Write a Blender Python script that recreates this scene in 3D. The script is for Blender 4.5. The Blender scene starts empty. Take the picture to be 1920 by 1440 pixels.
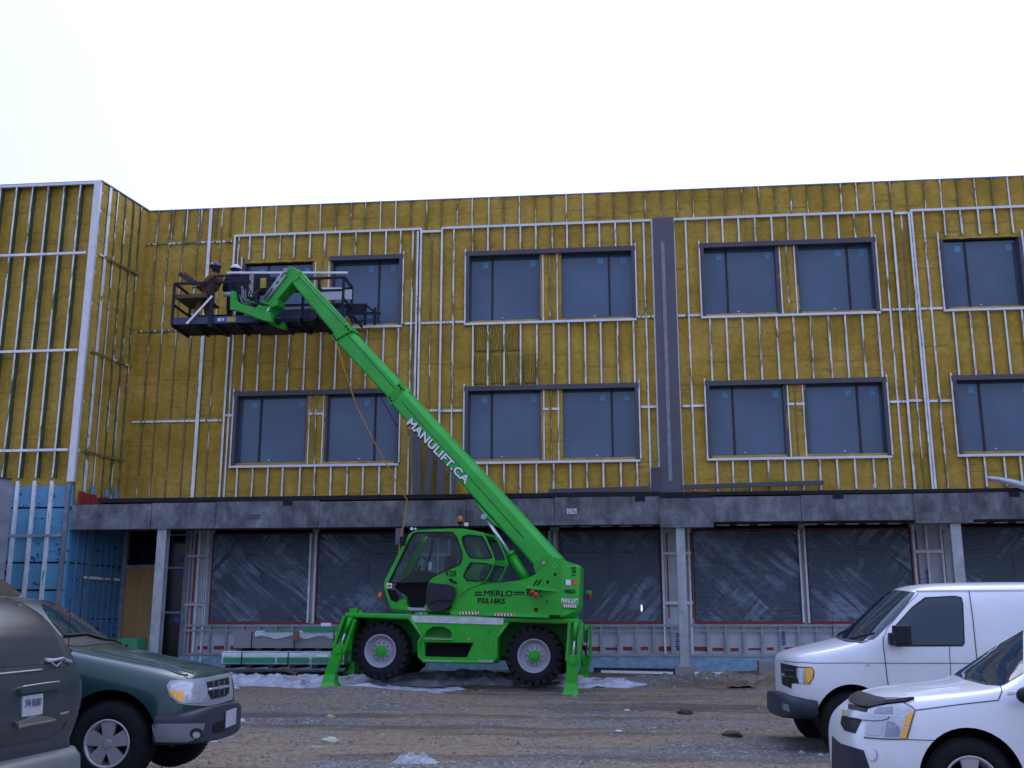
import bpy, bmesh, math, random
import numpy as np
from mathutils import Vector, Matrix, noise
from mathutils.bvhtree import BVHTree
from mathutils.geometry import delaunay_2d_cdt

random.seed(7)
R = math.radians
S = bpy.context.scene
COL = S.collection

# ------------------------------------------------------------------ camera
PITCH, YAW, FPX, CAMH = R(12.893), R(5.839), 2009.5, 1.55
cd = bpy.data.cameras.new('camera')
cam = bpy.data.objects.new('camera', cd)
COL.objects.link(cam)
cam.location = (0, 0, CAMH)
cam.rotation_euler = (math.pi / 2 + PITCH, 0, YAW)
cd.sensor_width = 36.0
cd.lens = 36.0 * FPX / 1920.0
cd.clip_start = 0.1
cd.clip_end = 3000
S.camera = cam

# ------------------------------------------------------------------ world: overcast sky
SUN_EL, SUN_AZ = R(48), R(12)
w = bpy.data.worlds.new('World')
S.world = w
w.use_nodes = True
nt = w.node_tree
nt.nodes.clear()
wo = nt.nodes.new('ShaderNodeOutputWorld')
bg = nt.nodes.new('ShaderNodeBackground')
sky = nt.nodes.new('ShaderNodeTexSky')
sky.sky_type = 'NISHITA'
sky.sun_disc = False
sky.sun_elevation = SUN_EL
sky.sun_rotation = SUN_AZ
sky.dust_density = 3.0
geo = nt.nodes.new('ShaderNodeTexCoord')
sep = nt.nodes.new('ShaderNodeSeparateXYZ')
nt.links.new(geo.outputs['Generated'], sep.inputs[0])
# cloud layer over the clear sky: brighter towards the zenith, soft large blotches
ramp = nt.nodes.new('ShaderNodeMapRange')
ramp.inputs['From Min'].default_value = -0.05
ramp.inputs['From Max'].default_value = 0.9
ramp.inputs['To Min'].default_value = 10.2
ramp.inputs['To Max'].default_value = 12.0
nt.links.new(sep.outputs['Z'], ramp.inputs['Value'])
cn = nt.nodes.new('ShaderNodeTexNoise')
cn.inputs['Scale'].default_value = 2.2
cn.inputs['Detail'].default_value = 3
nt.links.new(geo.outputs['Generated'], cn.inputs['Vector'])
cmul = nt.nodes.new('ShaderNodeMapRange')
cmul.inputs['To Min'].default_value = 0.9
cmul.inputs['To Max'].default_value = 1.1
nt.links.new(cn.outputs['Fac'], cmul.inputs['Value'])
mu = nt.nodes.new('ShaderNodeMath')
mu.operation = 'MULTIPLY'
nt.links.new(ramp.outputs[0], mu.inputs[0])
nt.links.new(cmul.outputs[0], mu.inputs[1])
# the cloud is thinner and brighter on the sun's side (beyond the building)
sidem = nt.nodes.new('ShaderNodeMapRange')
sidem.inputs['From Min'].default_value = -0.8
sidem.inputs['From Max'].default_value = 0.75
sidem.inputs['To Min'].default_value = 0.60
sidem.inputs['To Max'].default_value = 1.05
nt.links.new(sep.outputs['Y'], sidem.inputs['Value'])
mu2 = nt.nodes.new('ShaderNodeMath')
mu2.operation = 'MULTIPLY'
nt.links.new(mu.outputs[0], mu2.inputs[0])
nt.links.new(sidem.outputs[0], mu2.inputs[1])
sidex = nt.nodes.new('ShaderNodeMapRange')
sidex.inputs['From Min'].default_value = -0.62
sidex.inputs['From Max'].default_value = -0.25
sidex.inputs['To Min'].default_value = 0.80
sidex.inputs['To Max'].default_value = 1.0
nt.links.new(sep.outputs['X'], sidex.inputs['Value'])
mu3 = nt.nodes.new('ShaderNodeMath')
mu3.operation = 'MULTIPLY'
nt.links.new(mu2.outputs[0], mu3.inputs[0])
nt.links.new(sidex.outputs[0], mu3.inputs[1])
mu = mu3
sc_ = nt.nodes.new('ShaderNodeVectorMath')
sc_.operation = 'SCALE'
sc_.inputs[0].default_value = (0.86, 1.04, 1.70)
nt.links.new(mu.outputs[0], sc_.inputs['Scale'])
mx = nt.nodes.new('ShaderNodeMix')
mx.data_type = 'RGBA'
mx.inputs['Factor'].default_value = 0.88
nt.links.new(sky.outputs[0], mx.inputs['A'])
nt.links.new(sc_.outputs[0], mx.inputs['B'])
nt.links.new(mx.outputs['Result'], bg.inputs['Color'])
bg.inputs['Strength'].default_value = 0.10
nt.links.new(bg.outputs[0], wo.inputs['Surface'])

sd = bpy.data.lights.new('sun', 'SUN')
sd.energy = 0.55
sd.angle = R(35)
sd.color = (1.0, 0.96, 0.9)
sun = bpy.data.objects.new('sun', sd)
COL.objects.link(sun)
sv = Vector((math.sin(SUN_AZ) * math.cos(SUN_EL), math.cos(SUN_AZ) * math.cos(SUN_EL), math.sin(SUN_EL)))
sun.rotation_euler = sv.to_track_quat('Z', 'Y').to_euler()
sun.location = (0, -10, 30)

S.view_settings.view_transform = 'Standard'
S.view_settings.look = 'None'
S.view_settings.exposure = 0.22
S.view_settings.gamma = 1.0
S.view_settings.use_curve_mapping = False
S.cycles.max_bounces = 6
S.cycles.transparent_max_bounces = 12

# ------------------------------------------------------------------ measuring helpers
cp, sp, cy, sy = math.cos(PITCH), math.sin(PITCH), math.cos(YAW), math.sin(YAW)


def ray(px, py):
    a = (px - 960) / FPX
    b = -(py - 720) / FPX
    Y = cp - b * sp
    return Vector((a * cy - Y * sy, a * sy + Y * cy, sp + b * cp))


EYE = Vector((0, 0, CAMH))


def at(px, py, Y):
    r = ray(px, py)
    return EYE + r * (Y / r.y)


def AX(px, py, Y):
    return at(px, py, Y).x


def AZ(px, py, Y):
    return at(px, py, Y).z


def atz(px, py, Z):
    r = ray(px, py)
    return EYE + r * ((Z - CAMH) / r.z)


class Frame:
    """A local frame standing in the place: x along the thing, y away from the camera, z up."""

    def __init__(s, origin, th, tilt=0.0):
        s.M = Matrix.Translation(Vector(origin)) @ Matrix.Rotation(R(th), 4, 'Z') @ Matrix.Rotation(R(tilt), 4, 'Y')
        s.I = s.M.inverted()

    def at(s, px, py, yl):
        o = s.I @ EYE
        d = s.I.to_3x3() @ ray(px, py)
        t = (yl - o.y) / d.y
        return o + d * t

    def atx(s, px, py, xl):
        o = s.I @ EYE
        d = s.I.to_3x3() @ ray(px, py)
        return o + d * ((xl - o.x) / d.x)

    def xz(s, pts, yl):
        out = []
        for p in pts:
            q = s.at(p[0], p[1], yl)
            out.append((q.x, q.z))
        return out


# ------------------------------------------------------------------ scene helpers
def tag(o, label=None, cat=None, group=None, kind=None):
    if label: o['label'] = label
    if cat: o['category'] = cat
    if group: o['group'] = group
    if kind: o['kind'] = kind
    return o


def empty(name, M, label, cat, group=None):
    o = bpy.data.objects.new(name, None)
    COL.objects.link(o)
    o.empty_display_size = 0.2
    if not isinstance(M, Matrix):
        M = Matrix.Translation(Vector(M))
    o.matrix_world = M
    return tag(o, label, cat, group)


def wm(o):
    """world matrix from the basis chain (no depsgraph update needed)"""
    m = o.matrix_basis.copy()
    p = o.parent
    while p:
        m = p.matrix_basis @ m
        p = p.parent
    return m


def link(name, me, parent=None, M=None):
    o = bpy.data.objects.new(name, me)
    COL.objects.link(o)
    if parent: o.parent = parent
    if M is not None: o.matrix_basis = M
    return o


class MB:
    def __init__(s):
        s.v = []; s.f = []; s.m = []; s.sm = []

    def add(s, vs, fs, mi=0, smooth=False):
        n = len(s.v)
        s.v += [tuple(v) for v in vs]
        s.f += [tuple(i + n for i in f) for f in fs]
        s.m += [mi] * len(fs)
        s.sm += [smooth] * len(fs)
        return s

    def box(s, x0, x1, y0, y1, z0, z1, mi=0):
        vs = [(x, y, z) for z in (z0, z1) for y in (y0, y1) for x in (x0, x1)]
        return s.add(vs, [(0, 2, 3, 1), (4, 5, 7, 6), (0, 1, 5, 4), (2, 6, 7, 3), (0, 4, 6, 2), (1, 3, 7, 5)], mi)

    def bar(s, p, q, w=.05, h=None, up=(0, 0, 1), mi=0):
        p, q = Vector(p), Vector(q)
        h = w if h is None else h
        d = (q - p).normalized()
        u = Vector(up)
        if abs(d.dot(u)) > .98: u = Vector((0, 1, 0))
        a = d.cross(u).normalized() * (w / 2)
        b = a.cross(d).normalized() * (h / 2)
        vs = []
        for c in (p, q):
            vs += [c - a - b, c + a - b, c + a + b, c - a + b]
        return s.add(vs, [(0, 3, 2, 1), (4, 5, 6, 7), (0, 1, 5, 4), (1, 2, 6, 5), (2, 3, 7, 6), (3, 0, 4, 7)], mi)

    def tube(s, pts, r, n=10, mi=0, cap=True):
        pts = [Vector(p) for p in pts]
        rs = r if isinstance(r, (list, tuple)) else [r] * len(pts)
        rings = []
        prev = None
        for i, p in enumerate(pts):
            if i == 0: d = pts[1] - p
            elif i == len(pts) - 1: d = p - pts[-2]
            else: d = (pts[i + 1] - p).normalized() + (p - pts[i - 1]).normalized()
            d.normalize()
            if prev is None:
                u = Vector((0, 0, 1)) if abs(d.z) < .9 else Vector((0, 1, 0))
                a = d.cross(u).normalized()
            else:
                a = (prev - d * prev.dot(d)).normalized()
            prev = a
            b = d.cross(a)
            rings.append([p + (a * math.cos(2 * math.pi * k / n) + b * math.sin(2 * math.pi * k / n)) * rs[i] for k in range(n)])
        vs = [v for r_ in rings for v in r_]
        fs = []
        for i in range(len(rings) - 1):
            for k in range(n):
                k2 = (k + 1) % n
                fs.append((i * n + k, i * n + k2, (i + 1) * n + k2, (i + 1) * n + k))
        s.add(vs, fs, mi, True)
        if cap:
            nb = len(s.v) - len(vs)
            s.f.append(tuple(nb + k for k in range(n))[::-1]); s.m.append(mi); s.sm.append(False)
            nb2 = nb + (len(rings) - 1) * n
            s.f.append(tuple(nb2 + k for k in range(n))); s.m.append(mi); s.sm.append(False)
        return s

    def lathe(s, prof, axis_o, n=32, mi=0, smooth=True):
        """prof: (y, r) revolved about the y axis through axis_o"""
        ox, oy, oz = axis_o
        vs = []
        for (y, r) in prof:
            for k in range(n):
                a = 2 * math.pi * k / n
                vs.append((ox + r * math.cos(a), oy + y, oz + r * math.sin(a)))
        fs = []
        for i in range(len(prof) - 1):
            for k in range(n):
                k2 = (k + 1) % n
                fs.append((i * n + k, i * n + k2, (i + 1) * n + k2, (i + 1) * n + k))
        return s.add(vs, fs, mi, smooth)

    def ball(s, c, rx, ry=None, rz=None, n=12, mi=0):
        ry = ry or rx; rz = rz or rx
        vs = []; fs = []
        m = n // 2
        for i in range(m + 1):
            t = math.pi * i / m
            for k in range(n):
                a = 2 * math.pi * k / n
                vs.append((c[0] + rx * math.sin(t) * math.cos(a), c[1] + ry * math.sin(t) * math.sin(a), c[2] + rz * math.cos(t)))
        for i in range(m):
            for k in range(n):
                k2 = (k + 1) % n
                fs.append((i * n + k, (i + 1) * n + k, (i + 1) * n + k2, i * n + k2))
        return s.add(vs, fs, mi, True)

    def build(s, name, mats, parent=None, M=None, bevel=0, smooth=None):
        me = bpy.data.meshes.new(name)
        me.from_pydata(s.v, [], s.f)
        if not isinstance(mats, (list, tuple)): mats = [mats]
        for m in mats: me.materials.append(m)
        me.polygons.foreach_set('material_index', s.m)
        me.polygons.foreach_set('use_smooth', [True] * len(s.f) if smooth else s.sm)
        bm = bmesh.new(); bm.from_mesh(me)
        bmesh.ops.recalc_face_normals(bm, faces=bm.faces)
        if bevel:
            bmesh.ops.remove_doubles(bm, verts=bm.verts, dist=1e-5)
            es = [e for e in bm.edges if len(e.link_faces) == 2 and e.calc_face_angle(0) > .5]
            bmesh.ops.bevel(bm, geom=es, offset=bevel, segments=2, affect='EDGES', profile=.6, clamp_overlap=True)
        bm.to_mesh(me); bm.free()
        return link(name, me, parent, M)


def poly_plate(outer, holes=(), y0=0.0, y1=0.05, bevel=0.0):
    """flat plate in the local x-z plane with holes, from y0 to y1: (verts, faces)"""
    cu = bpy.data.curves.new('tmp', 'CURVE')
    cu.dimensions = '2D'
    cu.fill_mode = 'BOTH'
    for loop in [outer] + list(holes):
        sp_ = cu.splines.new('POLY')
        sp_.points.add(len(loop) - 1)
        for i, (x, z) in enumerate(loop):
            sp_.points[i].co = (x, z, 0, 1)
        sp_.use_cyclic_u = True
    cu.extrude = (y1 - y0) / 2 - bevel
    cu.bevel_depth = bevel
    cu.bevel_resolution = 1
    cu.offset = -bevel
    ob = bpy.data.objects.new('tmp', cu)
    me = bpy.data.meshes.new_from_object(ob)
    yc = (y0 + y1) / 2
    vs = [(v.co.x, yc - v.co.z, v.co.y) for v in me.vertices]
    fs = [tuple(p.vertices) for p in me.polygons]
    bpy.data.objects.remove(ob); bpy.data.curves.remove(cu); bpy.data.meshes.remove(me)
    return vs, fs


def smooth_poly(pts, it=1):
    """round the corners of a closed polygon (Chaikin)"""
    for _ in range(it):
        out = []
        n = len(pts)
        for i in range(n):
            a, b = pts[i], pts[(i + 1) % n]
            out.append((a[0] * .75 + b[0] * .25, a[1] * .75 + b[1] * .25))
            out.append((a[0] * .25 + b[0] * .75, a[1] * .25 + b[1] * .75))
        pts = out
    return pts


def text_mesh(body, size, mat, name, parent, M, bold=0.0, extrude=0.002, shear=0.0, spacing=1.0):
    spread = bold
    cu = bpy.data.curves.new('tmp', 'FONT')
    cu.body = body; cu.size = size; cu.extrude = extrude; cu.offset = 0; cu.shear = shear
    cu.align_x = 'CENTER'; cu.align_y = 'CENTER'; cu.space_character = spacing
    ob = bpy.data.objects.new('tmp', cu)
    me = bpy.data.meshes.new_from_object(ob)
    me.name = name
    bpy.data.objects.remove(ob); bpy.data.curves.remove(cu)
    if spread:
        vs = [v.co.copy() for v in me.vertices]; fs = [tuple(p.vertices) for p in me.polygons]; m = MB()
        for k in range(8):
            a = k * math.pi / 4; m.add([(v.x + spread * math.cos(a), v.y + spread * math.sin(a), v.z + .00005 * k) for v in vs], fs)
        me = bpy.data.meshes.new(name); me.from_pydata(m.v, [], m.f)
    me.materials.clear(); me.materials.append(mat)
    return link(name, me, parent, M)


def mesh_eval(o):
    """bake the modifiers of an object into its mesh"""
    bpy.context.view_layer.update()
    dg = bpy.context.evaluated_depsgraph_get()
    me = bpy.data.meshes.new_from_object(o.evaluated_get(dg), depsgraph=dg)
    old = o.data
    o.modifiers.clear()
    o.data = me
    bpy.data.meshes.remove(old)
    me.name = o.name
    return o


def copy_tree(o, parent=None):
    c = o.copy(); COL.objects.link(c); c.parent = parent
    for ch in list(o.children): copy_tree(ch, c)
    return c


# ------------------------------------------------------------------ materials
def nmat(name):
    m = bpy.data.materials.new(name); m.use_nodes = True
    t = m.node_tree
    b = t.nodes['Principled BSDF']
    return m, t, b


def L(t, a, b):
    t.links.new(a, b)


def coords(t, scale=(1, 1, 1), kind='Object'):
    tc = t.nodes.new('ShaderNodeTexCoord')
    mp = t.nodes.new('ShaderNodeMapping')
    mp.inputs['Scale'].default_value = scale
    L(t, tc.outputs[kind], mp.inputs['Vector'])
    return mp.outputs[0]


def noise_n(t, vec, scale, detail=4, rough=.55, dist=0):
    n = t.nodes.new('ShaderNodeTexNoise')
    n.inputs['Scale'].default_value = scale
    n.inputs['Detail'].default_value = detail
    n.inputs['Roughness'].default_value = rough
    n.inputs['Distortion'].default_value = dist
    L(t, vec, n.inputs['Vector'])
    return n.outputs['Fac']


def ramp_n(t, fac, stops):
    r = t.nodes.new('ShaderNodeValToRGB')
    els = r.color_ramp.elements
    while len(els) > len(stops): els.remove(els[-1])
    while len(els) < len(stops): els.new(.5)
    for e, (p, c) in zip(els, stops):
        e.position = p
        e.color = (*c, 1) if len(c) == 3 else c
    L(t, fac, r.inputs[0])
    return r.outputs[0]


def mix_n(t, fac, a, b, blend='MIX'):
    m = t.nodes.new('ShaderNodeMix'); m.data_type = 'RGBA'; m.blend_type = blend
    for k, v in (('Factor', fac), ('A', a), ('B', b)):
        if isinstance(v, (int, float)): m.inputs[k].default_value = v
        elif isinstance(v, tuple): m.inputs[k].default_value = (*v, 1)
        else: L(t, v, m.inputs[k])
    return m.outputs['Result']


def bump_n(t, b, h, strength=.3, dist=.02):
    n = t.nodes.new('ShaderNodeBump')
    n.inputs['Strength'].default_value = strength
    n.inputs['Distance'].default_value = dist
    L(t, h, n.inputs['Height'])
    L(t, n.outputs[0], b.inputs['Normal'])


def M(name, base, rough=.6, metal=0.0, var=0.25, vs=(1, 1, 1), vscale=6, bump=0, bscale=40, coat=0, dark=None, spec=None):
    if spec is None and max(base) < .08 and coat == 0: spec = .22
    """painted or plain surface with mottled value variation and optional dirt"""
    m, t, b = nmat(name)
    v = coords(t, vs)
    n = noise_n(t, v, vscale, 5, .6)
    lo = tuple(c * (1 - var) for c in base); hi = tuple(min(1, c * (1 + var)) for c in base)
    col = ramp_n(t, n, [(.3, lo), (.7, hi)])
    if dark:
        n2 = noise_n(t, v, vscale * .45, 6, .7)
        f = ramp_n(t, n2, [(dark[1], (0, 0, 0)), (dark[1] + .15, (1, 1, 1))])
        col = mix_n(t, f, col, dark[0])
    L(t, col, b.inputs['Base Color'])
    b.inputs['Roughness'].default_value = rough
    b.inputs['Metallic'].default_value = metal
    if coat: b.inputs['Coat Weight'].default_value = coat
    if spec is not None: b.inputs['Specular IOR Level'].default_value = spec
    if bump: bump_n(t, b, noise_n(t, v, bscale, 4), bump)
    return m


def foam_mat():
    m, t, b = nmat('spray_foam')
    v = coords(t)
    big = noise_n(t, v, .9, 4, .6)
    fine = noise_n(t, coords(t, (1, 1, 1)), 9, 6, .65)
    col = ramp_n(t, big, [(.3, (.38, .232, .024)), (.5, (.50, .312, .038)), (.72, (.58, .38, .080))])
    f2 = ramp_n(t, fine, [(.35, (.80, .80, .80)), (.65, (1.08, 1.08, 1.08))])
    col = mix_n(t, 1.0, col, f2, 'MULTIPLY')
    # horizontal joints between spray lifts, slightly green
    hz = noise_n(t, coords(t, (.7, 1, 9)), 1.3, 3, .5)
    hm = ramp_n(t, hz, [(.60, (0, 0, 0)), (.68, (.55, .55, .55))])
    col = mix_n(t, hm, col, (.19, .15, .03))
    # pale overspray spots
    sn = noise_n(t, coords(t, (1, 1, .6)), 2.6, 5, .75)
    sm = ramp_n(t, sn, [(.70, (0, 0, 0)), (.76, (.7, .7, .7))])
    col = mix_n(t, sm, col, (.42, .42, .27))
    L(t, col, b.inputs['Base Color'])
    b.inputs['Roughness'].default_value = .85
    bump_n(t, b, noise_n(t, coords(t, (1, 1, .5)), 14, 6, .7), .55, .03)
    return m


def stud_mat(name, cover):
    """galvanised steel with patches of foam overspray; cover = how much of it is covered"""
    m, t, b = nmat(name)
    n = noise_n(t, coords(t, (6.3, 1, .5)), 2.0, 4, .7)
    thr = .5 + (.5 - cover) * .34
    f = ramp_n(t, n, [(thr - .02, (0, 0, 0)), (thr + .02, (1, 1, 1))])
    n2 = noise_n(t, coords(t), 5, 4, .6)
    zinc = ramp_n(t, n2, [(.3, (.62, .64, .66)), (.7, (.93, .94, .95))])
    over = ramp_n(t, n2, [(.35, (.10, .11, .045)), (.65, (.24, .19, .06))])
    L(t, mix_n(t, f, zinc, over), b.inputs['Base Color'])
    inv = t.nodes.new('ShaderNodeMapRange')
    inv.inputs['To Min'].default_value = .12; inv.inputs['To Max'].default_value = .0
    L(t, f, inv.inputs['Value'])
    L(t, inv.outputs[0], b.inputs['Metallic'])
    b.inputs['Roughness'].default_value = .45
    return m


def glass_mat(name, base, rough=.06, spec=.5, wavy=.02):
    m, t, b = nmat(name)
    v = coords(t)
    n = noise_n(t, v, .7, 2)
    L(t, ramp_n(t, n, [(.3, tuple(c * .8 for c in base)), (.7, tuple(c * 1.2 for c in base))]), b.inputs['Base Color'])
    b.inputs['Roughness'].default_value = rough
    b.inputs['Specular IOR Level'].default_value = spec
    bump_n(t, b, noise_n(t, v, 1.2, 1), wavy, .1)
    return m


def clear_glass(name, tint=(.8, .85, .85), spec=1.0, dirt=.12):
    m, t, b = nmat(name)
    out = t.nodes['Material Output']
    tr = t.nodes.new('ShaderNodeBsdfTransparent'); tr.inputs[0].default_value = (*tint, 1)
    gl = t.nodes.new('ShaderNodeBsdfGlossy'); gl.inputs['Roughness'].default_value = .03
    fr = t.nodes.new('ShaderNodeFresnel'); fr.inputs[0].default_value = 1.45
    m1 = t.nodes.new('ShaderNodeMixShader')
    L(t, fr.outputs[0], m1.inputs[0]); L(t, tr.outputs[0], m1.inputs[1]); L(t, gl.outputs[0], m1.inputs[2])
    df = t.nodes.new('ShaderNodeBsdfDiffuse'); df.inputs[0].default_value = (.25, .26, .26, 1)
    n = noise_n(t, coords(t), 3, 5, .7)
    r = t.nodes.new('ShaderNodeMapRange'); r.inputs['From Min'].default_value = .4; r.inputs['From Max'].default_value = .8
    r.inputs['To Max'].default_value = dirt
    L(t, n, r.inputs['Value'])
    m2 = t.nodes.new('ShaderNodeMixShader')
    L(t, r.outputs[0], m2.inputs[0]); L(t, m1.outputs[0], m2.inputs[1]); L(t, df.outputs[0], m2.inputs[2])
    L(t, m2.outputs[0], out.inputs['Surface'])
    t.nodes.remove(b)
    return m


def film_mat():
    """clear builder's polythene, stretched and wrinkled"""
    m, t, b = nmat('plastic_film')
    out = t.nodes['Material Output']
    tr = t.nodes.new('ShaderNodeBsdfTransparent'); tr.inputs[0].default_value = (.82, .86, .9, 1)
    b.inputs['Base Color'].default_value = (.34, .43, .58, 1)
    b.inputs['Roughness'].default_value = .3
    b.inputs['Specular IOR Level'].default_value = .8
    v = coords(t)
    n = noise_n(t, v, .8, 3, .5)
    # bunched folds are milky, taut film is clear
    def slanted(deg, sc):
        r1 = t.nodes.new('ShaderNodeMapping'); r1.inputs['Rotation'].default_value = (0, R(deg), 0)
        r2 = t.nodes.new('ShaderNodeMapping'); r2.inputs['Scale'].default_value = sc
        tc2 = t.nodes.new('ShaderNodeTexCoord'); L(t, tc2.outputs['Object'], r1.inputs['Vector']); L(t, r1.outputs[0], r2.inputs['Vector'])
        return r2.outputs[0]
    sa = noise_n(t, slanted(-40, (.4, 1, 3.2)), 1.6, 3, .5, 1.4)
    sb = noise_n(t, slanted(48, (.4, 1, 3.2)), 1.5, 3, .5, 1.4)
    st2 = mix_n(t, ramp_n(t, noise_n(t, v, .45, 1), [(.38, (0, 0, 0)), (.62, (1, 1, 1))]), sa, sb)
    fold = ramp_n(t, st2, [(.42, (.0, .0, .0)), (.52, (.35, .35, .35)), (.60, (1, 1, 1)), (.72, (.5, .5, .5))])
    area = ramp_n(t, n, [(.42, (.05, .05, .05)), (.60, (1, 1, 1))])
    ml = mix_n(t, 1.0, fold, area, 'MULTIPLY')
    r = t.nodes.new('ShaderNodeMapRange')
    r.inputs['From Min'].default_value = .0; r.inputs['From Max'].default_value = 1
    r.inputs['To Min'].default_value = .28; r.inputs['To Max'].default_value = .85
    L(t, ml, r.inputs['Value'])
    mxs = t.nodes.new('ShaderNodeMixShader')
    L(t, r.outputs[0], mxs.inputs[0]); L(t, tr.outputs[0], mxs.inputs[1]); L(t, b.outputs[0], mxs.inputs[2])
    L(t, mxs.outputs[0], out.inputs['Surface'])
    # fine diagonal creases
    rot = t.nodes.new('ShaderNodeMapping'); rot.inputs['Rotation'].default_value = (0, R(35), 0)
    rot.inputs['Scale'].default_value = (1.0, 1, 7)
    tc = t.nodes.new('ShaderNodeTexCoord'); L(t, tc.outputs['Object'], rot.inputs['Vector'])
    bump_n(t, b, noise_n(t, rot.outputs[0], 2.2, 4, .6, .8), .9, .06)
    return m


def sheath_mat(name, base, ink, scale=(1.2, 1, 2.5), thr=.66):
    """foam board / house wrap with smudgy printed lettering"""
    m, t, b = nmat(name)
    v = coords(t)
    n = noise_n(t, v, 2.0, 4)
    col = ramp_n(t, n, [(.3, tuple(c * .8 for c in base)), (.7, tuple(min(1, c * 1.12) for c in base))])
    a = noise_n(t, coords(t, scale), 3.1, 2, .4)
    c2 = noise_n(t, coords(t, (3, 1, 1.4)), 9, 3, .6)
    ma = ramp_n(t, a, [(thr - .03, (0, 0, 0)), (thr, (1, 1, 1))])
    mc = ramp_n(t, c2, [(.5, (0, 0, 0)), (.54, (1, 1, 1))])
    f = mix_n(t, 1.0, ma, mc, 'MULTIPLY')
    L(t, mix_n(t, f, col, ink), b.inputs['Base Color'])
    b.inputs['Roughness'].default_value = .6
    return m


MT = {}
MT['foam'] = foam_mat()
MT['stud'] = stud_mat('galvanised_steel', .30)
MT['stud_clean'] = stud_mat('clean_galvanised_steel', .08)
MT['stud_over'] = stud_mat('oversprayed_steel', .68)
MT['web_foam'] = M('foam_coated_web', (.20, .14, .03), .85, var=.4, vs=(1, 1, .4))
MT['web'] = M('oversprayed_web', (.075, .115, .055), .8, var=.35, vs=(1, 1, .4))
MT['track'] = M('folded_metal_strip', (.72, .72, .74), .45, .2, var=.1)
MT['casing'] = M('dark_flashing', (.075, .072, .085), .5, .1, var=.12, vscale=2)
MT['glass'] = glass_mat('window_glass', (.058, .108, .180), .07, .6, .06)
MT['mullion'] = M('dark_mullion', (.035, .035, .045), .5)
MT['sticker'] = M('pane_sticker', (.12, .30, .48), .6, var=.3, vscale=30)
MT['white_dot'] = M('pale_mark', (.6, .65, .7), .6)
MT['black'] = M('black_void', (.008, .008, .01), .9)
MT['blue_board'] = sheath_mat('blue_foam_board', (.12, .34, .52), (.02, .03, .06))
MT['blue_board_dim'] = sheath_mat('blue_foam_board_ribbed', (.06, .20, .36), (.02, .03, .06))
MT['wrap'] = sheath_mat('white_sheathing', (.52, .55, .60), (.05, .07, .3), (1, 1, 2), .72)
MT['redtape'] = M('red_tape', (.30, .022, .03), .5, var=.35, vscale=12)
MT['zinc'] = M('dull_zinc', (.36, .38, .40), .5, .25, var=.22, vscale=4)
MT['zinc_dark'] = M('weathered_zinc', (.22, .23, .27), .55, .2, var=.25)
MT['film'] = film_mat()


def beam_mat():
    m, t, b = nmat('stained_membrane')
    v = coords(t, (1, 1, .7))
    n = noise_n(t, v, 2.2, 8, .72, .3)
    col = ramp_n(t, n, [(.34, (.035, .036, .042)), (.45, (.085, .088, .10)), (.54, (.15, .155, .175)), (.68, (.27, .28, .31))])
    st = noise_n(t, coords(t, (4.5, 1, .35)), 1.6, 5, .6)
    col = mix_n(t, .22, col, ramp_n(t, st, [(.35, (.04, .04, .055)), (.7, (.2, .2, .25))]))
    L(t, col, b.inputs['Base Color'])
    b.inputs['Roughness'].default_value = .62
    bump_n(t, b, noise_n(t, v, 12, 4), .15)
    return m


MT['beam'] = beam_mat()
MT['dark_steel'] = M('dark_soffit_steel', (.018, .018, .024), .8)
MT['concrete'] = M('pier_concrete', (.24, .235, .23), .9, var=.2, vscale=5, bump=.3)
MT['plywood'] = M('plywood', (.34, .20, .07), .7, var=.18, vs=(1, 1, .2), vscale=5)
# ================================================================== THE BUILDING
YF, YB = 26.0, 24.0          # facade plane, wing front / canopy beam plane
bld = empty('unfinished_building', (0, 26, 0.5),
            'unfinished three storey building of yellow spray foam, white steel studs and dark windows', 'building')
BI = Matrix.Translation(Vector((0, -26, -0.5)))


def bpart(mb, name, mats, parent=None, **k):
    """part given in world coordinates"""
    o = mb.build(name, mats, parent or bld, BI if parent is None else None, **k)
    return o


ZR, ZL = 12.52, 4.55          # roof edge, ledge behind the beam
XC = -12.86                  # corner of the projecting wing
# windows: (x0, x1) casings, rows (z0, z1)
ROWS = [(9.12, 10.98), (5.56, 7.42)]
BAYS = [(-9.76, -5.50), (-3.82, 0.46), (2.12, 6.38), (7.94, 12.25)]
SPLIT = 0.42                 # half gap between the two windows of a casing


def SX(y): return XC + .165 * (y - YB)      # the side wall of the wing runs slightly askew


def shear(mb):
    mb.v = [(x + .165 * (y - YB), y, z) for x, y, z in mb.v]
    return mb


def openings():
    out = []
    for bi, (x0, x1) in enumerate(BAYS):
        xm = (x0 + x1) / 2
        for ri, (z0, z1) in enumerate(ROWS):
            if bi == 3 and ri == 0:
                out.append((x0, x0 + 1.93, z0, z1)); continue
            out.append((x0, xm - SPLIT / 2, z0, z1))
            out.append((xm + SPLIT / 2, x1, z0, z1))
    return out


OPEN = openings()


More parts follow.
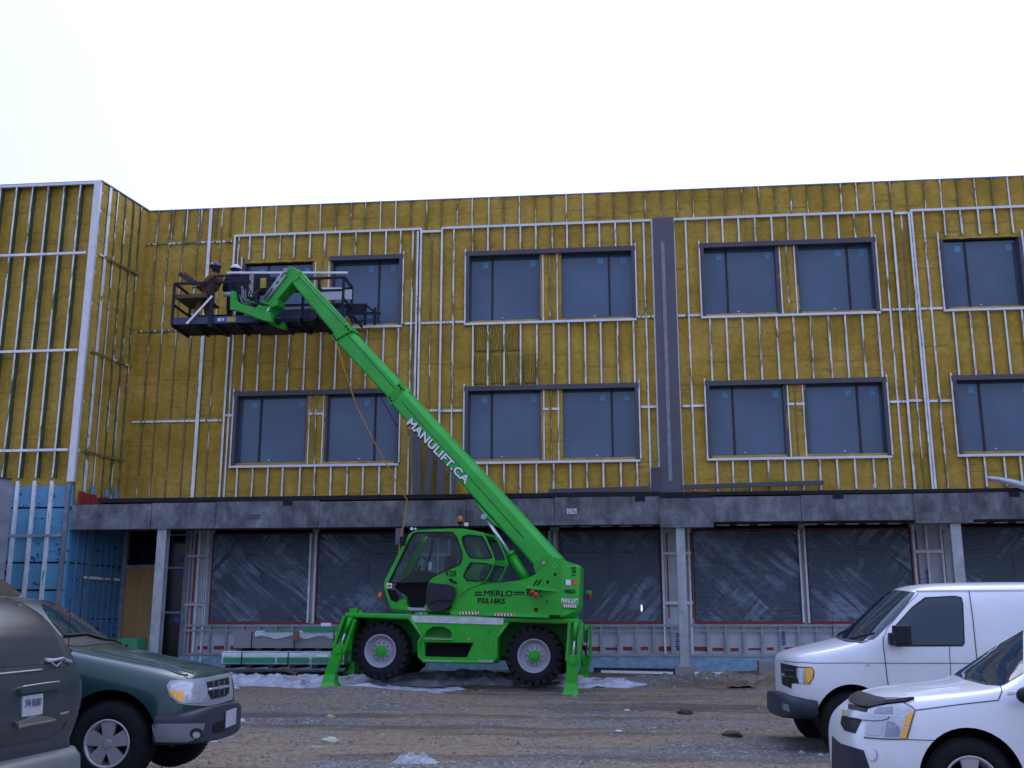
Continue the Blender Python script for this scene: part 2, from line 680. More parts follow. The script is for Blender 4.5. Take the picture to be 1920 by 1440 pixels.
def foam_wall(x0, x1, z0, z1, fn, opens=(), step=.06, stud=.406, phase=0.0, lift=.035, seed=0):
    """lumpy sprayed wall; fn(u, z, d) -> world point; skips openings. d = how far it stands proud"""
    nx = int((x1 - x0) / step) + 1; nz = int((z1 - z0) / step) + 1
    xs = np.linspace(x0, x1, nx); zs = np.linspace(z0, z1, nz)
    vs = []
    for j, z in enumerate(zs):
        for i, x in enumerate(xs):
            u = ((x - phase) / stud) % 1.0
            bul = (math.sin(math.pi * u)) ** .6
            d = lift * bul + .018 * noise.noise(Vector((x * 2.2, seed, z * 1.3))) + .012 * noise.noise(Vector((x * 7, seed + 3, z * 5)))
            zz = (z - z0) % 1.22
            if zz < .07: d -= .012
            vs.append(fn(x, z, d))
    fs = []
    for j in range(nz - 1):
        zc = (zs[j] + zs[j + 1]) / 2
        for i in range(nx - 1):
            xc = (xs[i] + xs[i + 1]) / 2
            if any(a < xc < b and c < zc < d for a, b, c, d in opens): continue
            a = j * nx + i
            fs.append((a, a + 1, a + nx + 1, a + nx))
    return vs, fs


# main facade
mb = MB()
sh = [(a + .05, b - .05, c + .05, d - .05) for a, b, c, d in OPEN]
v_, f_ = foam_wall(-12.86, 12.6, ZL - .3, ZR, lambda x, z, d: (x, YF - d, z), sh, phase=-3.66)
mb.add(v_, f_, 0, True)
o = bpart(mb, 'foam_wall', MT['foam'])
# wing front
mb = MB()
v_, f_ = foam_wall(-21.0, XC, 4.86, ZR + .02, lambda x, z, d: (x, YB + .15 - d, z), phase=XC - .1, seed=5)
mb.add(v_, f_, 0, True)
bpart(mb, 'foam_wall', MT['foam'])
# wing side (faces +x)
mb = MB()
v_, f_ = foam_wall(YB + .05, YF, ZL - .1, ZR, lambda y, z, d: (SX(y) + d, y, z), phase=YB + .1, seed=9)
mb.add(v_, f_, 0, True)
bpart(mb, 'foam_wall', MT['foam'])
# roof slab with thin metal edge
mb = MB()
mb.box(-12.9, 14, YF - .05, YF + 10, ZR, ZR + .025)
_rp = [(-21.2, YB - .02), (XC + .05, YB - .02), (SX(YF) + .05, YF), (SX(YF) + .05, YF + 10), (-21.2, YF + 10)]
mb.add([(x, y, z) for z in (ZR + .03, ZR + .06) for x, y in _rp], [(0, 4, 3, 2, 1), (5, 6, 7, 8, 9)] + [(k, (k + 1) % 5, 5 + (k + 1) % 5, 5 + k) for k in range(5)])
bpart(mb, 'roof_edge', MT['zinc'])
# mass behind (so that nothing is hollow from the side)
mb = MB()
mb.box(-21, 12.6, YF + .45, YF + 10, .5, ZR - .01)
mb.box(-21, XC - .15, YB + .2, YF + .4, .5, ZR - .01)
mb.box(12.45, 12.6, YF + .05, YF + .45, .5, ZR - .01)
bpart(mb, 'inner_block', MT['black'])

# ---- windows
stick = random.Random(3)


def window(x0, x1, z0, z1, flip, casing_l, casing_r, top_open=False):
    """one window: dark casing, two panes, mullion, stickers"""
    t = .075
    yo = YF - .13
    mb = MB()
    yi = YF + .16
    if not top_open:
        mb.box(x0 - (.03 if casing_l else 0), x1 + (.03 if casing_r else 0), yo, yi, z1 - .07, z1 + .05)
    else:
        mb.box(x0, x1, YF + .02, yi, z1 - .04, z1 + .02)
    mb.box(x0, x0 + t, (yo if casing_l else YF - .02), yi, z0, z1 - .07)
    mb.box(x1 - t, x1, (yo if casing_r else YF - .02), yi, z0, z1 - .07)
    mb.box(x0 + t, x1 - t, YF + .02, yi, z0, z0 + .05)
    w_ = bpart(mb, 'window', MT['casing'])
    a, b, c, d = x0 + t, x1 - t, z0 + .05, z1 - .07
    xm = a + (b - a) * (.32 if flip else .68)
    m2 = MB(); m2.box(xm - .025, xm + .025, YF + .085, YF + .13, c, d)
    q = m2.build('mullion', MT['mullion'], w_)
    for (p0, p1) in ((a, xm - .02), (xm + .02, b)):
        g = MB(); g.box(p0, p1, YF + .112, YF + .118, c, d)
        g.build('pane', MT['glass'], w_)
        if p1 - p0 > .4:
            s_ = MB()
            sx = p1 - .12 if flip else p1 - .16
            sw = .11
            s_.box(sx - sw, sx + .03, YF + .106, YF + .1115, d - .27, d - .10)
            s_.build('sticker', MT['sticker'], w_)
    mk = MB(); mk.box(a + (b - a) * .45, a + (b - a) * .45 + .05, YF + .106, YF + .1115, c + .1, c + .125)
    mk.build('sticker', MT['white_dot'], w_)
    return w_


for bi, (x0, x1) in enumerate(BAYS):
    xm = (x0 + x1) / 2
    for ri, (z0, z1) in enumerate(ROWS):
        if bi == 3 and ri == 0:
            window(x0, x0 + 1.93, z0, z1, True, True, True, True)
            continue
        window(x0, xm - SPLIT / 2, z0, z1, True, True, False, bi == 0 and ri == 0)
        window(xm + SPLIT / 2, x1, z0, z1, False, False, True)
        if not (bi == 0 and ri == 0):
            hd = MB(); hd.box(xm - SPLIT / 2, xm + SPLIT / 2, YF - .13, YF - .01, z1 - .07, z1 + .05)
            bpart(hd, 'window_head', MT['casing'])

# ---- studs
STUDS = []       # (mb, material list, size)


def stud(x, z0, z1, y=YF - .055, wdt=.040, depth=.11, kind='stud', lean=0.0):
    mb = MB()
    # front flange (metal) and web (oversprayed)
    mb.box(x - wdt / 2, x + wdt / 2, y - .004, y, z0, z1, 0)
    mb.box(x + wdt / 2 - .004, x + wdt / 2, y, y + depth, z0, z1, 1)
    mb.box(x - wdt / 2, x - wdt / 2 + .004, y, y + .02, z0, z1, 0)
    if lean:
        mb.v = [(vx + (vz - z0) * lean, vy, vz) for vx, vy, vz in mb.v]
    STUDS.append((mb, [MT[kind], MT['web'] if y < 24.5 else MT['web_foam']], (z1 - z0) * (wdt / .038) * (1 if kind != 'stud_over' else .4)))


def lat(x0, x1, ph):
    k0 = math.ceil((x0 - ph) / .406)
    out = []
    x = ph + k0 * .406
    while x < x1:
        out.append(x + random.uniform(-.02, .02)); x += .406
    return out


PH = -3.68
TRZ = 11.68     # head track of each bay
bay_edges = [(-10.02, -5.02), (-4.47, 0.93), (1.47, 6.86), (7.33, 12.7)]
for bi, (e0, e1) in enumerate(bay_edges):
    x0, x1 = BAYS[bi]
    xm = (x0 + x1) / 2
    wx1 = x0 + 1.93 if bi == 3 else x1
    for x in lat(x0 + .12, (x1 if bi < 3 else 12.5), x0 + .16):
        j = random.random()
        kd = 'stud' if j < .85 else 'stud_clean'
        stud(x, ROWS[0][1] + .05, TRZ, kind=kd, y=YF - .09)
        up = bi == 3 and x > wx1
        if bi == 3 and x > wx1 + .05:
            stud(x, ROWS[1][1] + .05, ROWS[0][1], kind=kd, y=YF - .09)
        stud(x + random.uniform(-.02, .02), ROWS[1][1] + .05, ROWS[0][0] - .02, kind=kd, y=YF - .09)
        stud(x + random.uniform(-.02, .02), 4.78 + random.uniform(-.03, .03), ROWS[1][0] - .02, kind=kd, y=YF - .09)
        stud(x, 4.3, 4.9, kind='stud_over', y=YF - .045)
    # jamb strips beside the windows, standing above the head
    for (z0, z1) in ROWS:
        stud(x0 - .03, z0 - .02, z1 + .12, wdt=.035, kind='stud_clean', y=YF - .11, depth=.1)
        xr = (x0 + 1.93) if (bi == 3 and z0 > 8) else x1
        if xr < 12.3: stud(xr + .03, z0 + .02, z1 + .12, wdt=.035, kind='stud_clean', y=YF - .11, depth=.1)
        # strips between the paired windows
        if not (bi == 3 and z0 > 8):
            for dx in (-SPLIT / 2 + .03, -.01, SPLIT / 2 - .03):
                stud(xm + dx, z0 + .02, z1 - .07, wdt=.03, kind='stud' if dx != -.01 else 'stud_over', y=YF - .05, depth=.05)
    # studs between bay edge and window
    for xx in ((e0 + x0) / 2 - .02, (x1 + e1) / 2 + .02):
        if xx < 12.4:
            stud(xx, 4.78, TRZ, kind='stud', y=YF - .07)
    # double studs at the bay edges
    for xx in (e0, e1):
        if xx < 12.4:
            stud(xx, 4.75, TRZ + .05, wdt=.05, kind='stud_clean', y=YF - .1, depth=.12)
for xx in (-5.10, 7.26):
    stud(xx, 4.62, TRZ - .05, wdt=.045, kind='stud_clean', y=YF - .13, depth=.12)
for xx in (-4.75, 7.09):
    stud(xx, 4.4, TRZ, wdt=.03, kind='stud_over', y=YF - .05)
# top band, embedded
for x in lat(-12.7, 12.5, PH):
    stud(x, TRZ + .03, ZR, wdt=.03, kind='stud_over' if random.random() < .75 else 'stud', y=YF - .05)
# tall stud at the left bay edge and those of the left end
stud(-10.72, 4.5, ZR, wdt=.085, kind='stud_clean', y=YF - .1, depth=.12)
stud(-10.42, 4.4, ZR, wdt=.03, kind='stud_over', y=YF - .05)
for x in (-12.2, -11.86, -11.46, -11.06):
    stud(x, 4.4, ZR, wdt=.032, kind='stud_over', y=YF - .055)
# studs of the last part, bay A, below platform: full heights are as above
# wing front studs
wx = XC - .52
k = 0
while wx > -20.9:
    stud(wx, 5.05 if wx > -14.6 else 4.9, ZR + .02, y=YB - .03, kind='stud', depth=.19, wdt=.040)
    wx -= .423; k += 1
# corner post
mb = MB(); mb.box(XC - .15, XC + .02, YB - .05, YB - .02, 4.95, ZR + .04); mb.box(XC + .0, XC + .02, YB - .02, YB + .14, 4.95, ZR + .04)
bpart(mb, 'corner_trim', MT['track'])
# wing side studs (run along y)
for i, yy in enumerate((24.28, 24.62, 24.98, 25.32, 25.62)):
    mb = MB()
    wd = .10 if i == 0 else .035
    mb.box(XC + .055 + .0, XC + .06, yy, yy + wd, 4.6 if i else 4.5, ZR, 0)
    mb.box(XC, XC + .055, yy, yy + .004, 4.6, ZR, 1)
    shear(mb)
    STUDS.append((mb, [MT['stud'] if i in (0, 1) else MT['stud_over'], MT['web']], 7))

STUDS.sort(key=lambda s: -s[2])
for mb, mats, _ in STUDS[:100]:
    bpart(mb, 'metal_stud', mats)
rest = MB()
allm = []
for mb, mats, _ in STUDS[100:]:
    idx = []
    for m_ in mats:
        if m_ not in allm: allm.append(m_)
        idx.append(allm.index(m_))
    n = len(rest.v)
    rest.v += mb.v; rest.f += [tuple(i + n for i in f) for f in mb.f]
    rest.m += [idx[i] for i in mb.m]; rest.sm += mb.sm
o = bpart(rest, 'metal_stud', allm); o['kind'] = 'stuff'

# ---- horizontal tracks and girts
def girt(x0, x1, z, h=.055, y=YF - .09, mat='track', dz=0.0):
    mb = MB(); mb.box(x0, x1, y - .01, y + .07, z, z + h)
    if dz: mb.v = [(a, b, c + (a - x0) / (x1 - x0) * dz) for a, b, c in mb.v]
    bpart(mb, 'metal_track', MT[mat])


for bi, (e0, e1) in enumerate(bay_edges):
    x0, x1 = BAYS[bi]
    girt(e0, min(e1, 12.5), TRZ, .06)
    for ri, (z0, z1) in enumerate(ROWS):
        xr = (x0 + 1.93) if (bi == 3 and ri == 0) else x1
        girt(x0 - .05, min(12.5, xr + .02), z0 - .055, .06, y=YF - .115)
        zz = z0 + .02 if ri == 0 else z0 + 1.28
        if not (bi == 3 and ri == 1):
            girt(xr + .06, min(e1, 12.5), zz, y=YF - .06, mat='stud')
        if bi > 0 or ri == 1: girt(e0, x0 - .06, zz, y=YF - .06, mat='stud')
        if ri == 1: girt((x0 + x1) / 2 - SPLIT / 2, (x0 + x1) / 2 + SPLIT / 2, z0 + 1.28, y=YF - .04, mat='stud')
girt(-5.02, -4.47, TRZ - .08, .06); girt(6.86, 7.33, TRZ - .06, .06, mat='stud')
for z in (9.14, 6.86): girt(-5.02, -4.47, z, y=YF - .05, mat='stud'); girt(6.86, 7.33, z, y=YF - .05, mat='stud')
for z in (11.55, 9.14, 6.72):
    girt(-12.78, -10.1, z, .05, y=YF - .05, mat='stud_over' if z > 7 else 'stud')
for z in (10.62, 8.13, 5.68):
    mb = MB(); mb.box(-21, XC - .19, YB - .06, YB - .034, z, z + .06); mb.box(-21, XC - .19, YB - .034, YB + .03, z, z + .004)
    bpart(mb, 'metal_track', MT['stud_clean'])
    mb = MB(); mb.box(XC + .06, XC + .085, YB + .12, 25.75, z, z + .055)
    bpart(shear(mb), 'metal_track', MT['stud_over'])
mb = MB(); mb.box(-21, XC, YB - .045, YB + .02, ZR - .04, ZR + .025)
bpart(mb, 'metal_track', MT['track'])

# ---- dark rain channel between two bays
mb = MB()
mb.box(0.94, 1.47, YF - .17, YF - .02, 4.3, 11.74)
bpart(mb, 'channel_cover', M('grey_channel', (.10, .095, .115), .5, .1, var=.12, vscale=2))
mb = MB(); mb.box(1.135, 1.225, YF - .185, YF - .171, 5.0, 11.1)
bpart(mb, 'channel_rib', M('dull_rib', (.22, .23, .28), .5))
mb = MB(); mb.box(0.72, 0.96, YF - .20, YF - .172, 4.3, 5.35)
bpart(mb, 'channel_cover', MT['casing'])

# ---- canopy beam
beam = MB()
ztop = 4.42
segs = [(XC + .02, -10.9), (-10.88, -9.35), (-9.34, -6.9), (-6.89, -3.5), (-3.49, -1.5), (-1.49, .84), (2.0, 3.9), (3.91, 6.3), (7.5, 10.0), (10.01, 12.6)]
for i, (a, b) in enumerate(segs):
    yo = .006 * (i % 2)
    zb = 3.83 if a < 1 else 3.87
    beam.box(a, b, YB - yo, YB + .28, zb, ztop - .02 + .02 * (i % 3))
    beam.box(a, b, YB - .03, YB - .007, zb - .012, zb + .012)
bo = bpart(beam, 'canopy_beam', MT['beam'])
cap = MB()
cap.box(.84, 2.0, YB - .05, YB + .28, 3.74, 4.38)
bpart(cap, 'beam_casing', MT['beam'])
cap = MB(); cap.box(6.3, 7.5, YB - .05, YB + .28, 3.78, 4.42)
bpart(cap, 'beam_casing', MT['beam'])
mb = MB()
mb.box(-12.2, .84, YB - .015, YB + .29, ztop + .02, ztop + .12)
mb.box(2.0, 12.6, YB - .015, YB + .29, ztop + .02, ztop + .10)
mb.box(.84, 2.0, YB + .0, YB + .29, 4.385, 4.52)
for x in (-7.75, -2.75, .3, 4.6, 8.3): mb.box(x, x + .22, YB - .022, YB - .016, ztop - .09, ztop + .03)
bpart(mb, 'flashing', MT['dark_steel'])
mb = MB(); mb.box(-8.62, -8.28, YB - .012, YB - .007, 4.03, 4.13)
bpart(mb, 'beam_patch', MT['casing'])
# canopy deck and soffit
mb = MB()
mb.box(XC + .02, 12.6, YB + .28, YF + .4, 4.05, 4.3)
bpart(mb, 'canopy_deck', MT['dark_steel'])
mb = MB()
for i in range(62):
    x = -12.4 + i * .406
    mb.bar((x, YB + .3, 3.98), (x, YF - .1, 3.98), .04, .06)
for y in (24.5, 25.0, 25.5): mb.bar((-12.7, y, 3.93), (12.5, y, 3.93), .03, .03)
bpart(mb, 'soffit_rails', M('soffit_rail', (.10, .10, .115), .6, .2))
mb = MB()
for a, b in ((-1.4, .8), (2.1, 3.4), (4.0, 6.2), (7.6, 10)):
    x = a
    while x < b:
        mb.box(x, x + .28, YB + .33, YB + .36, 3.80, 3.825); x += .45
bpart(mb, 'hanger_clips', MT['zinc'])
# small paper sign on the beam
mb = MB(); mb.box(-1.22, -1.0, YB - .02, YB - .008, 4.06, 4.18)
sg = bpart(mb, 'beam_notice', M('white_notice', (.62, .62, .64), .6, var=.1))
mb = MB()
for r_ in range(3):
    for c_ in range(5):
        if (r_ * 5 + c_) % 4 != 2: mb.box(-1.2 + c_ * .04, -1.175 + c_ * .04, YB - .0235, YB - .0215, 4.075 + r_ * .033, 4.095 + r_ * .033)
mb.build('printing', MT['mullion'], sg)

# ---- columns
def column(x0, x1, piers=False, z1=3.86):
    mb = MB()
    y0 = YB + .02; wd = .20
    # I section
    mb.box(x0, x1, y0, y0 + .012, .80, z1)
    mb.box(x0, x1, y0 + wd, y0 + wd + .012, .80, z1)
    mb.box((x0 + x1) / 2 - .006, (x0 + x1) / 2 + .006, y0 + .012, y0 + wd, .80, z1)
    mb.box(x0 - .05, x1 + .05, y0 - .04, y0 + wd + .05, .785, .80)
    c_ = bpart(mb, 'steel_column', MT['zinc'])
    if piers:
        p = MB(); p.box(x0 - .13, x1 + .17, y0 - .12, y0 + .4, .3, .785)
        p.build('pier', MT['concrete'], c_, bevel=.02)
    return c_


column(-10.72, -10.50)
column(1.18, 1.37, True, 3.8)
column(7.03, 7.25, z1=3.82)
# box front of the left column reads as a closed face
# ---- wing ground floor: blue foam board with studs
mb = MB(); mb.box(-16.5, XC - .0, YB + .03, YB + .10, .4, 4.86)
bpart(mb, 'foam_board', MT['blue_board'])
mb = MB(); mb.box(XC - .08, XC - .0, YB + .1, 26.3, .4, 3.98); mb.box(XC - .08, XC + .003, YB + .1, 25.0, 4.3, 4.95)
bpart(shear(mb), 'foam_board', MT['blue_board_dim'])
mb = MB()
for z in (4.33, 3.05, 2.42, 1.78, 1.15): mb.box(-16.4, XC - .02, YB + .022, YB + .0285, z, z + .035)
bpart(mb, 'board_joint', MT['black'])
mb = MB()
for z in (3.05, 1.78, 1.15): mb.box(XC + .001, XC + .006, YB + .1, 26.2, z, z + .03)
bpart(shear(mb), 'board_joint', MT['black'])
for x in (XC - .10, XC - .52, XC - .95, XC - 1.37, XC - 1.8, XC - 2.2):
    mb = MB(); wd = .10 if x > XC - .2 else .085
    mb.box(x - wd / 2, x + wd / 2, YB - .04, YB - .034, .5, 4.98 if x < XC - .2 else 4.9); mb.box(x + wd / 2 - .005, x + wd / 2, YB - .034, YB + .02, .5, 4.9)
    bpart(mb, 'metal_stud', MT['stud_clean'] if x < XC - .2 else MT['zinc_dark'])
mb = MB(); mb.box(-16.4, XC - .16, YB - .055, YB - .041, 3.66, 3.72)
bpart(mb, 'metal_track', MT['zinc'])
mb = MB()
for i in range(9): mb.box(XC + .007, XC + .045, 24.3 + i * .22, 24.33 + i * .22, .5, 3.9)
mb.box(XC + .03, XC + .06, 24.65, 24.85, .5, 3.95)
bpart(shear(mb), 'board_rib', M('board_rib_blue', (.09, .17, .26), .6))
mb = MB(); mb.box(XC + .046, XC + .075, 24.6, 26.0, 2.72, 2.78)
bpart(shear(mb), 'metal_track', MT['stud'])
# red fabric and exposed boards on the ledge at the wing side
mb = MB()
for i in range(9):
    y = 24.15 + i * .19
    mb.box(XC + .05, XC + .09 + .02 * (i % 3), y, y + .17, 4.42, 4.74 - .012 * i * (1 + i % 2) )
bpart(shear(mb), 'red_membrane', MT['redtape'])
for y, h in ((25.1, .18), (25.45, .24), (24.55, .2)):
    mb = MB(); mb.box(XC + .06, XC + .075, y, y + .16, 4.72, 4.72 + h)
    bpart(shear(mb), 'foam_board', MT['blue_board'])
# four bays of older, darker and ridged foam below an upper window
dk, t_, b_ = nmat('ridged_foam')
wv = t_.nodes.new('ShaderNodeTexWave'); wv.inputs['Scale'].default_value = 7; wv.inputs['Distortion'].default_value = 9; wv.inputs['Detail'].default_value = 3
L(t_, coords(t_, (1, 1, .35)), wv.inputs['Vector'])
L(t_, ramp_n(t_, wv.outputs['Fac'], [(.1, (.20, .125, .022)), (.5, (.37, .24, .03)), (.9, (.45, .30, .04))]), b_.inputs['Base Color'])
b_.inputs['Roughness'].default_value = .9
bump_n(t_, b_, wv.outputs['Fac'], .8, .03)
xa_ = BAYS[1][0] + .19
for i in range(4):
    for (za, zb_) in ((7.5, 8.32), (8.36, 9.02)):
        if i == 3 and za > 8: continue
        mb = MB(); vs = []
        nx, nz = 10, 22
        for j in range(nz + 1):
            for k in range(nx + 1):
                x = xa_ + .406 * i + .03 + .34 * k / nx; z = za + (zb_ - za) * j / nz
                e = min(k, nx - k, j, nz - j)
                vs.append((x, YF - .045 - (.02 if e else -.03) - .015 * noise.noise(Vector((x * 9, i, z * 4))), z))
        mb.add(vs, [(j * (nx + 1) + k, j * (nx + 1) + k + 1, (j + 1) * (nx + 1) + k + 1, (j + 1) * (nx + 1) + k) for j in range(nz) for k in range(nx)], 0, True)
        bpart(mb, 'ridged_foam', dk)


# ---- ground floor wall
YG = 26.12
GW = []     # window openings x0,x1 at YG


def gx(px): return AX(px, 1080, YG)


wins = [(397, 583), (595, 778), (848, 1032), (1049, 1240), (1300, 1502), (1514, 1712), (1806, 2010)]
zs0, zs1 = 1.70, 3.86
mb = MB()
x_left = gx(350)
edges = [x_left]
for a, b in wins: edges += [gx(a), gx(b)]
edges.append(12.6)
for i in range(0, len(edges), 2): mb.box(edges[i], edges[i + 1], YG, YG + .1, zs0, zs1 + .2)
mb.box(x_left, 12.6, YG, YG + .1, .3, zs0)
bpart(mb, 'sheathing_wall', MT['wrap'])
mb = MB(); mb.box(x_left, 12.6, YG - .10, YG - .001, .3, .93)
bpart(mb, 'foam_base', M('blue_base_board', (.26, .42, .56), .7, var=.3))
for a, b in wins:
    x0, x1 = gx(a), gx(b)
    f = MB()
    t = .05
    for (p, q, r_, s_) in ((x0, x0 + t, zs0, zs1), (x1 - t, x1, zs0, zs1), (x0 + t, x1 - t, zs0, zs0 + t), (x0 + t, x1 - t, zs1 - t, zs1)):
        f.box(p, q, YG - .02, YG + .12, r_, s_)
    xm = x0 + (x1 - x0) * .5
    f.box(xm - .03, xm + .03, YG + .06, YG + .12, zs0 + t, zs1 - t)
    f.box(x0 + t, x1 - t, YG + .062, YG + .118, 3.35, 3.39)
    wo_ = bpart(f, 'window', MT['mullion'])
    g = MB(); g.box(x0 + t, x1 - t, YG + .13, YG + .14, zs0, zs1)
    g.build('pane', M('dim_glass', (.012, .018, .026), .12), wo_)
    # wrinkled film
    fm = MB(); nx, nz = 90, 90
    vs = []
    for j in range(nz + 1):
        for i in range(nx + 1):
            u, v = i / nx, j / nz
            x = x0 + .03 + (x1 - x0 - .06) * u; z = zs0 + .02 + (zs1 - zs0 - .04) * v
            e = min(u, 1 - u, v, 1 - v)
            # tension folds running from the corners
            an = math.atan2(v - 1.02, u - (1.0 if (a // 7) % 2 else 0.0))
            rd = math.hypot(v - 1.02, u - (1.0 if (a // 7) % 2 else 0.0))
            q = .014 * math.sin(an * 34 + 4 * noise.noise(Vector((u * 3, v * 3, a)))) * min(1, e * 8) * max(0, 1.1 - rd)
            q += .03 * noise.noise(Vector((u * 2.5 + a, v * 2.5, 1))) * min(1, e * 6)
            q += .012 * noise.noise(Vector((u * 9 + v * 5 + a, v * 3 - u * 2, 7))) * min(1, e * 6)
            vs.append((x, YG - .03 + q, z))
    fs = [(j * (nx + 1) + i, j * (nx + 1) + i + 1, (j + 1) * (nx + 1) + i + 1, (j + 1) * (nx + 1) + i) for j in range(nz) for i in range(nx)]
    fm.add(vs, fs, 0, True)
    fm.build('plastic_film', MT['film'], wo_)
    rt = MB()
    rt.box(x0 - .01, x1 + .01, YG - .045, YG - .022, zs0 - .03, zs0 + .035)
    rt.box(x0 - .005, x0 + .010, YG - .045, YG - .022, zs0 + .035, zs1)
    rt.box(x1 - .010, x1 + .005, YG - .045, YG - .022, zs0 + .035, zs1)
    rt.box(x0 - .01, x1 + .01, YG - .045, YG - .022, zs1 - .0, zs1 + .02)
    rt.build('red_tape', MT['redtape'], wo_)
# a lit work lamp seen behind the film
lm = MB(); p = at(1203, 1140, YG + .1); lm.ball((p.x, p.y, p.z), .022, .012, .085)
em, t_, b_ = nmat('lamp_glow'); b_.inputs['Emission Color'].default_value = (.85, 1, .95, 1); b_.inputs['Emission Strength'].default_value = 2.2
bpart(lm, 'work_lamp', em)

# studs in front of the ground floor wall
def gstud(x, z0, z1, wd=.05, kind='stud_clean', y=YG - .1):
    mb = MB(); mb.box(x - wd / 2, x + wd / 2, y - .005, y, z0, z1); mb.box(x + wd / 2 - .005, x + wd / 2, y, y + .08, z0, z1)
    bpart(mb, 'wall_stud', MT[kind])


for px in (587, 1036, 1506):
    for d in (-5, 5): gstud(gx(px + d), zs0, zs1, .045)
for px in (390, 1243, 1293, 1716, 1741, 1769, 792, 822, 843):
    gstud(gx(px), .93 if px in (1243, 1293) else zs0 - .05, zs1 + .05, .045)
x = x_left + .3
while x < 12.4:
    gstud(x, .93, zs0 - .03, .05, 'zinc', YG - .09); x += .415
mb = MB(); mb.box(x_left + .1, 12.6, YG - .12, YG - .1, zs0 - .085, zs0 - .035); mb.box(x_left + .1, 12.6, YG - .12, YG - .1, .93, .99)
mb.box(x_left + .1, 12.6, YG - .099, YG - .092, 1.5, 1.53)
bpart(mb, 'metal_track', MT['zinc'])
for (a, b) in ((1245, 1297), (1716, 1770), (792, 845), (352, 392)):
    for z in (3.28, 2.12):
        mb = MB(); mb.box(gx(a), gx(b), YG - .125, YG - .105, z, z + .07)
        bpart(mb, 'metal_track', MT['track'])
rr = random.Random(5)
x = x_left + .4
while x < 12:
    mb = MB()
    l_ = rr.uniform(.15, .34)
    mb.box(x, x + l_, YG - .012, YG - .002, 1.06 + rr.uniform(-.01, .02), 1.12 + rr.uniform(0, .04)); x += .415
    bpart(mb, 'red_tape', MT['redtape'])
mb = MB()
for px in (1247, 1292, 1718, 1768): mb.box(gx(px) + .05, gx(px) + .08, YG - .012, YG - .002, 1.8, 3.8)
bpart(mb, 'red_tape', MT['redtape'])
mb = MB()
for px, z0, z1 in ((1735, 2.6, 2.95), (1262, 1.15, 1.5), (1458, 1.2, 1.55)):
    for i in range(6): mb.box(gx(px) + .02 * (i % 2), gx(px) + .10, YG - .01, YG - .003, z0 + i * .055, z0 + i * .055 + .035)
bpart(mb, 'printed_mark', M('blue_print', (.02, .05, .35), .6))
# doorway zone at the left
dx0, dx1, dx2 = AX(232, 1080, YG), AX(308, 1080, YG), AX(352, 1080, YG)
mb = MB(); mb.box(dx0 + .07, dx1 - .05, YG - .03, YG, .65, 3.05)
bpart(mb, 'plywood_panel', MT['plywood'])
mb = MB()
for x in (dx0 - .02, dx1 - .05): mb.box(x, x + .09, YG - .08, YG + .05, .5, 4.0)
mb.box(dx0 + .07, dx1 - .05, YG - .06, YG + .04, 3.05, 3.12)
bpart(mb, 'door_frame', MT['zinc_dark'])
g = MB(); g.box(dx0 + .07, dx2 - .1, YG + .02, YG + .04, .5, 4.0)
bpart(g, 'pane', glass_mat('black_glass', (.004, .005, .008), .1, .3))
mb = MB()
xa, xb = AX(311, 1080, YG), AX(349, 1080, YG)
mb.box(xa - .04, xa + .03, YG - .06, YG + .015, .5, 4.0); mb.box(xb - .05, xb + .07, YG - .06, YG + .015, .5, 4.0)
for z in (1.93, 3.02, 3.84): mb.box(xa + .03, xb - .05, YG - .05, YG + .015, z, z + .05)
df_ = bpart(mb, 'door_frame', MT['zinc_dark'])
mb = MB()
for z in (1.72, 2.86, 3.2): mb.box(xb - .24, xb - .1, YG + .008, YG + .016, z, z + .12)
bpart(mb, 'sticker', M('blue_tag', (.03, .08, .3), .6))
# strip between doorway and first window
for px in (357, 373, 388): gstud(gx(px), .7, 3.95, .045, 'stud_clean' if px != 357 else 'zinc')
for z in (3.28, 2.15, 1.5):
    mb = MB(); mb.box(gx(352), gx(392), YG - .13, YG - .11, z, z + .05); bpart(mb, 'metal_track', MT['zinc'])
mb = MB(); mb.box(gx(363), gx(366), YG - .02, YG - .002, .9, 3.9)
bpart(mb, 'red_tape', MT['redtape'])

# ---- loose things on the ledge
def loose_channel(p, q, wdt, label, h=None):
    mb = MB(); mb.bar(p, q, wdt, h or wdt * .4, up=(0, 1, 0))
    o = mb.build('metal_channel', MT['casing'])
    return tag(o, label, 'metal channel', 'dark metal channels left on the canopy ledge')


zl = 4.78
loose_channel((-1.75, YF - .24, 4.80), (.70, YF - .24, 4.84), .10, 'dark metal channel lying level on the ledge left of the wide dark channel cover', .08)
loose_channel((1.48, YF - .24, 4.86), (4.75, YF - .24, 4.92), .10, 'dark metal channel lying level on the ledge right of the wide dark channel cover', .08)
zt = 5.9
for (x0, x1, w_, lb, z1) in ((-4.93, -5.02, .22, 'widest dark metal channel leaning on the foam wall, leftmost behind the crane arm', 6.5),
                         (-4.72, -4.62, .16, 'tapering dark metal channel leaning second from the left behind the crane arm', 6.3),
                         (-4.37, -4.38, .19, 'straight dark metal channel leaning between the white studs behind the crane arm', 5.9),
                         (-4.03, -4.08, .11, 'narrow dark metal channel leaning rightmost behind the crane arm', 5.5)):
    loose_channel((x0, YF - .42, 4.31), (x1, YF - .18, z1), w_, lb, .05)
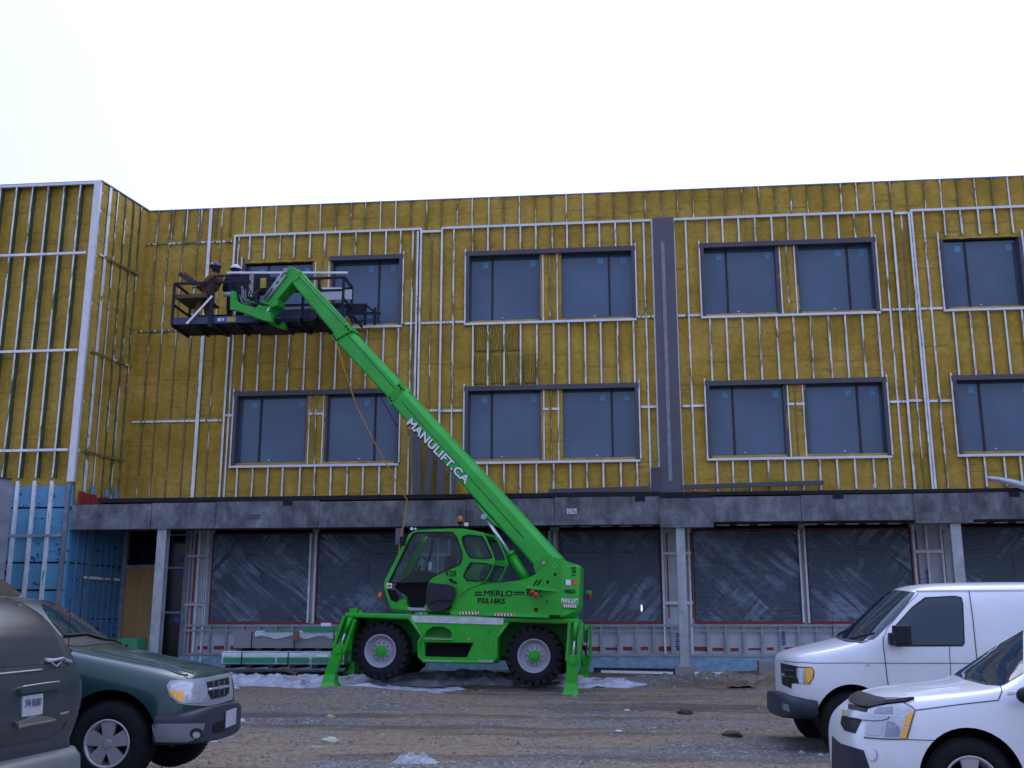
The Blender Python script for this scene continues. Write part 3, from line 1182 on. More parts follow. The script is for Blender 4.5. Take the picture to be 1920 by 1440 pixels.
# crumpled plastic sheet over the beam at the far right
mb = MB()
n = 40
pts = []
for j in range(9):
    for i in range(n + 1):
        u = i / n; v = j / 8
        x = 7.85 + u * 3.4; z = 4.72 - u * 1.35 + (v - .5) * (.10 + .34 * u) + (.16 * math.sin(u * 6) if u < .25 else .16 * math.sin(1.5)) * (1 - u)
        y = YB - .10 - .06 * math.sin(v * math.pi) + .03 * noise.noise(Vector((u * 4, v * 9, 2)))
        pts.append((x, y, z))
fs = [(j * (n + 1) + i, j * (n + 1) + i + 1, (j + 1) * (n + 1) + i + 1, (j + 1) * (n + 1) + i) for j in range(8) for i in range(n)]
mb.add(pts, fs, 0, True)
mb.add([(a, b + .012, c) for a, b, c in pts], fs, 0, True)
o = mb.build('plastic_sheet', M('crumpled_sheet', (.42, .44, .50), .4, var=.25, vs=(1, 1, 5), vscale=5, bump=.4, bscale=14))
tag(o, 'crumpled pale plastic sheet trailing over the dark beam at the far right', 'plastic sheet')

# ---- curved concrete wall at the far left
mb = MB()
cx, cyy, rad = -15.2, 22.6, 2.3
a_ = []
for i in range(25):
    t = -.35 - i / 24 * 2.6
    a_.append((cx + rad * math.cos(t), cyy + rad * math.sin(t)))
p = at(34, 900, 21.9)
nseg = len(a_)
vs = [(x, y, z) for z in (.2, 1.5, 2.6, 3.7, 4.55, 4.72) for (x, y) in a_]
vs = [((x - cx) * (.97 if z > 4.6 else 1) + cx, (y - cyy) * (.97 if z > 4.6 else 1) + cyy, z) for x, y, z in vs]
fs = [(j * nseg + i, j * nseg + i + 1, (j + 1) * nseg + i + 1, (j + 1) * nseg + i) for j in range(5) for i in range(nseg - 1)]
mb.add(vs, fs, 0, True)
mb.add([(x, y, 4.72) for x, y in a_] + [(cx, cyy, 4.72)], [(i, i + 1, nseg) for i in range(nseg - 1)], 0)
for z in (2.6, 3.7):
    pass
o = mb.build('concrete_wall', M('cast_concrete', (.21, .22, .25), .85, var=.2, vs=(1, 1, 3), vscale=2, bump=.2))
tag(o, 'rounded grey concrete wall standing before the blue foam boards', 'wall')
# red handled shovel leaning on the blue boards
p = at(188, 1165, 25.3); q = at(197, 1105, 25.3)
mb = MB(); mb.tube([(XC + .25, 25.2, 1.0), (XC + .16, 25.25, 2.0)], .018)
sh_ = empty('shovel', (XC + .25, 25.2, .62), 'red gripped shovel leaning against the blue foam boards', 'shovel')
SI = Matrix.Translation(Vector((-(XC + .25), -25.2, -.62)))
mb.build('shaft', MT['black'], sh_, SI)
mb = MB(); mb.box(XC + .08, XC + .22, 25.22, 25.27, 1.98, 2.03); mb.box(XC + .11, XC + .2, 25.22, 25.27, 1.72, 1.97)
mb.build('grip', M('red_plastic', (.55, .03, .03), .4), sh_, SI)
mb = MB(); mb.box(XC + .16, XC + .36, 25.17, 25.2, .64, 1.0)
mb.build('blade', MT['zinc_dark'], sh_, SI)
# ================================================================== ROTATING TELEHANDLER
MT['green'] = M('green_paint', (.012, .36, .010), .42, var=.16, vscale=2.2, coat=.1, dark=((.035, .13, .03), .60))
MT['green2'] = M('dusty_green_paint', (.028, .42, .04), .5, var=.16, vs=(1, 1, 1), vscale=1.6, coat=.05, dark=((.07, .26, .07), .60))
MT['tyre'] = M('tyre_rubber', (.014, .014, .018), .75, var=.3, vscale=9, bump=.2, dark=((.07, .065, .06), .62))
MT['rim'] = M('wheel_grey', (.36, .36, .41), .45, .1, var=.12)
MT['chrome'] = M('polished_rod', (.75, .78, .82), .2, .6, var=.05)
MT['orange'] = M('orange_lens', (.75, .12, .02), .3, var=.1)
MT['red'] = M('red_lens', (.5, .02, .02), .3)
MT['white'] = M('white_print', (.75, .75, .78), .5, var=.05)
MT['blackp'] = M('black_print', (.012, .012, .014), .5)
MT['darkp'] = M('dark_panel', (.028, .026, .036), .55, var=.2)
MT['cabglass'] = clear_glass('cab_glass', (.55, .68, .72), dirt=.03)
MT['yellow'] = M('yellow_plate', (.55, .38, .05), .55)

P0 = at(857, 1225, 21.28)
TILT = 1.6
th = R(-3)
CFo = (P0.x - math.sin(th) * 1.15, P0.y + math.cos(th) * 1.15, 0.30)
CF = Frame(CFo, -3, TILT)
P1 = at(900, 1120, 21.32)
th = R(-12)
TF = Frame((P1.x - math.sin(th) * 1.1, P1.y + math.cos(th) * 1.1, 0.30), -12, TILT)

hand = empty('telescopic_handler', CF.M, 'bright green telescopic handler on wheels with raised boom and lowered stabiliser legs', 'telehandler')
TI = CF.I @ TF.M      # turret parts given in the turret frame


def cpt(mb, name, mats, parent=None, **k): return mb.build(name, mats, parent or hand, **k)
def tpt(mb, name, mats, parent=None, **k): return mb.build(name, mats, parent or hand, TI if parent is None else None, **k)


NEAR, FAR = -1.15, 1.15
# --- chassis: deck, side box, wheel wells
deck = MB()
c = CF.xz([(647, 1147), (1086, 1161)], NEAR)
dz0, dz1 = c[0][1], c[1][1]
zd = (dz0 + dz1) / 2
dxl, dxr = c[0][0], c[1][0]
_dv = [(dxl, NEAR), (dxr, NEAR), (dxr - .06, .3), (dxr - .34, FAR), (dxl + .05, FAR)]
deck.add([(x, y, z) for z in (zd - .10, zd) for x, y in _dv], [(0, 4, 3, 2, 1), (5, 6, 7, 8, 9)] + [(k, (k + 1) % 5, 5 + (k + 1) % 5, 5 + k) for k in range(5)])
cpt(deck, 'deck', MT['green'], bevel=.03)
ch = MB()
ch.box(-2.1, 2.15, -.45, .45, zd - .55, zd - .11)
ch.box(dxl + .10, dxl + .14, NEAR + .05, FAR - .05, zd - .95, zd - .1)
ch.box(dxr - .24, dxr - .20, NEAR + .05, FAR - .55, zd - 1.0, zd - .1)
ch.box(-2.0, 2.1, -.5, -.46, zd - .75, zd - .11)
ch.box(-2.0, 2.1, .46, .5, zd - .75, zd - .11)
for x in (-1.6, 1.52): ch.tube([(x, -.8, .80), (x, .8, .80)], .12)
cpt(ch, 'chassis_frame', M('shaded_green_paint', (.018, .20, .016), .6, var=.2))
# centre box with tube rim
rim = CF.xz([(768, 1158), (792, 1193), (786, 1203), (786, 1230), (795, 1240), (922, 1242), (931, 1232), (931, 1196), (953, 1166)], NEAR)
sb = MB()
hole1 = CF.xz([(795, 1204), (888, 1205), (875, 1233), (797, 1231)], NEAR)
hole2 = CF.xz([(796, 1192), (800, 1182), (812, 1175), (830, 1175), (842, 1180), (848, 1188), (845, 1196), (796, 1194)], NEAR)
v_, f_ = poly_plate(rim[::-1], [hole1, hole2], NEAR, NEAR + .06)
sb.add(v_, f_)
x0, x1 = rim[3][0], rim[6][0]
sb.box(x0, x1, NEAR + .35, NEAR + .4, rim[4][1], zd - .1)
sb.box(x0 + .02, x1 - .02, NEAR + .06, NEAR + .35, rim[4][1], rim[4][1] + .02)
side = cpt(sb, 'side_box', MT['green'])
t_ = MB(); t_.tube([(x, NEAR - .005, z) for x, z in rim], .035)
t_.build('tube_rim', MT['green'], side)
b_ = MB(); b_.box(hole1[0][0], hole1[1][0], NEAR + .2, NEAR + .21, hole1[3][1], hole1[0][1]); b_.build('recess', MT['black'], side)
s_ = MB()
for (a, b) in (((795, 1197), (848, 1200)), ((795, 1237), (848, 1241)), ((898, 1237), (925, 1242))):
    p, q = CF.at(*a, NEAR), CF.at(*b, NEAR)
    s_.box(p.x, q.x, NEAR - .05, NEAR + .1, q.z, p.z)
s_.build('step', MT['rim'], side)
s_ = MB(); p, q = CF.at(772, 1152, NEAR), CF.at(944, 1164, NEAR)
s_.box(p.x, q.x, NEAR - .014, NEAR - .002, zd - .155, zd - .03); s_.build('reflective_strip', M('silver_strip', (.55, .55, .58), .3, .3, var=.2, vscale=8), side)
s_ = MB(); p = CF.at(1052 - 137, 1190, NEAR); s_.bar((p.x, NEAR - .004, p.z), (p.x + .04, NEAR - .004, p.z + .09), .012, .004); s_.build('mark', MT['blackp'], side)
s_ = MB(); p = CF.at(876, 1200, NEAR); s_.box(p.x, p.x + .06, NEAR - .005, NEAR - .001, p.z, p.z + .03); s_.build('mark', MT['yellow'], side)
# far side box
s_ = MB(); s_.box(x0, x1, FAR - .4, FAR, rim[4][1], zd - .1); cpt(s_, 'side_box', MT['green'])


# --- wheels
def wheel(x, z, near=True, rad=.545, wd=.42, yoff=.12):
    """knobbly tyre on a dished grey rim, outer face towards -y when near"""
    s = -1 if near else 1
    yo = NEAR + yoff if near else FAR - yoff - wd
    mb = MB()
    prof = [(0.03, rad * .56), (0.0, rad * .62), (-.0, rad * .80), (.03, rad * .93), (.07, rad * .975), (wd - .07, rad * .975), (wd - .03, rad * .93), (wd, rad * .8), (wd, rad * .62), (wd - .03, rad * .55), (wd * .5, rad * .53), (0.03, rad * .56)]
    mb.lathe(prof, (x, yo, z), 48)
    nl = 22
    for k in range(nl):
        for sd_ in (0, 1):
            a = 2 * math.pi * (k + .5 * sd_) / nl
            ca, sa = math.cos(a), math.sin(a)
            a2 = a + .13
            c2, s2 = math.cos(a2), math.sin(a2)
            r0, r1 = rad * .95, rad * 1.045
            ya, yb = (yo + .005, yo + wd * .55) if sd_ == 0 else (yo + wd - .005, yo + wd * .45)
            wv = .045
            vs = []
            for (cc, ss, yy, rr0) in ((ca, sa, ya, rad * .86), (c2, s2, yb, rad * .96)):
                for rr in (rr0, r1 if rr0 > rad * .9 else rad * 1.02):
                    for sg in (-1, 1):
                        vs.append((x + rr * cc - sg * wv * ss, yy, z + rr * ss + sg * wv * cc))
            mb.add(vs, [(0, 1, 3, 2), (4, 6, 7, 5), (0, 2, 6, 4), (1, 5, 7, 3), (2, 3, 7, 6), (0, 4, 5, 1)])
    wh = cpt(mb, 'wheel', MT['tyre'])
    r = MB()
    y = yo if near else yo + wd
    r.lathe([(s * -.0, rad * .585), (s * .012, rad * .60), (s * .02, rad * .57), (s * -.015, rad * .52), (s * -.10, rad * .48), (s * -.12, rad * .40), (s * -.08, rad * .36), (s * -.08, rad * .1)], (x, y, z), 40)
    r.build('wheel_rim', MT['rim'], wh)
    h = MB(); h.lathe([(s * -.08, rad * .215), (s * -.03, rad * .21), (s * -.025, rad * .15), (s * -.005, rad * .14), (s * .0, rad * .06), (s * .0, .001)], (x, y, z), 20, 0, False)
    h.build('hub', MT['green'], wh)
    bl = MB()
    for k in range(10):
        a = 2 * math.pi * k / 10
        bl.lathe([(s * -.085, .013), (s * -.06, .013), (s * -.06, .001)], (x + rad * .29 * math.cos(a), y, z + rad * .29 * math.sin(a)), 6)
    bl.build('wheel_nuts', MT['darkp'], wh)
    return wh


w1, w2 = CF.at(713, 1220, NEAR + .12), CF.at(1001, 1230.5, NEAR + .12)
wz = (w1.z + w2.z) / 2
for x in (w1.x, w2.x):
    wheel(x, wz, True); wheel(x, wz, False)

# --- stabiliser legs
def stabiliser(name_pts, yl, z_foot, parent=None):
    pass


def leg(up0, up1, lo1, foot, yl, wpx):
    """up0-up1 outer sleeve, up1-lo1 inner leg, foot = ground point (all photo points on plane yl)"""
    a, b, c_, f = [CF.at(*p, yl) for p in (up0, up1, lo1, foot)]
    m = MB()
    w_ = wpx / 98.0
    d = (b - a).normalized()
    nrm = Vector((d.z, 0, -d.x))
    m.bar(a - nrm * w_ * .45, b - nrm * w_ * .45, .05, .16, up=(0, 1, 0))
    m.bar(a + nrm * w_ * .45, b + nrm * w_ * .45, .05, .16, up=(0, 1, 0))
    m.box(min(a.x, b.x) - .02, max(a.x, b.x) + .02, yl + .09, yl + .13, b.z, a.z)
    lg = cpt(m, 'stabiliser', MT['green'])
    m = MB(); m.tube([a, a.lerp(b, .45)], .05); m.build('cylinder', MT['green'], lg)
    m = MB(); m.tube([a.lerp(b, .4), b], .022); m.build('piston_rod', MT['chrome'], lg)
    m = MB(); m.bar(b - Vector((0, 0, .0)), c_, w_ * .8, .17, up=(0, 1, 0)); m.bar(b + Vector((-w_ * .45, 0, .02)), b + Vector((w_ * .45, 0, .02)), .10, .2)
    m.tube([b + Vector((0, -.12, 0)), b + Vector((0, .12, 0))], .075)
    m.build('leg', MT['green'], lg, bevel=.012)
    m = MB()
    hw = w_ * .62
    vs = []
    for (z, k, ky) in ((f.z - .02, 1.25, 1.25), (f.z + .04, 1.22, 1.2), (f.z + .17, .8, .75), (c_.z + .09, .72, .55)):
        for sx, sy_ in ((-1, -1), (1, -1), (1, 1), (-1, 1)): vs.append((f.x + (c_.x - f.x) * (0 if z < f.z + .1 else .6) + sx * hw * k, yl + sy_ * .2 * ky, z))
    fs = [(0, 3, 2, 1)] + [(i * 4 + k, i * 4 + (k + 1) % 4, i * 4 + 4 + (k + 1) % 4, i * 4 + 4 + k) for i in range(3) for k in range(4)] + [(12, 13, 14, 15)]
    m.add(vs, fs)
    m.build('foot', MT['green'], lg, bevel=.01)
    return lg


leg((657, 1158), (636, 1219), (617, 1273), (623, 1296), NEAR - .10, 25)
leg((1080, 1166), (1074, 1240), (1071, 1291), (1071, 1312), NEAR - .10, 25)
leg((1098, 1172), (1098, 1240), (1093, 1272), (1093, 1289), FAR + .05, 22)
leg((672, 1160), (664, 1205), (660, 1250), (660, 1262), FAR + .05, 16)
m = MB(); p = CF.at(655, 1143, NEAR + .3); m.box(p.x, p.x + .16, NEAR + .3, NEAR + .5, zd, zd + .09); m.box(p.x + .2, p.x + .26, NEAR + .3, NEAR + .4, zd, zd + .05)
cpt(m, 'deck_lug', MT['green'])
m = MB(); p = CF.at(1100, 1215, FAR); m.box(dxr - .06, dxr + .03, .2, .28, .9, 1.0); m.tube([(dxr, .24, .9), (dxr + .05, .24, .6), (dxr + .02, .24, 1.3)], .015)
cpt(m, 'hose', MT['blackp'])

# --- turret
N2, F2 = -1.1, .95
zt0 = TF.at(900, 1150, N2).z
prof = [(845, 1153), (842, 1146), (868, 1108), (895, 1098), (935, 1093), (975, 1088), (995, 1082), (1012, 1071), (1024, 1056), (1013, 1046), (1020, 1042), (1043, 1046), (1053, 1050), (1053, 1153)]
pf = TF.xz(prof, N2)
tb = MB()
v_, f_ = poly_plate(pf[::-1], [], N2, N2 + .35); tb.add(v_, f_)
body = tpt(tb, 'turret_body', MT['green'], bevel=0)
# rear counterweight: chamfered corner panel then end face
xr = pf[-1][0]; zt = TF.at(1053, 1050, N2).z; zb = TF.at(1053, 1157, N2).z
q = TF.at(1085, 1100, N2 + .33)
xe = q.x
cw = MB()
foot = [(xr - .02, N2), (xe, N2 + .42), (xe - .10, 0), (xe - .50, F2), (xr - .5, F2), (xr - .5, N2 + .2), (xr - .02, N2 + .2)]
ring = []
for z, kx in ((zb - .0, -.16), (zb + .14, -.04), (zb + .22, 0), (zt - .12, 0), (zt, -.03)):
    ring.append([(x + (kx if x > xr else 0), y, z - (0.07 if (z == zt and x > xr) else 0)) for x, y in foot])
vs = [p for r_ in ring for p in r_]
n = len(foot)
fs = [(i * n + k, i * n + (k + 1) % n, (i + 1) * n + (k + 1) % n, (i + 1) * n + k) for i in range(4) for k in range(n)] + [tuple(range(n))[::-1], tuple(4 * n + k for k in range(n))]
cw.add(vs, fs)
cwo = tpt(cw, 'counterweight', MT['green'])
# core and far side
co = MB()
v_, f_ = poly_plate([(min(a, xr - .62), b) for a, b in pf[::-1]], [], F2 - .3, F2); co.add(v_, f_)
co.box(pf[2][0], xr - .6, N2 + .35, F2 - .3, zt0 + .02, zt0 + .35)
co.box(-1.3, 1.5, -.75, .6, zt0 - .13, zt0 + .02)
tpt(co, 'turret_core', MT['green'])
m = MB(); m.lathe([(0, .62), (.12, .62)], (0, 0, 0), 40)
m.v = [(x - .1, z, y + zd + .0) for x, y, z in m.v]
cpt(m, 'slew_ring', MT['darkp'])
# lower lip rail with hazard stripes
lp = MB(); a, b = TF.at(848, 1149, N2), TF.at(1030, 1155, N2)
lp.bar((a.x, N2 - .03, a.z), (b.x, N2 - .03, b.z), .06, .07); tpt(lp, 'lip_rail', MT['green2'])


def hazard(p0, p1, yl, n, name='hazard_stripes', M_=None, flip=1, h=.055):
    a, b = TF.at(*p0, yl), TF.at(*p1, yl)
    m = MB(); ln = (b.x - a.x)
    m.box(a.x, b.x, yl - .006, yl - .003, a.z - h / 2, a.z + h / 2, 0)
    for i in range(n):
        x = a.x + ln * (i + .15) / n
        w_ = ln / n * .5
        m.add([(x, yl - .008, a.z + h / 2 * flip), (x + w_, yl - .008, a.z + h / 2 * flip), (x + w_ * 1.7, yl - .008, a.z - h / 2 * flip), (x + w_ * .7, yl - .008, a.z - h / 2 * flip)], [(0, 1, 2, 3)], 1)
    return tpt(m, name, [MT['white'], MT['red']])


hazard((862, 1149), (898, 1150), N2 - .06, 6); hazard((928, 1152), (965, 1153), N2 - .06, 6)
# decals
XZ = lambda x, y, z, s=1: Matrix.Translation((x, y, z)) @ Matrix.Rotation(math.pi / 2, 4, 'X')


def label(body_, p, yl, h, mat, bold=.0, name='lettering', sx=1.0, parent=None, Mx=None, shear=0):
    q = TF.at(*p, yl)
    Mm = (TI @ XZ(q.x, yl, q.z) @ Matrix.Diagonal((sx, 1, 1, 1)))
    return text_mesh(body_, h, mat, name, hand, Mm, bold, .001, shear)


label('MERLO', (934, 1113), N2 - .006, .155, MT['blackp'], .003, sx=1.22)
label('P33.16KS', (921, 1127), N2 - .006, .135, MT['blackp'], .005, sx=1.1)
m = MB()
for (a, b) in (((890, 1109), (904, 1112)), ((890, 1114), (904, 1117)), ((964, 1109), (992, 1112.5)), ((964, 1114), (992, 1116))):
    p, q = TF.at(*a, N2), TF.at(*b, N2); m.box(p.x, q.x, N2 - .006, N2 - .002, q.z, p.z)
for dx in (0, 7):
    p, q = TF.at(1000 + dx, 1098, N2), TF.at(1008 + dx, 1087, N2); m.bar((p.x, N2 - .004, p.z), (q.x, N2 - .004, q.z), .03, .004, up=(0, 1, 0))
for c_, r_ in (((1027, 1091), .033), ((1005, 1143), .042), ((1041, 1077), .03), ((1025, 1128), .018)):
    p = TF.at(*c_, N2); m.lathe([(-.004, r_), (-.004, .001)], (p.x, N2, p.z), 14)
tpt(m, 'decal_bars', MT['blackp'])
# light bracket
p, q = TF.at(992, 1101, N2), TF.at(1047, 1110, N2)
m = MB()
m.add([(p.x, N2 - .28, p.z), (p.x, N2 - .0, p.z + .02), (q.x, N2, p.z - .05), (p.x, N2 - .28, p.z - .03), (p.x, N2, p.z - .01), (q.x, N2, p.z - .08)], [(0, 1, 2), (3, 5, 4), (0, 3, 4, 1), (0, 2, 5, 3)])
m.box(p.x, p.x + .02, N2 - .28, N2, p.z - .16, p.z)
br = tpt(m, 'light_bracket', MT['green2'])
m = MB(); m.ball((p.x + .12, N2 - .2, p.z - .10), .06, .04, .05); m.ball((p.x + .2, N2 - .2, p.z - .15), .05, .04, .05)
m.build('tail_light', MT['red'], br)
# chamfer panel items: frame along the chamfer
ca = Vector((xr, N2, 0)); cb = Vector((xe, N2 + .42, 0)); dd = (cb - ca).normalized(); cl = (cb - ca).length
def chm(u, z, off=.006): return ca + dd * (u * cl) + Vector((dd.y, -dd.x, 0)) * off + Vector((0, 0, z))
CM = Matrix(((dd.x, -dd.y * 0 - 0, dd.y, 0), (dd.y, 0, -dd.x, 0), (0, 1, 0, 0), (0, 0, 0, 1)))
def cquad(m, u0, u1, z0, z1, mi=0, off=.006): m.add([chm(u0, z0, off), chm(u1, z0, off), chm(u1, z1, off), chm(u0, z1, off)], [(0, 1, 2, 3)], mi)
zz = lambda py: TF.at(1065, py, N2 + .15).z
m = MB(); cquad(m, .18, .48, zz(1097), zz(1087)); tpt(m, 'sticker', MT['white'])
m = MB(); cquad(m, .05, .80, zz(1139), zz(1133)); tpt(m, 'hazard_stripes', MT['white'])
m = MB(); cquad(m, .55, .85, zz(1096), zz(1086)); tpt(m, 'sticker', M('orange_sticker', (.6, .12, .03), .5))
m = MB()
for i in range(7): cquad(m, .08 + i * .1, .12 + i * .1, zz(1139), zz(1133), 0, .008)
tpt(m, 'hazard_bars', MT['red'])
for s_, u, py, h, mt, b in (('MERLO', .45, 1109, .10, 'blackp', .003), ('MANULIFT', .42, 1127, .13, 'white', .003), ('S91', .62, 1071, .16, 'blackp', .002)):
    p = chm(u, zz(py), .009)
    Mm = Matrix.Translation(p) @ CM
    if s_ == 'S91': Mm = Mm @ Matrix.Rotation(-math.pi / 2, 4, 'Z')
    text_mesh(s_, h, MT[mt], 'lettering', hand, TI @ Mm @ Matrix.Diagonal((.75 if s_ == 'MANULIFT' else .9, 1, 1, 1)), b, .001)
m = MB(); p = TF.at(1090, 1107, .3); m.box(xe - .02, xe + .06, -.1, .1, zz(1110), zz(1104)); tpt(m, 'lamp_bracket', MT['green2'])
m = MB(); m.ball((xe + .03, 0, zz(1115)), .04, .05, .07); tpt(m, 'tail_light', MT['red'])

# --- cab
CN, CB2 = N2 - .02, N2 + .88      # near and far side of the cab
outer = [(735, 1145), (728, 1130), (720, 1104), (719, 1094), (725, 1080), (764, 1004), (772, 997), (782, 994), (866, 990), (873, 995), (900, 997), (907, 1000), (928, 1050), (927, 1057), (910, 1093), (868, 1108), (843, 1146)]
door = [(729, 1093), (765, 1018), (774, 1001), (784, 998), (848, 998), (856, 1007), (866, 1037), (866, 1048), (862, 1058), (811, 1081), (801, 1091), (800, 1143), (764, 1141), (760, 1120), (736, 1133), (724, 1104)]
rw1 = [(869, 1003), (903, 1005), (906, 1008), (923, 1043), (920, 1047), (885, 1046), (879, 1043), (866, 1013)]
rw2 = [(881, 1056), (884, 1055), (922, 1058), (922, 1062), (909, 1085), (904, 1090), (865, 1087)]
mb = MB()
sm_ = lambda L_: TF.xz(smooth_poly(L_, 1), CN)
v_, f_ = poly_plate(sm_(outer)[::-1], [sm_(door), sm_(rw1), sm_(rw2)], CN, CN + .07, .012)
mb.add(v_, f_)
cab = tpt(mb, 'cab', MT['green'])
o2 = TF.xz(outer, CN); d2 = sm_(door); r1_, r2_ = sm_(rw1), sm_(rw2)
mb = MB(); big = TF.xz([(729, 1093), (765, 1018), (774, 1001), (784, 998), (848, 998), (858, 1010), (866, 1040), (858, 1060), (811, 1081), (760, 1120), (736, 1133)], CN)
v_, f_ = poly_plate(TF.xz(smooth_poly(outer, 1), CN)[::-1], [big, r1_, r2_], CB2 - .07, CB2, .012); mb.add(v_, f_)
# roof, back and front sheets between the side frames
def sheet(a, b, th_=.05, y0=CN + .07, y1=CB2 - .07):
    mb.bar((a[0], (y0 + y1) / 2, a[1]), (b[0], (y0 + y1) / 2, b[1]), y1 - y0, th_, up=(0, 0, 1))
rr_ = TF.xz([(780, 996), (868, 993), (903, 1000), (926, 1051), (909, 1092)], CN)
sheet(rr_[0], rr_[1]); sheet(rr_[1], rr_[2])
ff = TF.xz([(728, 1128), (737, 1143), (800, 1146), (843, 1146)], CN)
sheet(ff[0], ff[1], .06); sheet(ff[1], ff[3], .06)
mb.build('cab_shell', MT['green'], cab)
g = MB()
dz_ = TF.xz([(729, 1093), (765, 1018), (774, 1001), (784, 998), (848, 998), (856, 1007), (866, 1037), (866, 1048), (862, 1058), (811, 1081), (801, 1091)], CN)
for pl, y in ((dz_, CN + .03), (r1_, CN + .03), (r2_, CN + .03), (big, CB2 - .04), (r1_, CB2 - .04), (r2_, CB2 - .04)):
    g.add([(x, y, z) for x, z in pl], [tuple(range(len(pl)))])
fr_ = TF.xz([(725, 1084), (765, 1006)], CN)
g.add([(fr_[0][0], CN + .05, fr_[0][1]), (fr_[1][0], CN + .05, fr_[1][1]), (fr_[1][0], CB2 - .05, fr_[1][1]), (fr_[0][0], CB2 - .05, fr_[0][1])], [(0, 1, 2, 3)])
g.build('cab_glazing', MT['cabglass'], cab)
# rubber seals
g = MB()
for pl in (dz_, r1_, r2_): g.tube([(x, CN - .004, z) for x, z in pl] + [(pl[0][0], CN - .004, pl[0][1])], .014, 6)
g.build('seal', MT['blackp'], cab)
# dark lower door, open
g = MB()
pl = TF.xz(smooth_poly([(801, 1091), (811, 1093), (845, 1096), (857, 1106), (842, 1146), (800, 1148)], 1), CN - .05)
v_, f_ = poly_plate(pl[::-1], [], CN - .09, CN - .04, .008); g.add(v_, f_)
dr = tpt(g, 'lower_door', MT['darkp'])
g = MB(); a, b = TF.at(806, 1131, CN - .1), TF.at(848, 1126, CN - .1); g.tube([(a.x, CN - .1, a.z), (a.x + .15, CN - .1, b.z), (b.x, CN - .1, b.z)], .012); g.build('seam', MT['blackp'], dr)
# interior: console, seat, wheel, floor
g = MB()
a, b = TF.at(740, 1095, CN + .3), TF.at(800, 1140, CN + .3)
cons = TF.xz([(733, 1100), (742, 1091), (765, 1075), (778, 1068), (792, 1072), (801, 1086), (801, 1141), (766, 1141), (758, 1118)], CN)
v_, f_ = poly_plate(cons[::-1], [], CN + .12, CB2 - .12, .02); g.add(v_, f_)
g.build('console', MT['black'], cab)
g = MB()
s0, s1 = TF.at(800, 1100, CN + .4), TF.at(832, 1040, CN + .4)
g.box(s0.x, s0.x + .5, CN + .2, CB2 - .2, s0.z - .1, s0.z + .03); g.bar((s0.x + .42, (CN + CB2) / 2, s0.z), (s0.x + .5, (CN + CB2) / 2, s0.z + .62), .45, .1, up=(1, 0, 0))
g.build('seat', MT['darkp'], cab, bevel=.03)
g = MB(); p = TF.at(789, 1060, CN + .4)
ringp = [(p.x + .03 + .05 * math.cos(t), CN + .4 + .17 * math.cos(t), p.z + .17 * math.sin(t)) for t in [i * 2 * math.pi / 20 for i in range(21)]]
g.tube(ringp, .014, 6); g.tube([(p.x, CN + .4, p.z), (p.x - .12, CN + .4, p.z - .3)], .03)
g.build('steering_wheel', MT['blackp'], cab)
g = MB(); a, b = TF.at(805, 1018, CN + .3), TF.at(793, 1072, CN + .3); g.tube([(a.x, CN + .45, a.z + .1), (a.x, CN + .45, a.z - .1), (b.x, CN + .45, b.z)], .025); g.box(a.x - .01, a.x + .35, CN + .2, CN + .7, a.z + .12, a.z + .16)
g.build('wiper_post', MT['blackp'], cab)
g = MB(); p = TF.at(807, 1060, CN + .3); g.box(p.x - .035, p.x + .035, CN + .28, CN + .30, p.z - .09, p.z + .07); g.build('paper', MT['white'], cab)
g = MB(); p, q = TF.at(766, 1139, CN), TF.at(800, 1145, CN); g.box(p.x, q.x, CN - .03, CN + .1, q.z, p.z); g.build('step', MT['rim'], cab)
label('428', (845, 1076), CN - .004, .16, MT['blackp'], .002)
g = MB(); p = TF.at(730, 1098, CN); g.box(p.x - .055, p.x + .065, CN - .016, CN - .006, p.z - .05, p.z + .05); st = g.build('sticker', MT['white'], cab)
g = MB(); g.box(p.x - .035, p.x + .045, CN - .02, CN - .017, p.z - .03, p.z + .015); g.build('sticker_mark', MT['red'], st)
g = MB(); a = TF.xz([(724, 1106), (738, 1106), (748, 1121), (737, 1133)], CN); v_, f_ = poly_plate(a[::-1], [], CN + .02, CN + .05); g.add(v_, f_); g.build('corner_window', MT['black'], cab)
g = MB(); p = TF.at(713, 1117, CN + .1); g.ball((p.x, CN + .1, p.z), .055, .05, .075); ol = g.build('side_lamp', MT['orange'], cab)
g = MB(); p = TF.at(846, 1087, CN); g.ball((p.x, CN - .04, p.z), .035, .03, .03); g.tube([(p.x, CN - .03, p.z - .02), (p.x + .12, CN - .03, p.z - .06)], .02); g.build('door_handle', MT['blackp'], cab)
# beacon and work lights
p = TF.at(863, 978, N2 + .3)
g = MB(); g.tube([(p.x, N2 + .3, p.z - .12), (p.x, N2 + .3, p.z - .02)], .02); g.tube([(p.x, N2 + .3, p.z - .04), (p.x, N2 + .3, p.z - .0)], .06)
bc = tpt(g, 'beacon', MT['blackp'])
g = MB(); g.ball((p.x, N2 + .3, p.z + .045), .055, .055, .075); g.build('beacon_lens', MT['orange'], bc)
g = MB(); q = TF.at(876, 982, N2 + .35); g.box(q.x - .05, q.x + .03, N2 + .3, N2 + .4, q.z - .07, q.z + .05)
wl = tpt(g, 'work_light', MT['blackp'], bevel=.01)
g = MB(); g.box(q.x - .04, q.x + .045, N2 + .293, N2 + .299, q.z - .05, q.z + .02); g.build('lens', MT['white'], wl)
g = MB(); q = TF.at(772, 992, N2 + .1); g.ball((q.x, N2 + .1, q.z), .035); g.ball((q.x + .08, N2 + .1, q.z), .025); tpt(g, 'work_light', MT['white'])
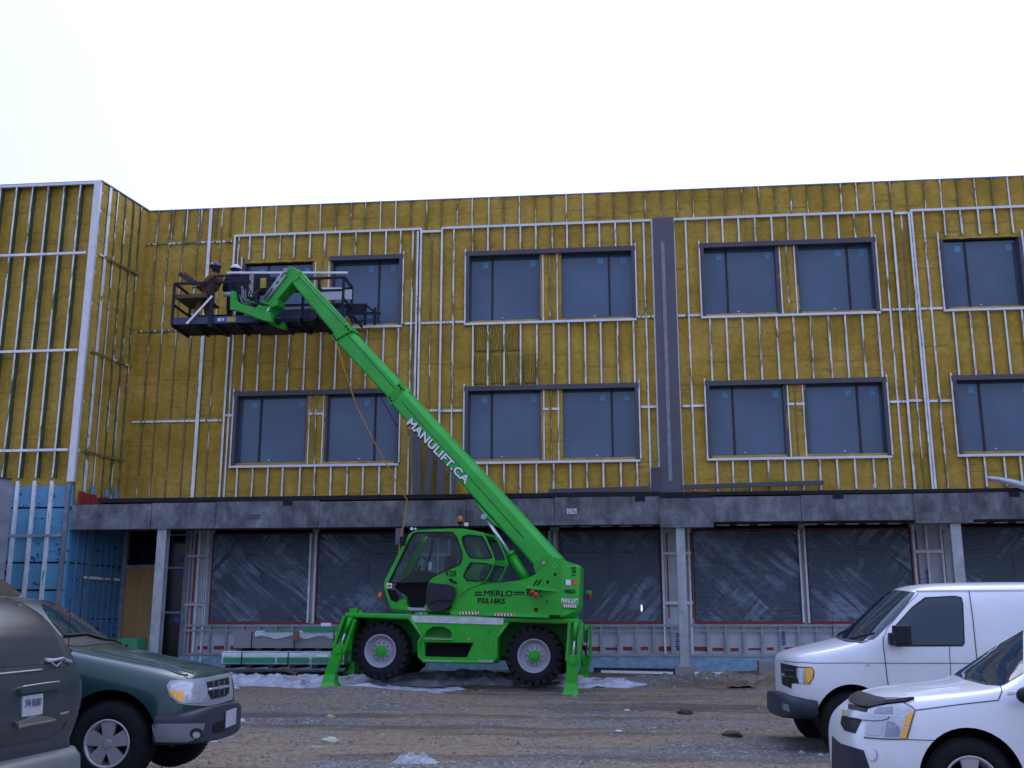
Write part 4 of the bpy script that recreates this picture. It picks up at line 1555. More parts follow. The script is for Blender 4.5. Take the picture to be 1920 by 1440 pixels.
g = MB(); q = TF.at(759, 1013, N2 + .05); g.box(q.x - .05, q.x + .04, N2 - .1, N2, q.z - .1, q.z + .06); g.tube([(q.x, N2 - .05, q.z), (q.x + .1, N2, q.z + .1)], .01); tpt(g, 'mirror', MT['blackp'], bevel=.01)

# --- boom (telescoped), near face on plane BY
BY = -.12; BW = .46


def boom_sec(name, lo, hi, wid, y0, mat='green', cham=.10, extra=None):
    """lo, hi: ((lower edge px),(upper edge px)) at each end, traced on the near face"""
    (l0, u0), (l1, u1) = lo, hi
    a, b, c_, d = [TF.at(*p, y0) for p in (l0, u0, l1, u1)]
    m = MB()
    vs = []
    for (p, q) in ((a, b), (c_, d)):
        up = (q - p); ul = up.length; up.normalize()
        ch_ = cham * ul / .5
        sec = [(0.0, cham * .4), (0.0, ul - ch_), (ch_ * .9, ul), (wid - ch_ * .9, ul), (wid, ul - ch_), (wid, cham * .4), (wid - cham * .4, 0), (cham * .4, 0)]
        for (yy, t) in sec: vs.append(p + up * t + Vector((0, yy, 0)))
    n = 8
    fs = [(k, (k + 1) % n, n + (k + 1) % n, n + k) for k in range(n)] + [tuple(range(n))[::-1], tuple(n + k for k in range(n))]
    m.add(vs, fs)
    return m


m = boom_sec('s1', ((1016, 1079), (1051, 1047)), ((734, 759), (756, 727)), BW, BY)
# bracket bulge on underside
a, b, c_, d = [TF.at(*p, BY) for p in ((888, 935), (943, 996), (914, 972), (905, 950))]
m.add([a, b, c_, a + Vector((0, BW, 0)), b + Vector((0, BW, 0)), c_ + Vector((0, BW, 0))], [(0, 1, 2), (3, 5, 4), (0, 2, 5, 3), (2, 1, 4, 5)])
s1 = tpt(m, 'boom_section', MT['green2'], bevel=.008)
m = boom_sec('s2', ((745, 765), (765, 733)), ((626, 638), (655, 617)), BW - .07, BY + .035)
s2 = tpt(m, 'boom_section', MT['green2'], bevel=.006)
m = boom_sec('s3', ((632, 634), (656, 613)), ((537, 520), (557, 504)), BW - .14, BY + .07)
s3 = tpt(m, 'boom_section', MT['green2'], bevel=.006)
# collars at the joints
for (a4, sec) in (([(734, 760), (757, 728), (749, 716), (725, 745)], s1), ([(627, 639), (660, 619), (649, 606), (619, 630)], s2)):
    pts_ = [TF.at(*p, BY - .01) for p in a4]
    m = MB(); v_, f_ = poly_plate([(p.x, p.z) for p in pts_], [], BY - .012, BY + BW + .0, .01); m.add(v_, f_)
    m.build('collar', MT['green'], sec)
    m = MB()
    p0, p1, p2, p3 = pts_
    for t in (.12, .88):
        for s_ in (.3, .7):
            q = p0.lerp(p1, t).lerp(p3.lerp(p2, t), s_); m.lathe([(-.008, .028), (-.008, .001)], (q.x, BY - .01, q.z), 10)
    m.build('bolts', MT['blackp'], sec)
# edge lines along the boom
m = MB()
for (a, b, y) in (((752, 752), (983, 1010), BY), ((640, 615), (740, 728), BY + .035), ((558, 516), (648, 612), BY + .07), ((563, 512), (650, 607), BY + .07)):
    p, q = TF.at(*a, y), TF.at(*b, y); m.tube([(p.x, y - .001, p.z), (q.x, y - .001, q.z)], .008, 5)
tpt(m, 'boom_seam', M('green_seam', (.01, .10, .015), .6))
m = MB()
for i, (x, y) in enumerate(((668, 655), (681, 672), (694, 690), (707, 706), (722, 727))):
    p = TF.at(x, y, BY + .035); m.box(p.x - .03, p.x + .03, BY + .029, BY + .033, p.z + .015, p.z + .035); m.box(p.x - .01, p.x + .01, BY + .029, BY + .033, p.z - .03, p.z + .015)
tpt(m, 'length_marks', M('faded_mark', (.30, .28, .10), .6))
# MANULIFT.CA lettering
a, b = TF.at(766, 789, BY), TF.at(876, 903, BY)
mid = (a + b) / 2; ang = math.atan2(b.z - a.z, b.x - a.x)
ln = (b - a).length
for (dz, mt, bo, off) in ((-.012, 'blackp', .022, .004), (0, 'white', .008, .009)):
    Mm = TI @ Matrix.Translation((mid.x + dz * .2, BY - off, mid.z + dz)) @ Matrix.Rotation(-ang, 4, 'Y') @ Matrix.Rotation(math.pi / 2, 4, 'X')
    o = text_mesh('MANULIFT.CA', .24, MT[mt], 'lettering', hand, Mm, bo, .001, spacing=1.05)
    xs_ = [v.co.x for v in o.data.vertices]; k = ln / (max(xs_) - min(xs_))
    o.matrix_basis = Mm @ Matrix.Diagonal((k, 1.0, 1, 1))
m = MB(); p = TF.at(768, 788, BY); m.bar((p.x - .05, BY - .004, p.z - .02), (p.x + .06, BY - .004, p.z - .07), .025, .003, up=(0, 1, 0)); tpt(m, 'underline', MT['white'])
# rear hinge block
m = MB()
hp = TF.xz([(1000, 1062), (1016, 1044), (1045, 1046), (1056, 1056), (1050, 1090), (1012, 1090)], BY - .06)
v_, f_ = poly_plate(hp[::-1], [], BY - .10, BY - .02, .01); m.add(v_, f_)
tpt(m, 'hinge_plate', MT['green'])
m = MB(); m.add([(x, y + BW + .12, z) for x, y, z in v_], f_); tpt(m, 'hinge_plate', MT['green'])
m = MB(); p = TF.at(1020, 1055, N2); m.lathe([(-.02, .035), (-.02, .001)], (p.x, N2, p.z), 12); p = TF.at(1040, 1060, N2); m.lathe([(-.01, .05), (-.01, .04)], (p.x, N2, p.z), 16)
tpt(m, 'hinge_pin', MT['rim'])
# lift cylinder
CY = -.04
a, b, c_ = TF.at(911, 970, CY), TF.at(957, 1040, CY), TF.at(990, 1092, CY)
m = MB(); m.tube([b, c_ + (c_ - b) * .2], .105, 16); m.tube([b - (c_ - b) * .06, b + (c_ - b) * .05], .12, 16)
lc = tpt(m, 'lift_cylinder', MT['green'])
m = MB(); m.tube([a, b], .042, 14); m.build('piston_rod', MT['chrome'], lc)
m = MB(); m.tube([a + Vector((0, -.15, 0)), a + Vector((0, .15, 0))], .06, 12); m.build('pin', MT['rim'], lc)

# --- boom head and platform mount
HY = BY + .05
m = MB()
hk = TF.xz([(540, 499), (549, 500), (562, 508), (560, 522), (546, 530), (538, 540), (521, 560), (520, 572), (508, 577), (498, 592), (480, 590), (478, 578), (500, 556), (528, 520)], HY)
v_, f_ = poly_plate(hk[::-1], [], HY, HY + .36, .015); m.add(v_, f_)
hd_ = tpt(m, 'boom_head', MT['green2'])
m = MB()
yk = TF.xz([(437, 548), (444, 548), (446, 566), (460, 574), (486, 580), (512, 588), (514, 606), (498, 603), (470, 592), (446, 584), (436, 583)], HY)
v_, f_ = poly_plate(yk[::-1], [], HY - .12, HY + .02, .012); m.add(v_, f_)
m.add([(x, y + .62, z) for x, y, z in v_], f_)
m.build('yoke', MT['green'], hd_)
m = MB()
for (x0_, y0_, x1_, y1_) in ((530, 512, 494, 560), (536, 515, 500, 563)):
    p, q = TF.at(x0_, y0_, HY - .03), TF.at(x1_, y1_, HY - .03); m.tube([p, q], .03, 8)
for (x0_, y0_) in ((536, 508), (524, 524), (516, 538)):
    p = TF.at(x0_, y0_, HY - .02); m.box(p.x - .06, p.x + .05, HY - .05, HY, p.z - .05, p.z + .06)
m.build('hydraulic_lines', MT['rim'], hd_)
m = MB()
for k in range(6):
    p = TF.at(490 + k * 3, 572, HY - .1); q = TF.at(462 + k * 5, 560 - k * 4, HY - .2); mid_ = TF.at(468 + k * 2, 540 + k * 5, HY - .25)
    m.tube([p, p.lerp(mid_, .5) + Vector((0, 0, -.05)), mid_, q], .016, 6)
m.build('hoses', MT['blackp'], hd_)
m = MB(); p, q = TF.at(505, 577, HY - .06), TF.at(497, 590, HY - .06); m.tube([p, q], .02, 6); m.build('piston_rod', MT['chrome'], hd_)

# --- platform: frame parallel to the facade
PY0, PY1 = 23.95, 24.95
HI = CF.I
MT['navy'] = M('navy_steel', (.045, .055, .115), .5, .1, var=.2)
MT['navyd'] = M('dark_navy_steel', (.022, .022, .035), .6, var=.25)


def ppt(mb, name, mats, parent): return mb.build(name, mats, parent, HI if parent is hand else None)


pl_ = empty('work_platform', Matrix(), None, None)
pl_.parent = hand; pl_.matrix_basis = HI
for k_ in ('label', 'category'):
    if k_ in pl_: del pl_[k_]
xl, xr_ = AX(323, 605, PY0), AX(643, 600, PY0)
zf = AZ(400, 607, PY0); zk = AZ(400, 594, PY0); ztp = AZ(365, 531, PY0)
zr2 = AZ(620, 521, PY0)
m = MB()
m.box(xl, xr_, PY0 + .05, PY1 - .05, zf + .02, zf + .05)
m.build('floor', M('mesh_floor', (.05, .045, .045), .8, var=.3), pl_)
m = MB()
for y in (PY0, PY1): m.box(xl, xr_ + .0, y - .02, y + .02, zf, zf + .07)
n = 8
for i in range(n):
    x0_, x1_ = xl + (xr_ - xl) * i / n, xl + (xr_ - xl) * (i + 1) / n
    m.bar((x0_, PY0, zf - .02), (x0_, PY1, zf - .02), .05, .06)
    m.bar((x0_, PY0 if i % 2 else PY1, zf - .03), (x1_, PY1 if i % 2 else PY0, zf - .03), .04, .05)
m.bar((xr_, PY0, zf), (xr_, PY1, zf), .05, .07)
m.box(-8.75, -7.9, PY0 + .1, PY1 - .2, zf - .10, zf - .03)
m.build('floor_frame', MT['navyd'], pl_)
xk = AX(478, 600, PY0)
m = MB(); m.box(xl, xk, PY0 - .03, PY0 - .021, zf, zk)
kb = m.build('kickboard', MT['navy'], pl_)
m = MB(); p = AX(505, 600, PY0); m.box(p, xr_, PY0 + .2, PY0 + .22, zf + .03, zf + .36)
m.build('kickboard', MT['navy'], pl_)
sxa, sxb, sxc = AX(407, 598, PY0), AX(427, 598, PY0), AX(443, 598, PY0)
m = MB(); m.box(sxa, sxb, PY0 - .036, PY0 - .031, zf + .03, zk - .03); bs = m.build('blue_sticker', M('blue_sticker', (.03, .12, .45), .5), kb)
m = MB(); m.box(sxb, sxc, PY0 - .036, PY0 - .031, zf + .03, zk - .03); m.build('yellow_sticker', MT['yellow'], kb)
m = MB(); m.box(sxa + .03, sxa + .12, PY0 - .04, PY0 - .037, zf + .05, zk - .05); m.box(sxa + .15, sxb - .08, PY0 - .04, PY0 - .037, zf + .06, zk - .055); m.build('sticker_print', MT['white'], kb)
m = MB(); r_ = .028
def post(px0, py0, y, z0=None, py1=None, rr=r_):
    x = AX(px0, py0, y); zz0 = zf if z0 is None else z0
    m.box(x - rr, x + rr, y - rr, y + rr, zz0, AZ(px0, py0, y))
x_2 = AX(398, 570, PY0)
m.box(xl - r_, xl + r_, PY0 - .05, PY0, zf, ztp); m.box(x_2 - .05, x_2 + .05, PY0 - .07, PY0 - .01, zf - .08, ztp)
m.box(xl - r_, xl + r_, PY1 - .05, PY1, zf, ztp)
m.bar((xl, PY0, ztp), (x_2, PY0, ztp), .055); m.bar((xl, PY1, ztp), (AX(388, 550, PY1), PY1, ztp), .05)
m.bar((xl, PY0, ztp), (xl, PY1, ztp), .05); m.bar((xl, PY0, zf + .5), (xl, PY1, zf + .5), .045)
m.bar((x_2, PY0, ztp), (AX(470, 527, PY0), PY0, ztp), .055)
m.bar((xl, PY1, zf + .5), (x_2, PY1, zf + .5), .05); m.bar((x_2 - .5, PY1, zf), (x_2 - .5, PY1, ztp), .05)
m.bar((x_2, PY0, AZ(430, 517, PY0)), (AX(452, 517, PY0), PY0, AZ(430, 517, PY0)), .04)
# right hand cage
for px_ in (568, 597, 643): 
    x = AX(px_, 560, PY0); m.box(x - r_, x + r_, PY0 - .02, PY0 + .035, zf, zr2)
for px_, zt_ in ((660, AZ(660, 541, PY1)), (600, AZ(600, 541, PY1))):
    x = AX(px_, 560, PY1); m.box(x - r_, x + r_, PY1 - .05, PY1, zf, zt_)
x5 = AX(560, 520, PY0); xr1 = AX(660, 545, PY1)
m.bar((AX(500, 521, PY0), PY0, zr2), (xr_, PY0, zr2), .055); m.bar((AX(500, 540, PY0), PY0, AZ(600, 545, PY0)), (xr_, PY0, AZ(600, 545, PY0)), .05)
zq = AZ(640, 541, PY1)
m.bar((AX(560, 541, PY1), PY1, zq), (xr1, PY1, zq), .05); m.bar((xr_, PY0, zr2), (xr1, PY1, zq + .02), .05)
m.bar((AX(530, 572, PY0), PY0, AZ(560, 572, PY0)), (xr_, PY0, AZ(560, 572, PY0)), .05); m.bar((AX(530, 576, PY1), PY1, zf + .55), (xr1, PY1, zf + .55), .045)
m.bar((xr_, PY0, AZ(643, 560, PY0)), (xr1, PY1, zf + .6), .045)
m.build('guard_rail', MT['navyd'], pl_)
# wall side extension
m = MB(); ye = 25.25
x0_, x1_, x2_ = AX(625, 580, ye), AX(687, 580, ye), AX(703, 590, ye)
m.box(x0_, x1_, ye, ye + .04, AZ(650, 590, ye), AZ(650, 570, ye))
for x in (x1_ - .03, x2_): m.box(x - .03, x + .03, ye - .04, ye + .04, AZ(690, 609, ye), AZ(690, 578, ye))
m.bar((x1_ - .05, ye, AZ(687, 570, ye)), (x2_, ye, AZ(703, 586, ye)), .05); m.bar((x1_, ye, AZ(687, 587, ye)), (x2_ + .15, ye, AZ(703, 588, ye)), .05); m.bar((x0_, ye, AZ(650, 603, ye)), (x1_, ye, AZ(650, 603, ye)), .04)
m.bar((x0_, PY1, zf), (x0_, ye, zf), .05); m.bar((x1_ - .1, PY1 - .6, zf + .2), (x1_ - .1, ye, zf + .2), .05); m.bar((xr_, PY1 - .6, zf + .2), (x1_ - .1, PY1 - .6, zf + .2), .05)
m.build('extension_frame', MT['navyd'], pl_)
# control station and dark equipment at the mount
m = MB()
for (a0, b0, a1, b1, y, dp) in ((443, 515, 500, 547, PY0 + .45, .3), (500, 520, 520, 545, PY0 + .3, .25), (447, 548, 478, 585, PY0 + .35, .3), (428, 516, 445, 580, PY0 + .75, .15)):
    p, q = at(a0, b0, y), at(a1, b1, y); m.box(p.x, q.x, y, y + dp, q.z, p.z)
m.build('control_box', MT['navyd'], pl_)
m = MB(); p, q = at(489, 522, PY0 + .4), at(501, 540, PY0 + .4); m.box(p.x, q.x, PY0 + .38, PY0 + .4, q.z, p.z); m.build('yellow_sign', MT['yellow'], pl_)
m = MB(); p, q = at(468, 514, PY0 + .1), at(473, 556, PY0 + .1); m.box(p.x, q.x, PY0 + .1, PY0 + .14, q.z, p.z); m.build('upright', MT['zinc'], pl_)
m = MB()
rr2 = random.Random(8)
for k in range(9):
    a = at(448 + rr2.uniform(0, 20), 548 + rr2.uniform(-12, 6), PY0 + .25); b = at(470 + rr2.uniform(0, 14), 572 + rr2.uniform(-10, 4), PY0 + .25)
    c_ = a.lerp(b, .5) + Vector((0, -.15, -.12 - rr2.random() * .1)); m.tube([a, a.lerp(c_, .6) + Vector((0, -.05, -.05)), c_, b], .012, 5)
m.build('cables', M('grey_cable', (.22, .22, .24), .6), pl_)
m = MB()
p, q = at(420, 552, PY0 + .15), at(437, 552, PY0 + .15); m.tube([p, q], .06, 12); m.build('slew_motor', MT['zinc'], pl_)
# --- loose things carried on the platform
def strip(name, a, b, y0, y1, w_, h, mat, label_, cat):
    m = MB(); p, q = at(*a, y0), at(*b, y1); m.bar(p, q, w_, h, up=(0, 1, 0))
    o = m.build(name, mat); return tag(o, label_, cat)
strip('long_stud', (426, 511.5), (652, 511.5), PY0 - .02, PY0 - .02, .05, .05, MT['track'], 'long white metal stud laid along the top rail of the lifted platform', 'metal stud')
strip('metal_strip', (398, 555), (350, 607), PY0 - .1, PY0 - .1, .05, .02, MT['stud_clean'], 'pale metal strip slanting against the platform kickboard in front of the worker', 'metal strip')
strip('dark_channel', (336, 513), (392, 553), PY0 + .3, PY0 + .4, .10, .06, M('brown_channel', (.06, .045, .045), .6), 'dark brown channel held up slanting by the worker in the purple helmet', 'metal channel')
strip('dark_channel', (345, 513), (396, 551), PY0 + .45, PY0 + .5, .09, .05, M('brown_channel2', (.08, .055, .05), .6), 'second dark brown channel just behind the one the worker holds up', 'metal channel')
m = MB(); p, q = at(328, 557, PY0 + .03), at(386, 557, PY0 + .03); m.box(p.x, q.x, PY0 + .03, PY1 - .03, p.z - .03, p.z)
m.box(p.x, q.x, PY0 + .03, PY0 + .06, p.z, p.z + .07)
tag(m.build('plank_tray', M('weathered_wood', (.10, .075, .05), .85, var=.35, vs=(.3, 3, 3), vscale=8)), 'brown wooden tray resting on the mid rails at the left end of the platform', 'wooden tray')
m = MB(); p, q = at(590, 545, PY1 - .1), at(659, 561, PY1 - .1); m.box(p.x, q.x, PY1 - .1, PY1 - .06, q.z, p.z)
tag(m.build('white_board', M('pale_board', (.55, .56, .6), .5, var=.08)), 'white board standing inside the right end of the platform cage', 'board')
strip('metal_strip', (604, 541), (642, 541), PY1 - .12, PY1 - .12, .04, .04, MT['stud_clean'], 'short pale metal strip lying above the white board on the platform', 'metal strip')
strip('work_cord', (650, 596), (657, 609), PY0 + .1, PY0 + .3, .06, .05, M('salmon_plastic', (.5, .22, .15), .6), 'salmon coloured strap end hanging at the right end of the platform', 'strap')
# ropes
def rope(name, pts, r_, mat, lb, cat):
    m = MB(); m.tube(pts, r_, 6); return tag(m.build(name, mat), lb, cat)
Yr = 22.9
pr_ = [at(x, y, Yr) for x, y in ((630, 640), (645, 690), (668, 760), (700, 825), (735, 890), (763, 937), (757, 985), (752, 1000), (745, 1060), (738, 1110), (736, 1150))]
rope('rope', pr_, .013, M('orange_rope', (.42, .22, .05), .8), 'thin orange rope hanging from the green boom down past the cab', 'rope')
rope('cable', [at(714, 745, 23.6), at(745, 800, 23.6), at(735, 758, 23.6)][:2], .010, MT['blackp'], 'thin black cable hanging below the upper green boom joint', 'cable')
m = MB(); p = at(749, 1000, YB - .1); m.box(p.x - .09, p.x + .09, YB - .1, YB - .06, p.z - .25, p.z + .12)
tag(m.build('hanging_plate', M('grey_brown_plate', (.12, .11, .13), .7)), 'small grey brown plate hanging under the canopy beam beside the orange rope', 'plate')
# ================================================================== PARKED VEHICLES
MT['carwhite'] = M('white_car_paint', (.70, .71, .74), .28, var=.04, vscale=2, coat=.5, dark=((.45, .44, .42), .70))
MT['cargreen'] = M('dark_green_car_paint', (.005, .040, .042), .25, .0, var=.15, vscale=3, coat=.35, dark=((.02, .04, .038), .62))
MT['cargrey'] = M('grey_car_paint', (.030, .040, .048), .3, .1, var=.14, vscale=4, coat=.4, dark=((.075, .078, .072), .58))
MT['cartan'] = M('tan_car_paint', (.26, .21, .16), .4, var=.1, coat=.3)
MT['carglass'] = glass_mat('car_window_glass', (.016, .032, .055), .03, .55, .0)
MT['trimblack'] = M('black_trim', (.018, .018, .022), .5, var=.15)
MT['bumper'] = M('grey_plastic_bumper', (.032, .036, .055), .5, var=.15)
MT['lens'] = M('headlamp_lens', (.42, .44, .48), .12, .2, var=.25, vs=(1, 1, 6), vscale=12, coat=.8)
MT['lampgrey'] = M('lamp_reflector', (.22, .24, .28), .2, .5, var=.2, vscale=20)
MT['amber'] = M('amber_lens', (.85, .40, .01), .2, var=.15, vscale=30, coat=.5)
MT['silver'] = M('silver_trim', (.42, .43, .46), .3, .4, var=.08)
MT['alloy'] = M('alloy_rim', (.40, .40, .42), .35, .4, var=.12)
MT['tyre2'] = M('road_tyre', (.010, .010, .013), .8, var=.3, vscale=14, bump=.25, dark=((.07, .06, .055), .62))
MT['seamk'] = M('panel_gap', (.05, .05, .06), .7)


def subsurf(o, n=2):
    m = o.modifiers.new('s', 'SUBSURF'); m.levels = n; m.render_levels = n
    mesh_eval(o)
    for p in o.data.polygons: p.use_smooth = True


def mirror_loft(stations):
    """stations: (x, [(y,z)...]) near half from bottom centre to top centre, y<=0"""
    rings = []
    for x, pts in stations:
        r_ = [(x, y, z) for y, z in pts] + [(x, -y, z) for y, z in reversed(pts[1:-1])]
        rings.append(r_)
    n = len(rings[0])
    vs = [p for r_ in rings for p in r_]
    fs = [(i * n + k, i * n + (k + 1) % n, (i + 1) * n + (k + 1) % n, (i + 1) * n + k) for i in range(len(rings) - 1) for k in range(n)]
    h = len(stations[0][1])
    # end caps as quads strips
    for base, rev in ((0, False), ((len(rings) - 1) * n, True)):
        for k in range(h - 1):
            a, b = base + k, base + k + 1
            c_ = base + (n - k - 1) % n if k + 1 < h - 1 else base + k + 1
            d = base + (n - k) % n
            q = [a, b, base + (n - k - 1) % n, d] if k not in (0,) else [a, b, base + n - 1]
            q = list(dict.fromkeys(q))
            if len(q) > 2: fs.append(tuple(q if rev else q[::-1]))
    return vs, fs


class Skin:
    def __init__(s, objs):
        bpy.context.view_layer.update()
        vs, fs = [], []
        for o in (objs if isinstance(objs, list) else [objs]):
            n = len(vs); Mw = wm(o)
            vs += [Mw @ v.co for v in o.data.vertices]
            fs += [tuple(i + n for i in p.vertices) for p in o.data.polygons]
        s.b = BVHTree.FromPolygons(vs, fs)

    def hit(s, p):
        r = ray(*p).normalized()
        loc, nr, idx, d = s.b.ray_cast(EYE, r)
        if loc is None:
            for t in np.arange(5, 30, .15):
                q = EYE + r * float(t)
                l2, n2, i2, d2 = s.b.find_nearest(q)
                if loc is None or d2 < best: best = d2; loc, nr = l2, n2
        if nr.dot(r) > 0: nr = -nr
        return loc, nr

    def decal(s, poly, name, mat, parent, off=.006, thick=.012, step=5.0, rnd=0):
        """piece with its own thickness fitted on the body surface, outlined from the measured points"""
        if rnd: poly = smooth_poly(poly, rnd)
        pts = []
        n = len(poly)
        for i in range(n):
            a, b = Vector(poly[i]), Vector(poly[(i + 1) % n])
            k = max(1, int((b - a).length / step))
            for j in range(k): pts.append(tuple(a.lerp(b, j / k)))
        ne = len(pts)
        xs = [p[0] for p in pts]; ys = [p[1] for p in pts]
        def inside(x, y):
            c_ = False
            for i in range(ne):
                x1, y1 = pts[i]; x2, y2 = pts[(i + 1) % ne]
                if (y1 > y) != (y2 > y) and x < (x2 - x1) * (y - y1) / (y2 - y1) + x1: c_ = not c_
            return c_
        y = min(ys) + step * .5
        while y < max(ys):
            x = min(xs) + step * .5
            while x < max(xs):
                if inside(x, y) and min((x - p[0]) ** 2 + (y - p[1]) ** 2 for p in pts) > (step * .45) ** 2: pts.append((x, y))
                x += step
            y += step
        v2, e2, f2, *_ = delaunay_2d_cdt([Vector(p) for p in pts], [(i, (i + 1) % ne) for i in range(ne)], [], 1, 1e-4)
        cx_ = sum(p[0] for p in pts) / len(pts); cy_ = sum(p[1] for p in pts) / len(pts)
        H = []
        for v in v2:
            p = Vector((v.x, v.y)); c0 = Vector((cx_, cy_))
            for k in range(40):      # keep the piece inside the body's outline
                loc, nr, _, _ = s.b.ray_cast(EYE, ray(p.x, p.y).normalized())
                if loc is not None: break
                p = p.lerp(c0, .03)
            H.append(s.hit((p.x, p.y)))
        Mi = wm(parent).inverted()
        top = [Mi @ (l + nr * off) for l, nr in H]
        bot = [Mi @ (l + nr * (off - thick)) for l, nr in H]
        m = MB(); m.add(top, f2, 0, True)
        N = len(top)
        m.add(top + bot, [(i, (i + 1) % ne, N + (i + 1) % ne, N + i) for i in range(ne)], 0, False)
        me = bpy.data.meshes.new(name); me.from_pydata(m.v, [], m.f); me.materials.append(mat)
        me.polygons.foreach_set('use_smooth', m.sm)
        bm = bmesh.new(); bm.from_mesh(me)
        vw = Mi @ EYE
        for f in bm.faces:
            if f.normal.dot(vw - f.calc_center_median()) < 0: f.normal_flip()
        bm.to_mesh(me); bm.free()
        return link(name, me, parent)

    def line(s, pts, name, mat, parent, w=1.3, off=.003, step=6, r=None):
        P = []
        for i in range(len(pts) - 1):
            a, b = Vector(pts[i]), Vector(pts[i + 1]); k = max(1, int((b - a).length / step))
            for j in range(k): P.append(a.lerp(b, j / k))
        P.append(Vector(pts[-1]))
        Mi = wm(parent).inverted()
        q = [s.hit(tuple(p)) for p in P]
        m = MB(); m.tube([Mi @ (l + n_ * off) for l, n_ in q], r or .006, 5)
        return m.build(name, mat, parent)


def side_panes(parent, body, polys, mat, near_only=False):
    """side windows on both flanks, outlined in the vehicle's own x-z plane"""
    M_ = body.matrix_basis
    bv = BVHTree.FromPolygons([v.co.copy() for v in body.data.vertices], [tuple(p.vertices) for p in body.data.polygons])
    for poly in polys:
        poly = smooth_poly(poly, 1)
        xs = [p[0] for p in poly]; zs = [p[1] for p in poly]
        for sg in (-1, 1):
            pts = list(poly); n = len(pts)
            for i in range(1, 8):
                for j in range(1, 6):
                    x = min(xs) + (max(xs) - min(xs)) * i / 8; z = min(zs) + (max(zs) - min(zs)) * j / 6
                    c_ = False
                    for k in range(n):
                        (x1, z1), (x2, z2) = pts[k], pts[(k + 1) % n]
                        if (z1 > z) != (z2 > z) and x < (x2 - x1) * (z - z1) / (z2 - z1) + x1: c_ = not c_
                    if c_: pts.append((x, z))
            v2, _, f2, *_r = delaunay_2d_cdt([Vector(p) for p in pts], [(k, (k + 1) % n) for k in range(n)], [], 1, 1e-4)
            vs = []
            for v in v2:
                loc, nr, _, _ = bv.ray_cast(Vector((v.x, sg * 3, v.y)), Vector((0, -sg, 0)))
                if loc is None: loc, nr, _, _ = bv.find_nearest(Vector((v.x, sg * .8, v.y)))
                vs.append(loc + Vector((0, sg * .007, .003)))
            m = MB(); m.add(vs, f2, 0, True); m.build('side_window', mat, parent)


def road_wheel(parent, x, y, z, rad, wd, near, rimr, style, rim_mat):
    s = -1 if near else 1
    m = MB(); yo = y
    prof = [(.02, rimr * 1.0), (0, rimr * 1.06), (-.012, rimr * 1.22), (.004, rad * .90), (.03, rad * .975), (.05, rad), (wd - .05, rad), (wd - .02, rad * .95), (wd, rad * .8), (wd, rimr), (.02, rimr)]
    if not near: prof = [(-a, b) for a, b in prof]
    m.lathe(prof, (x, yo, z), 56)
    for k in range(64):
        a = 2 * math.pi * k / 64
        for j in range(3):
            yy = s * -1 * (.03 + j * (wd - .06) / 3) ; y2 = s * -1 * (.03 + (j + .8) * (wd - .06) / 3)
            a2 = a + (.03 if j % 2 else 0)
            m.bar((x + rad * 1.004 * math.cos(a2), yo + yy, z + rad * 1.004 * math.sin(a2)), (x + rad * 1.004 * math.cos(a2 + .02), yo + y2, z + rad * 1.004 * math.sin(a2 + .02)), rad * .07, .012, up=(math.cos(a2), 0, math.sin(a2)))
    w_ = m.build('wheel', MT['tyre2'], parent)
    r_ = MB()
    r_.lathe([(s * -.02, rimr * 1.0), (s * .012, rimr * 1.03), (s * .008, rimr * .94), (s * -.03, rimr * .88), (s * -.09, rimr * .84), (s * -.10, .01)], (x, yo, z), 40)
    rm = r_.build('rim', rim_mat, w_)
    m = MB(); m.lathe([(s * -.03, rimr * .30), (s * -.008, rimr * .24), (s * -.006, .001)], (x, yo, z), 24)
    for k in range(style):
        a = 2 * math.pi * (k + .25) / style
        for a_off in ((-.16, .16) if style == 5 else (0,)):
            c1 = (x + rimr * .22 * math.cos(a), yo + s * -.02, z + rimr * .22 * math.sin(a)); c2 = (x + rimr * .93 * math.cos(a + a_off), yo + s * -.015, z + rimr * .93 * math.sin(a + a_off))
            m.bar(c1, c2, rimr * .40, .03, up=(0, 1, 0))
    m.build('spokes', rim_mat, rm)
    m = MB(); m.lathe([(s * -.088, rimr * .8), (s * -.088, .01)], (x, yo, z), 24); m.build('rim_shadow_gap', MT['black'], rm)
    m = MB(); m.lathe([(s * .004, rimr * .18), (s * .008, .001)], (x, yo, z), 18); m.build('hub_cap', MT['silver'], rm)
    return w_


def cut_arch(body, x, z, rad, W, cy0=None):
    """cut both wheel housings and line them"""
    for sd_ in (-1, 1):
        m = MB(); m.lathe([(0, .001), (0, rad), (.42, rad), (.42, .001)], (x, -W / 2 - .12 if sd_ < 0 else W / 2 - .30, z), 40)
        cu = m.build('cut', MT['black'], None)
        cu.matrix_basis = wm(body)
        md = body.modifiers.new('b', 'BOOLEAN'); md.operation = 'DIFFERENCE'; md.solver = 'EXACT'; md.object = cu
        try: md.material_mode = 'TRANSFER'
        except Exception: pass
        mesh_eval(body)
        bpy.data.objects.remove(cu)
    # smooth shading by angle
    bm = bmesh.new(); bm.from_mesh(body.data)
    for f in bm.faces: f.smooth = True
    for e in bm.edges:
        e.smooth = not (len(e.link_faces) == 2 and e.calc_face_angle(0) > .6)
    bm.to_mesh(body.data); bm.free()


def vehicle(name, fr, label_, cat, st, mat, axles, W, arch_r):
    e = empty(name, fr.M, label_, cat)
    m = MB(); v_, f_ = mirror_loft(st); m.add(v_, f_, 0, True)
    b = m.build('body', mat, e, smooth=True)
    subsurf(b, 3)
    for ax in axles: cut_arch(b, ax, arch_r[1], arch_r[0], W)
    return e, b


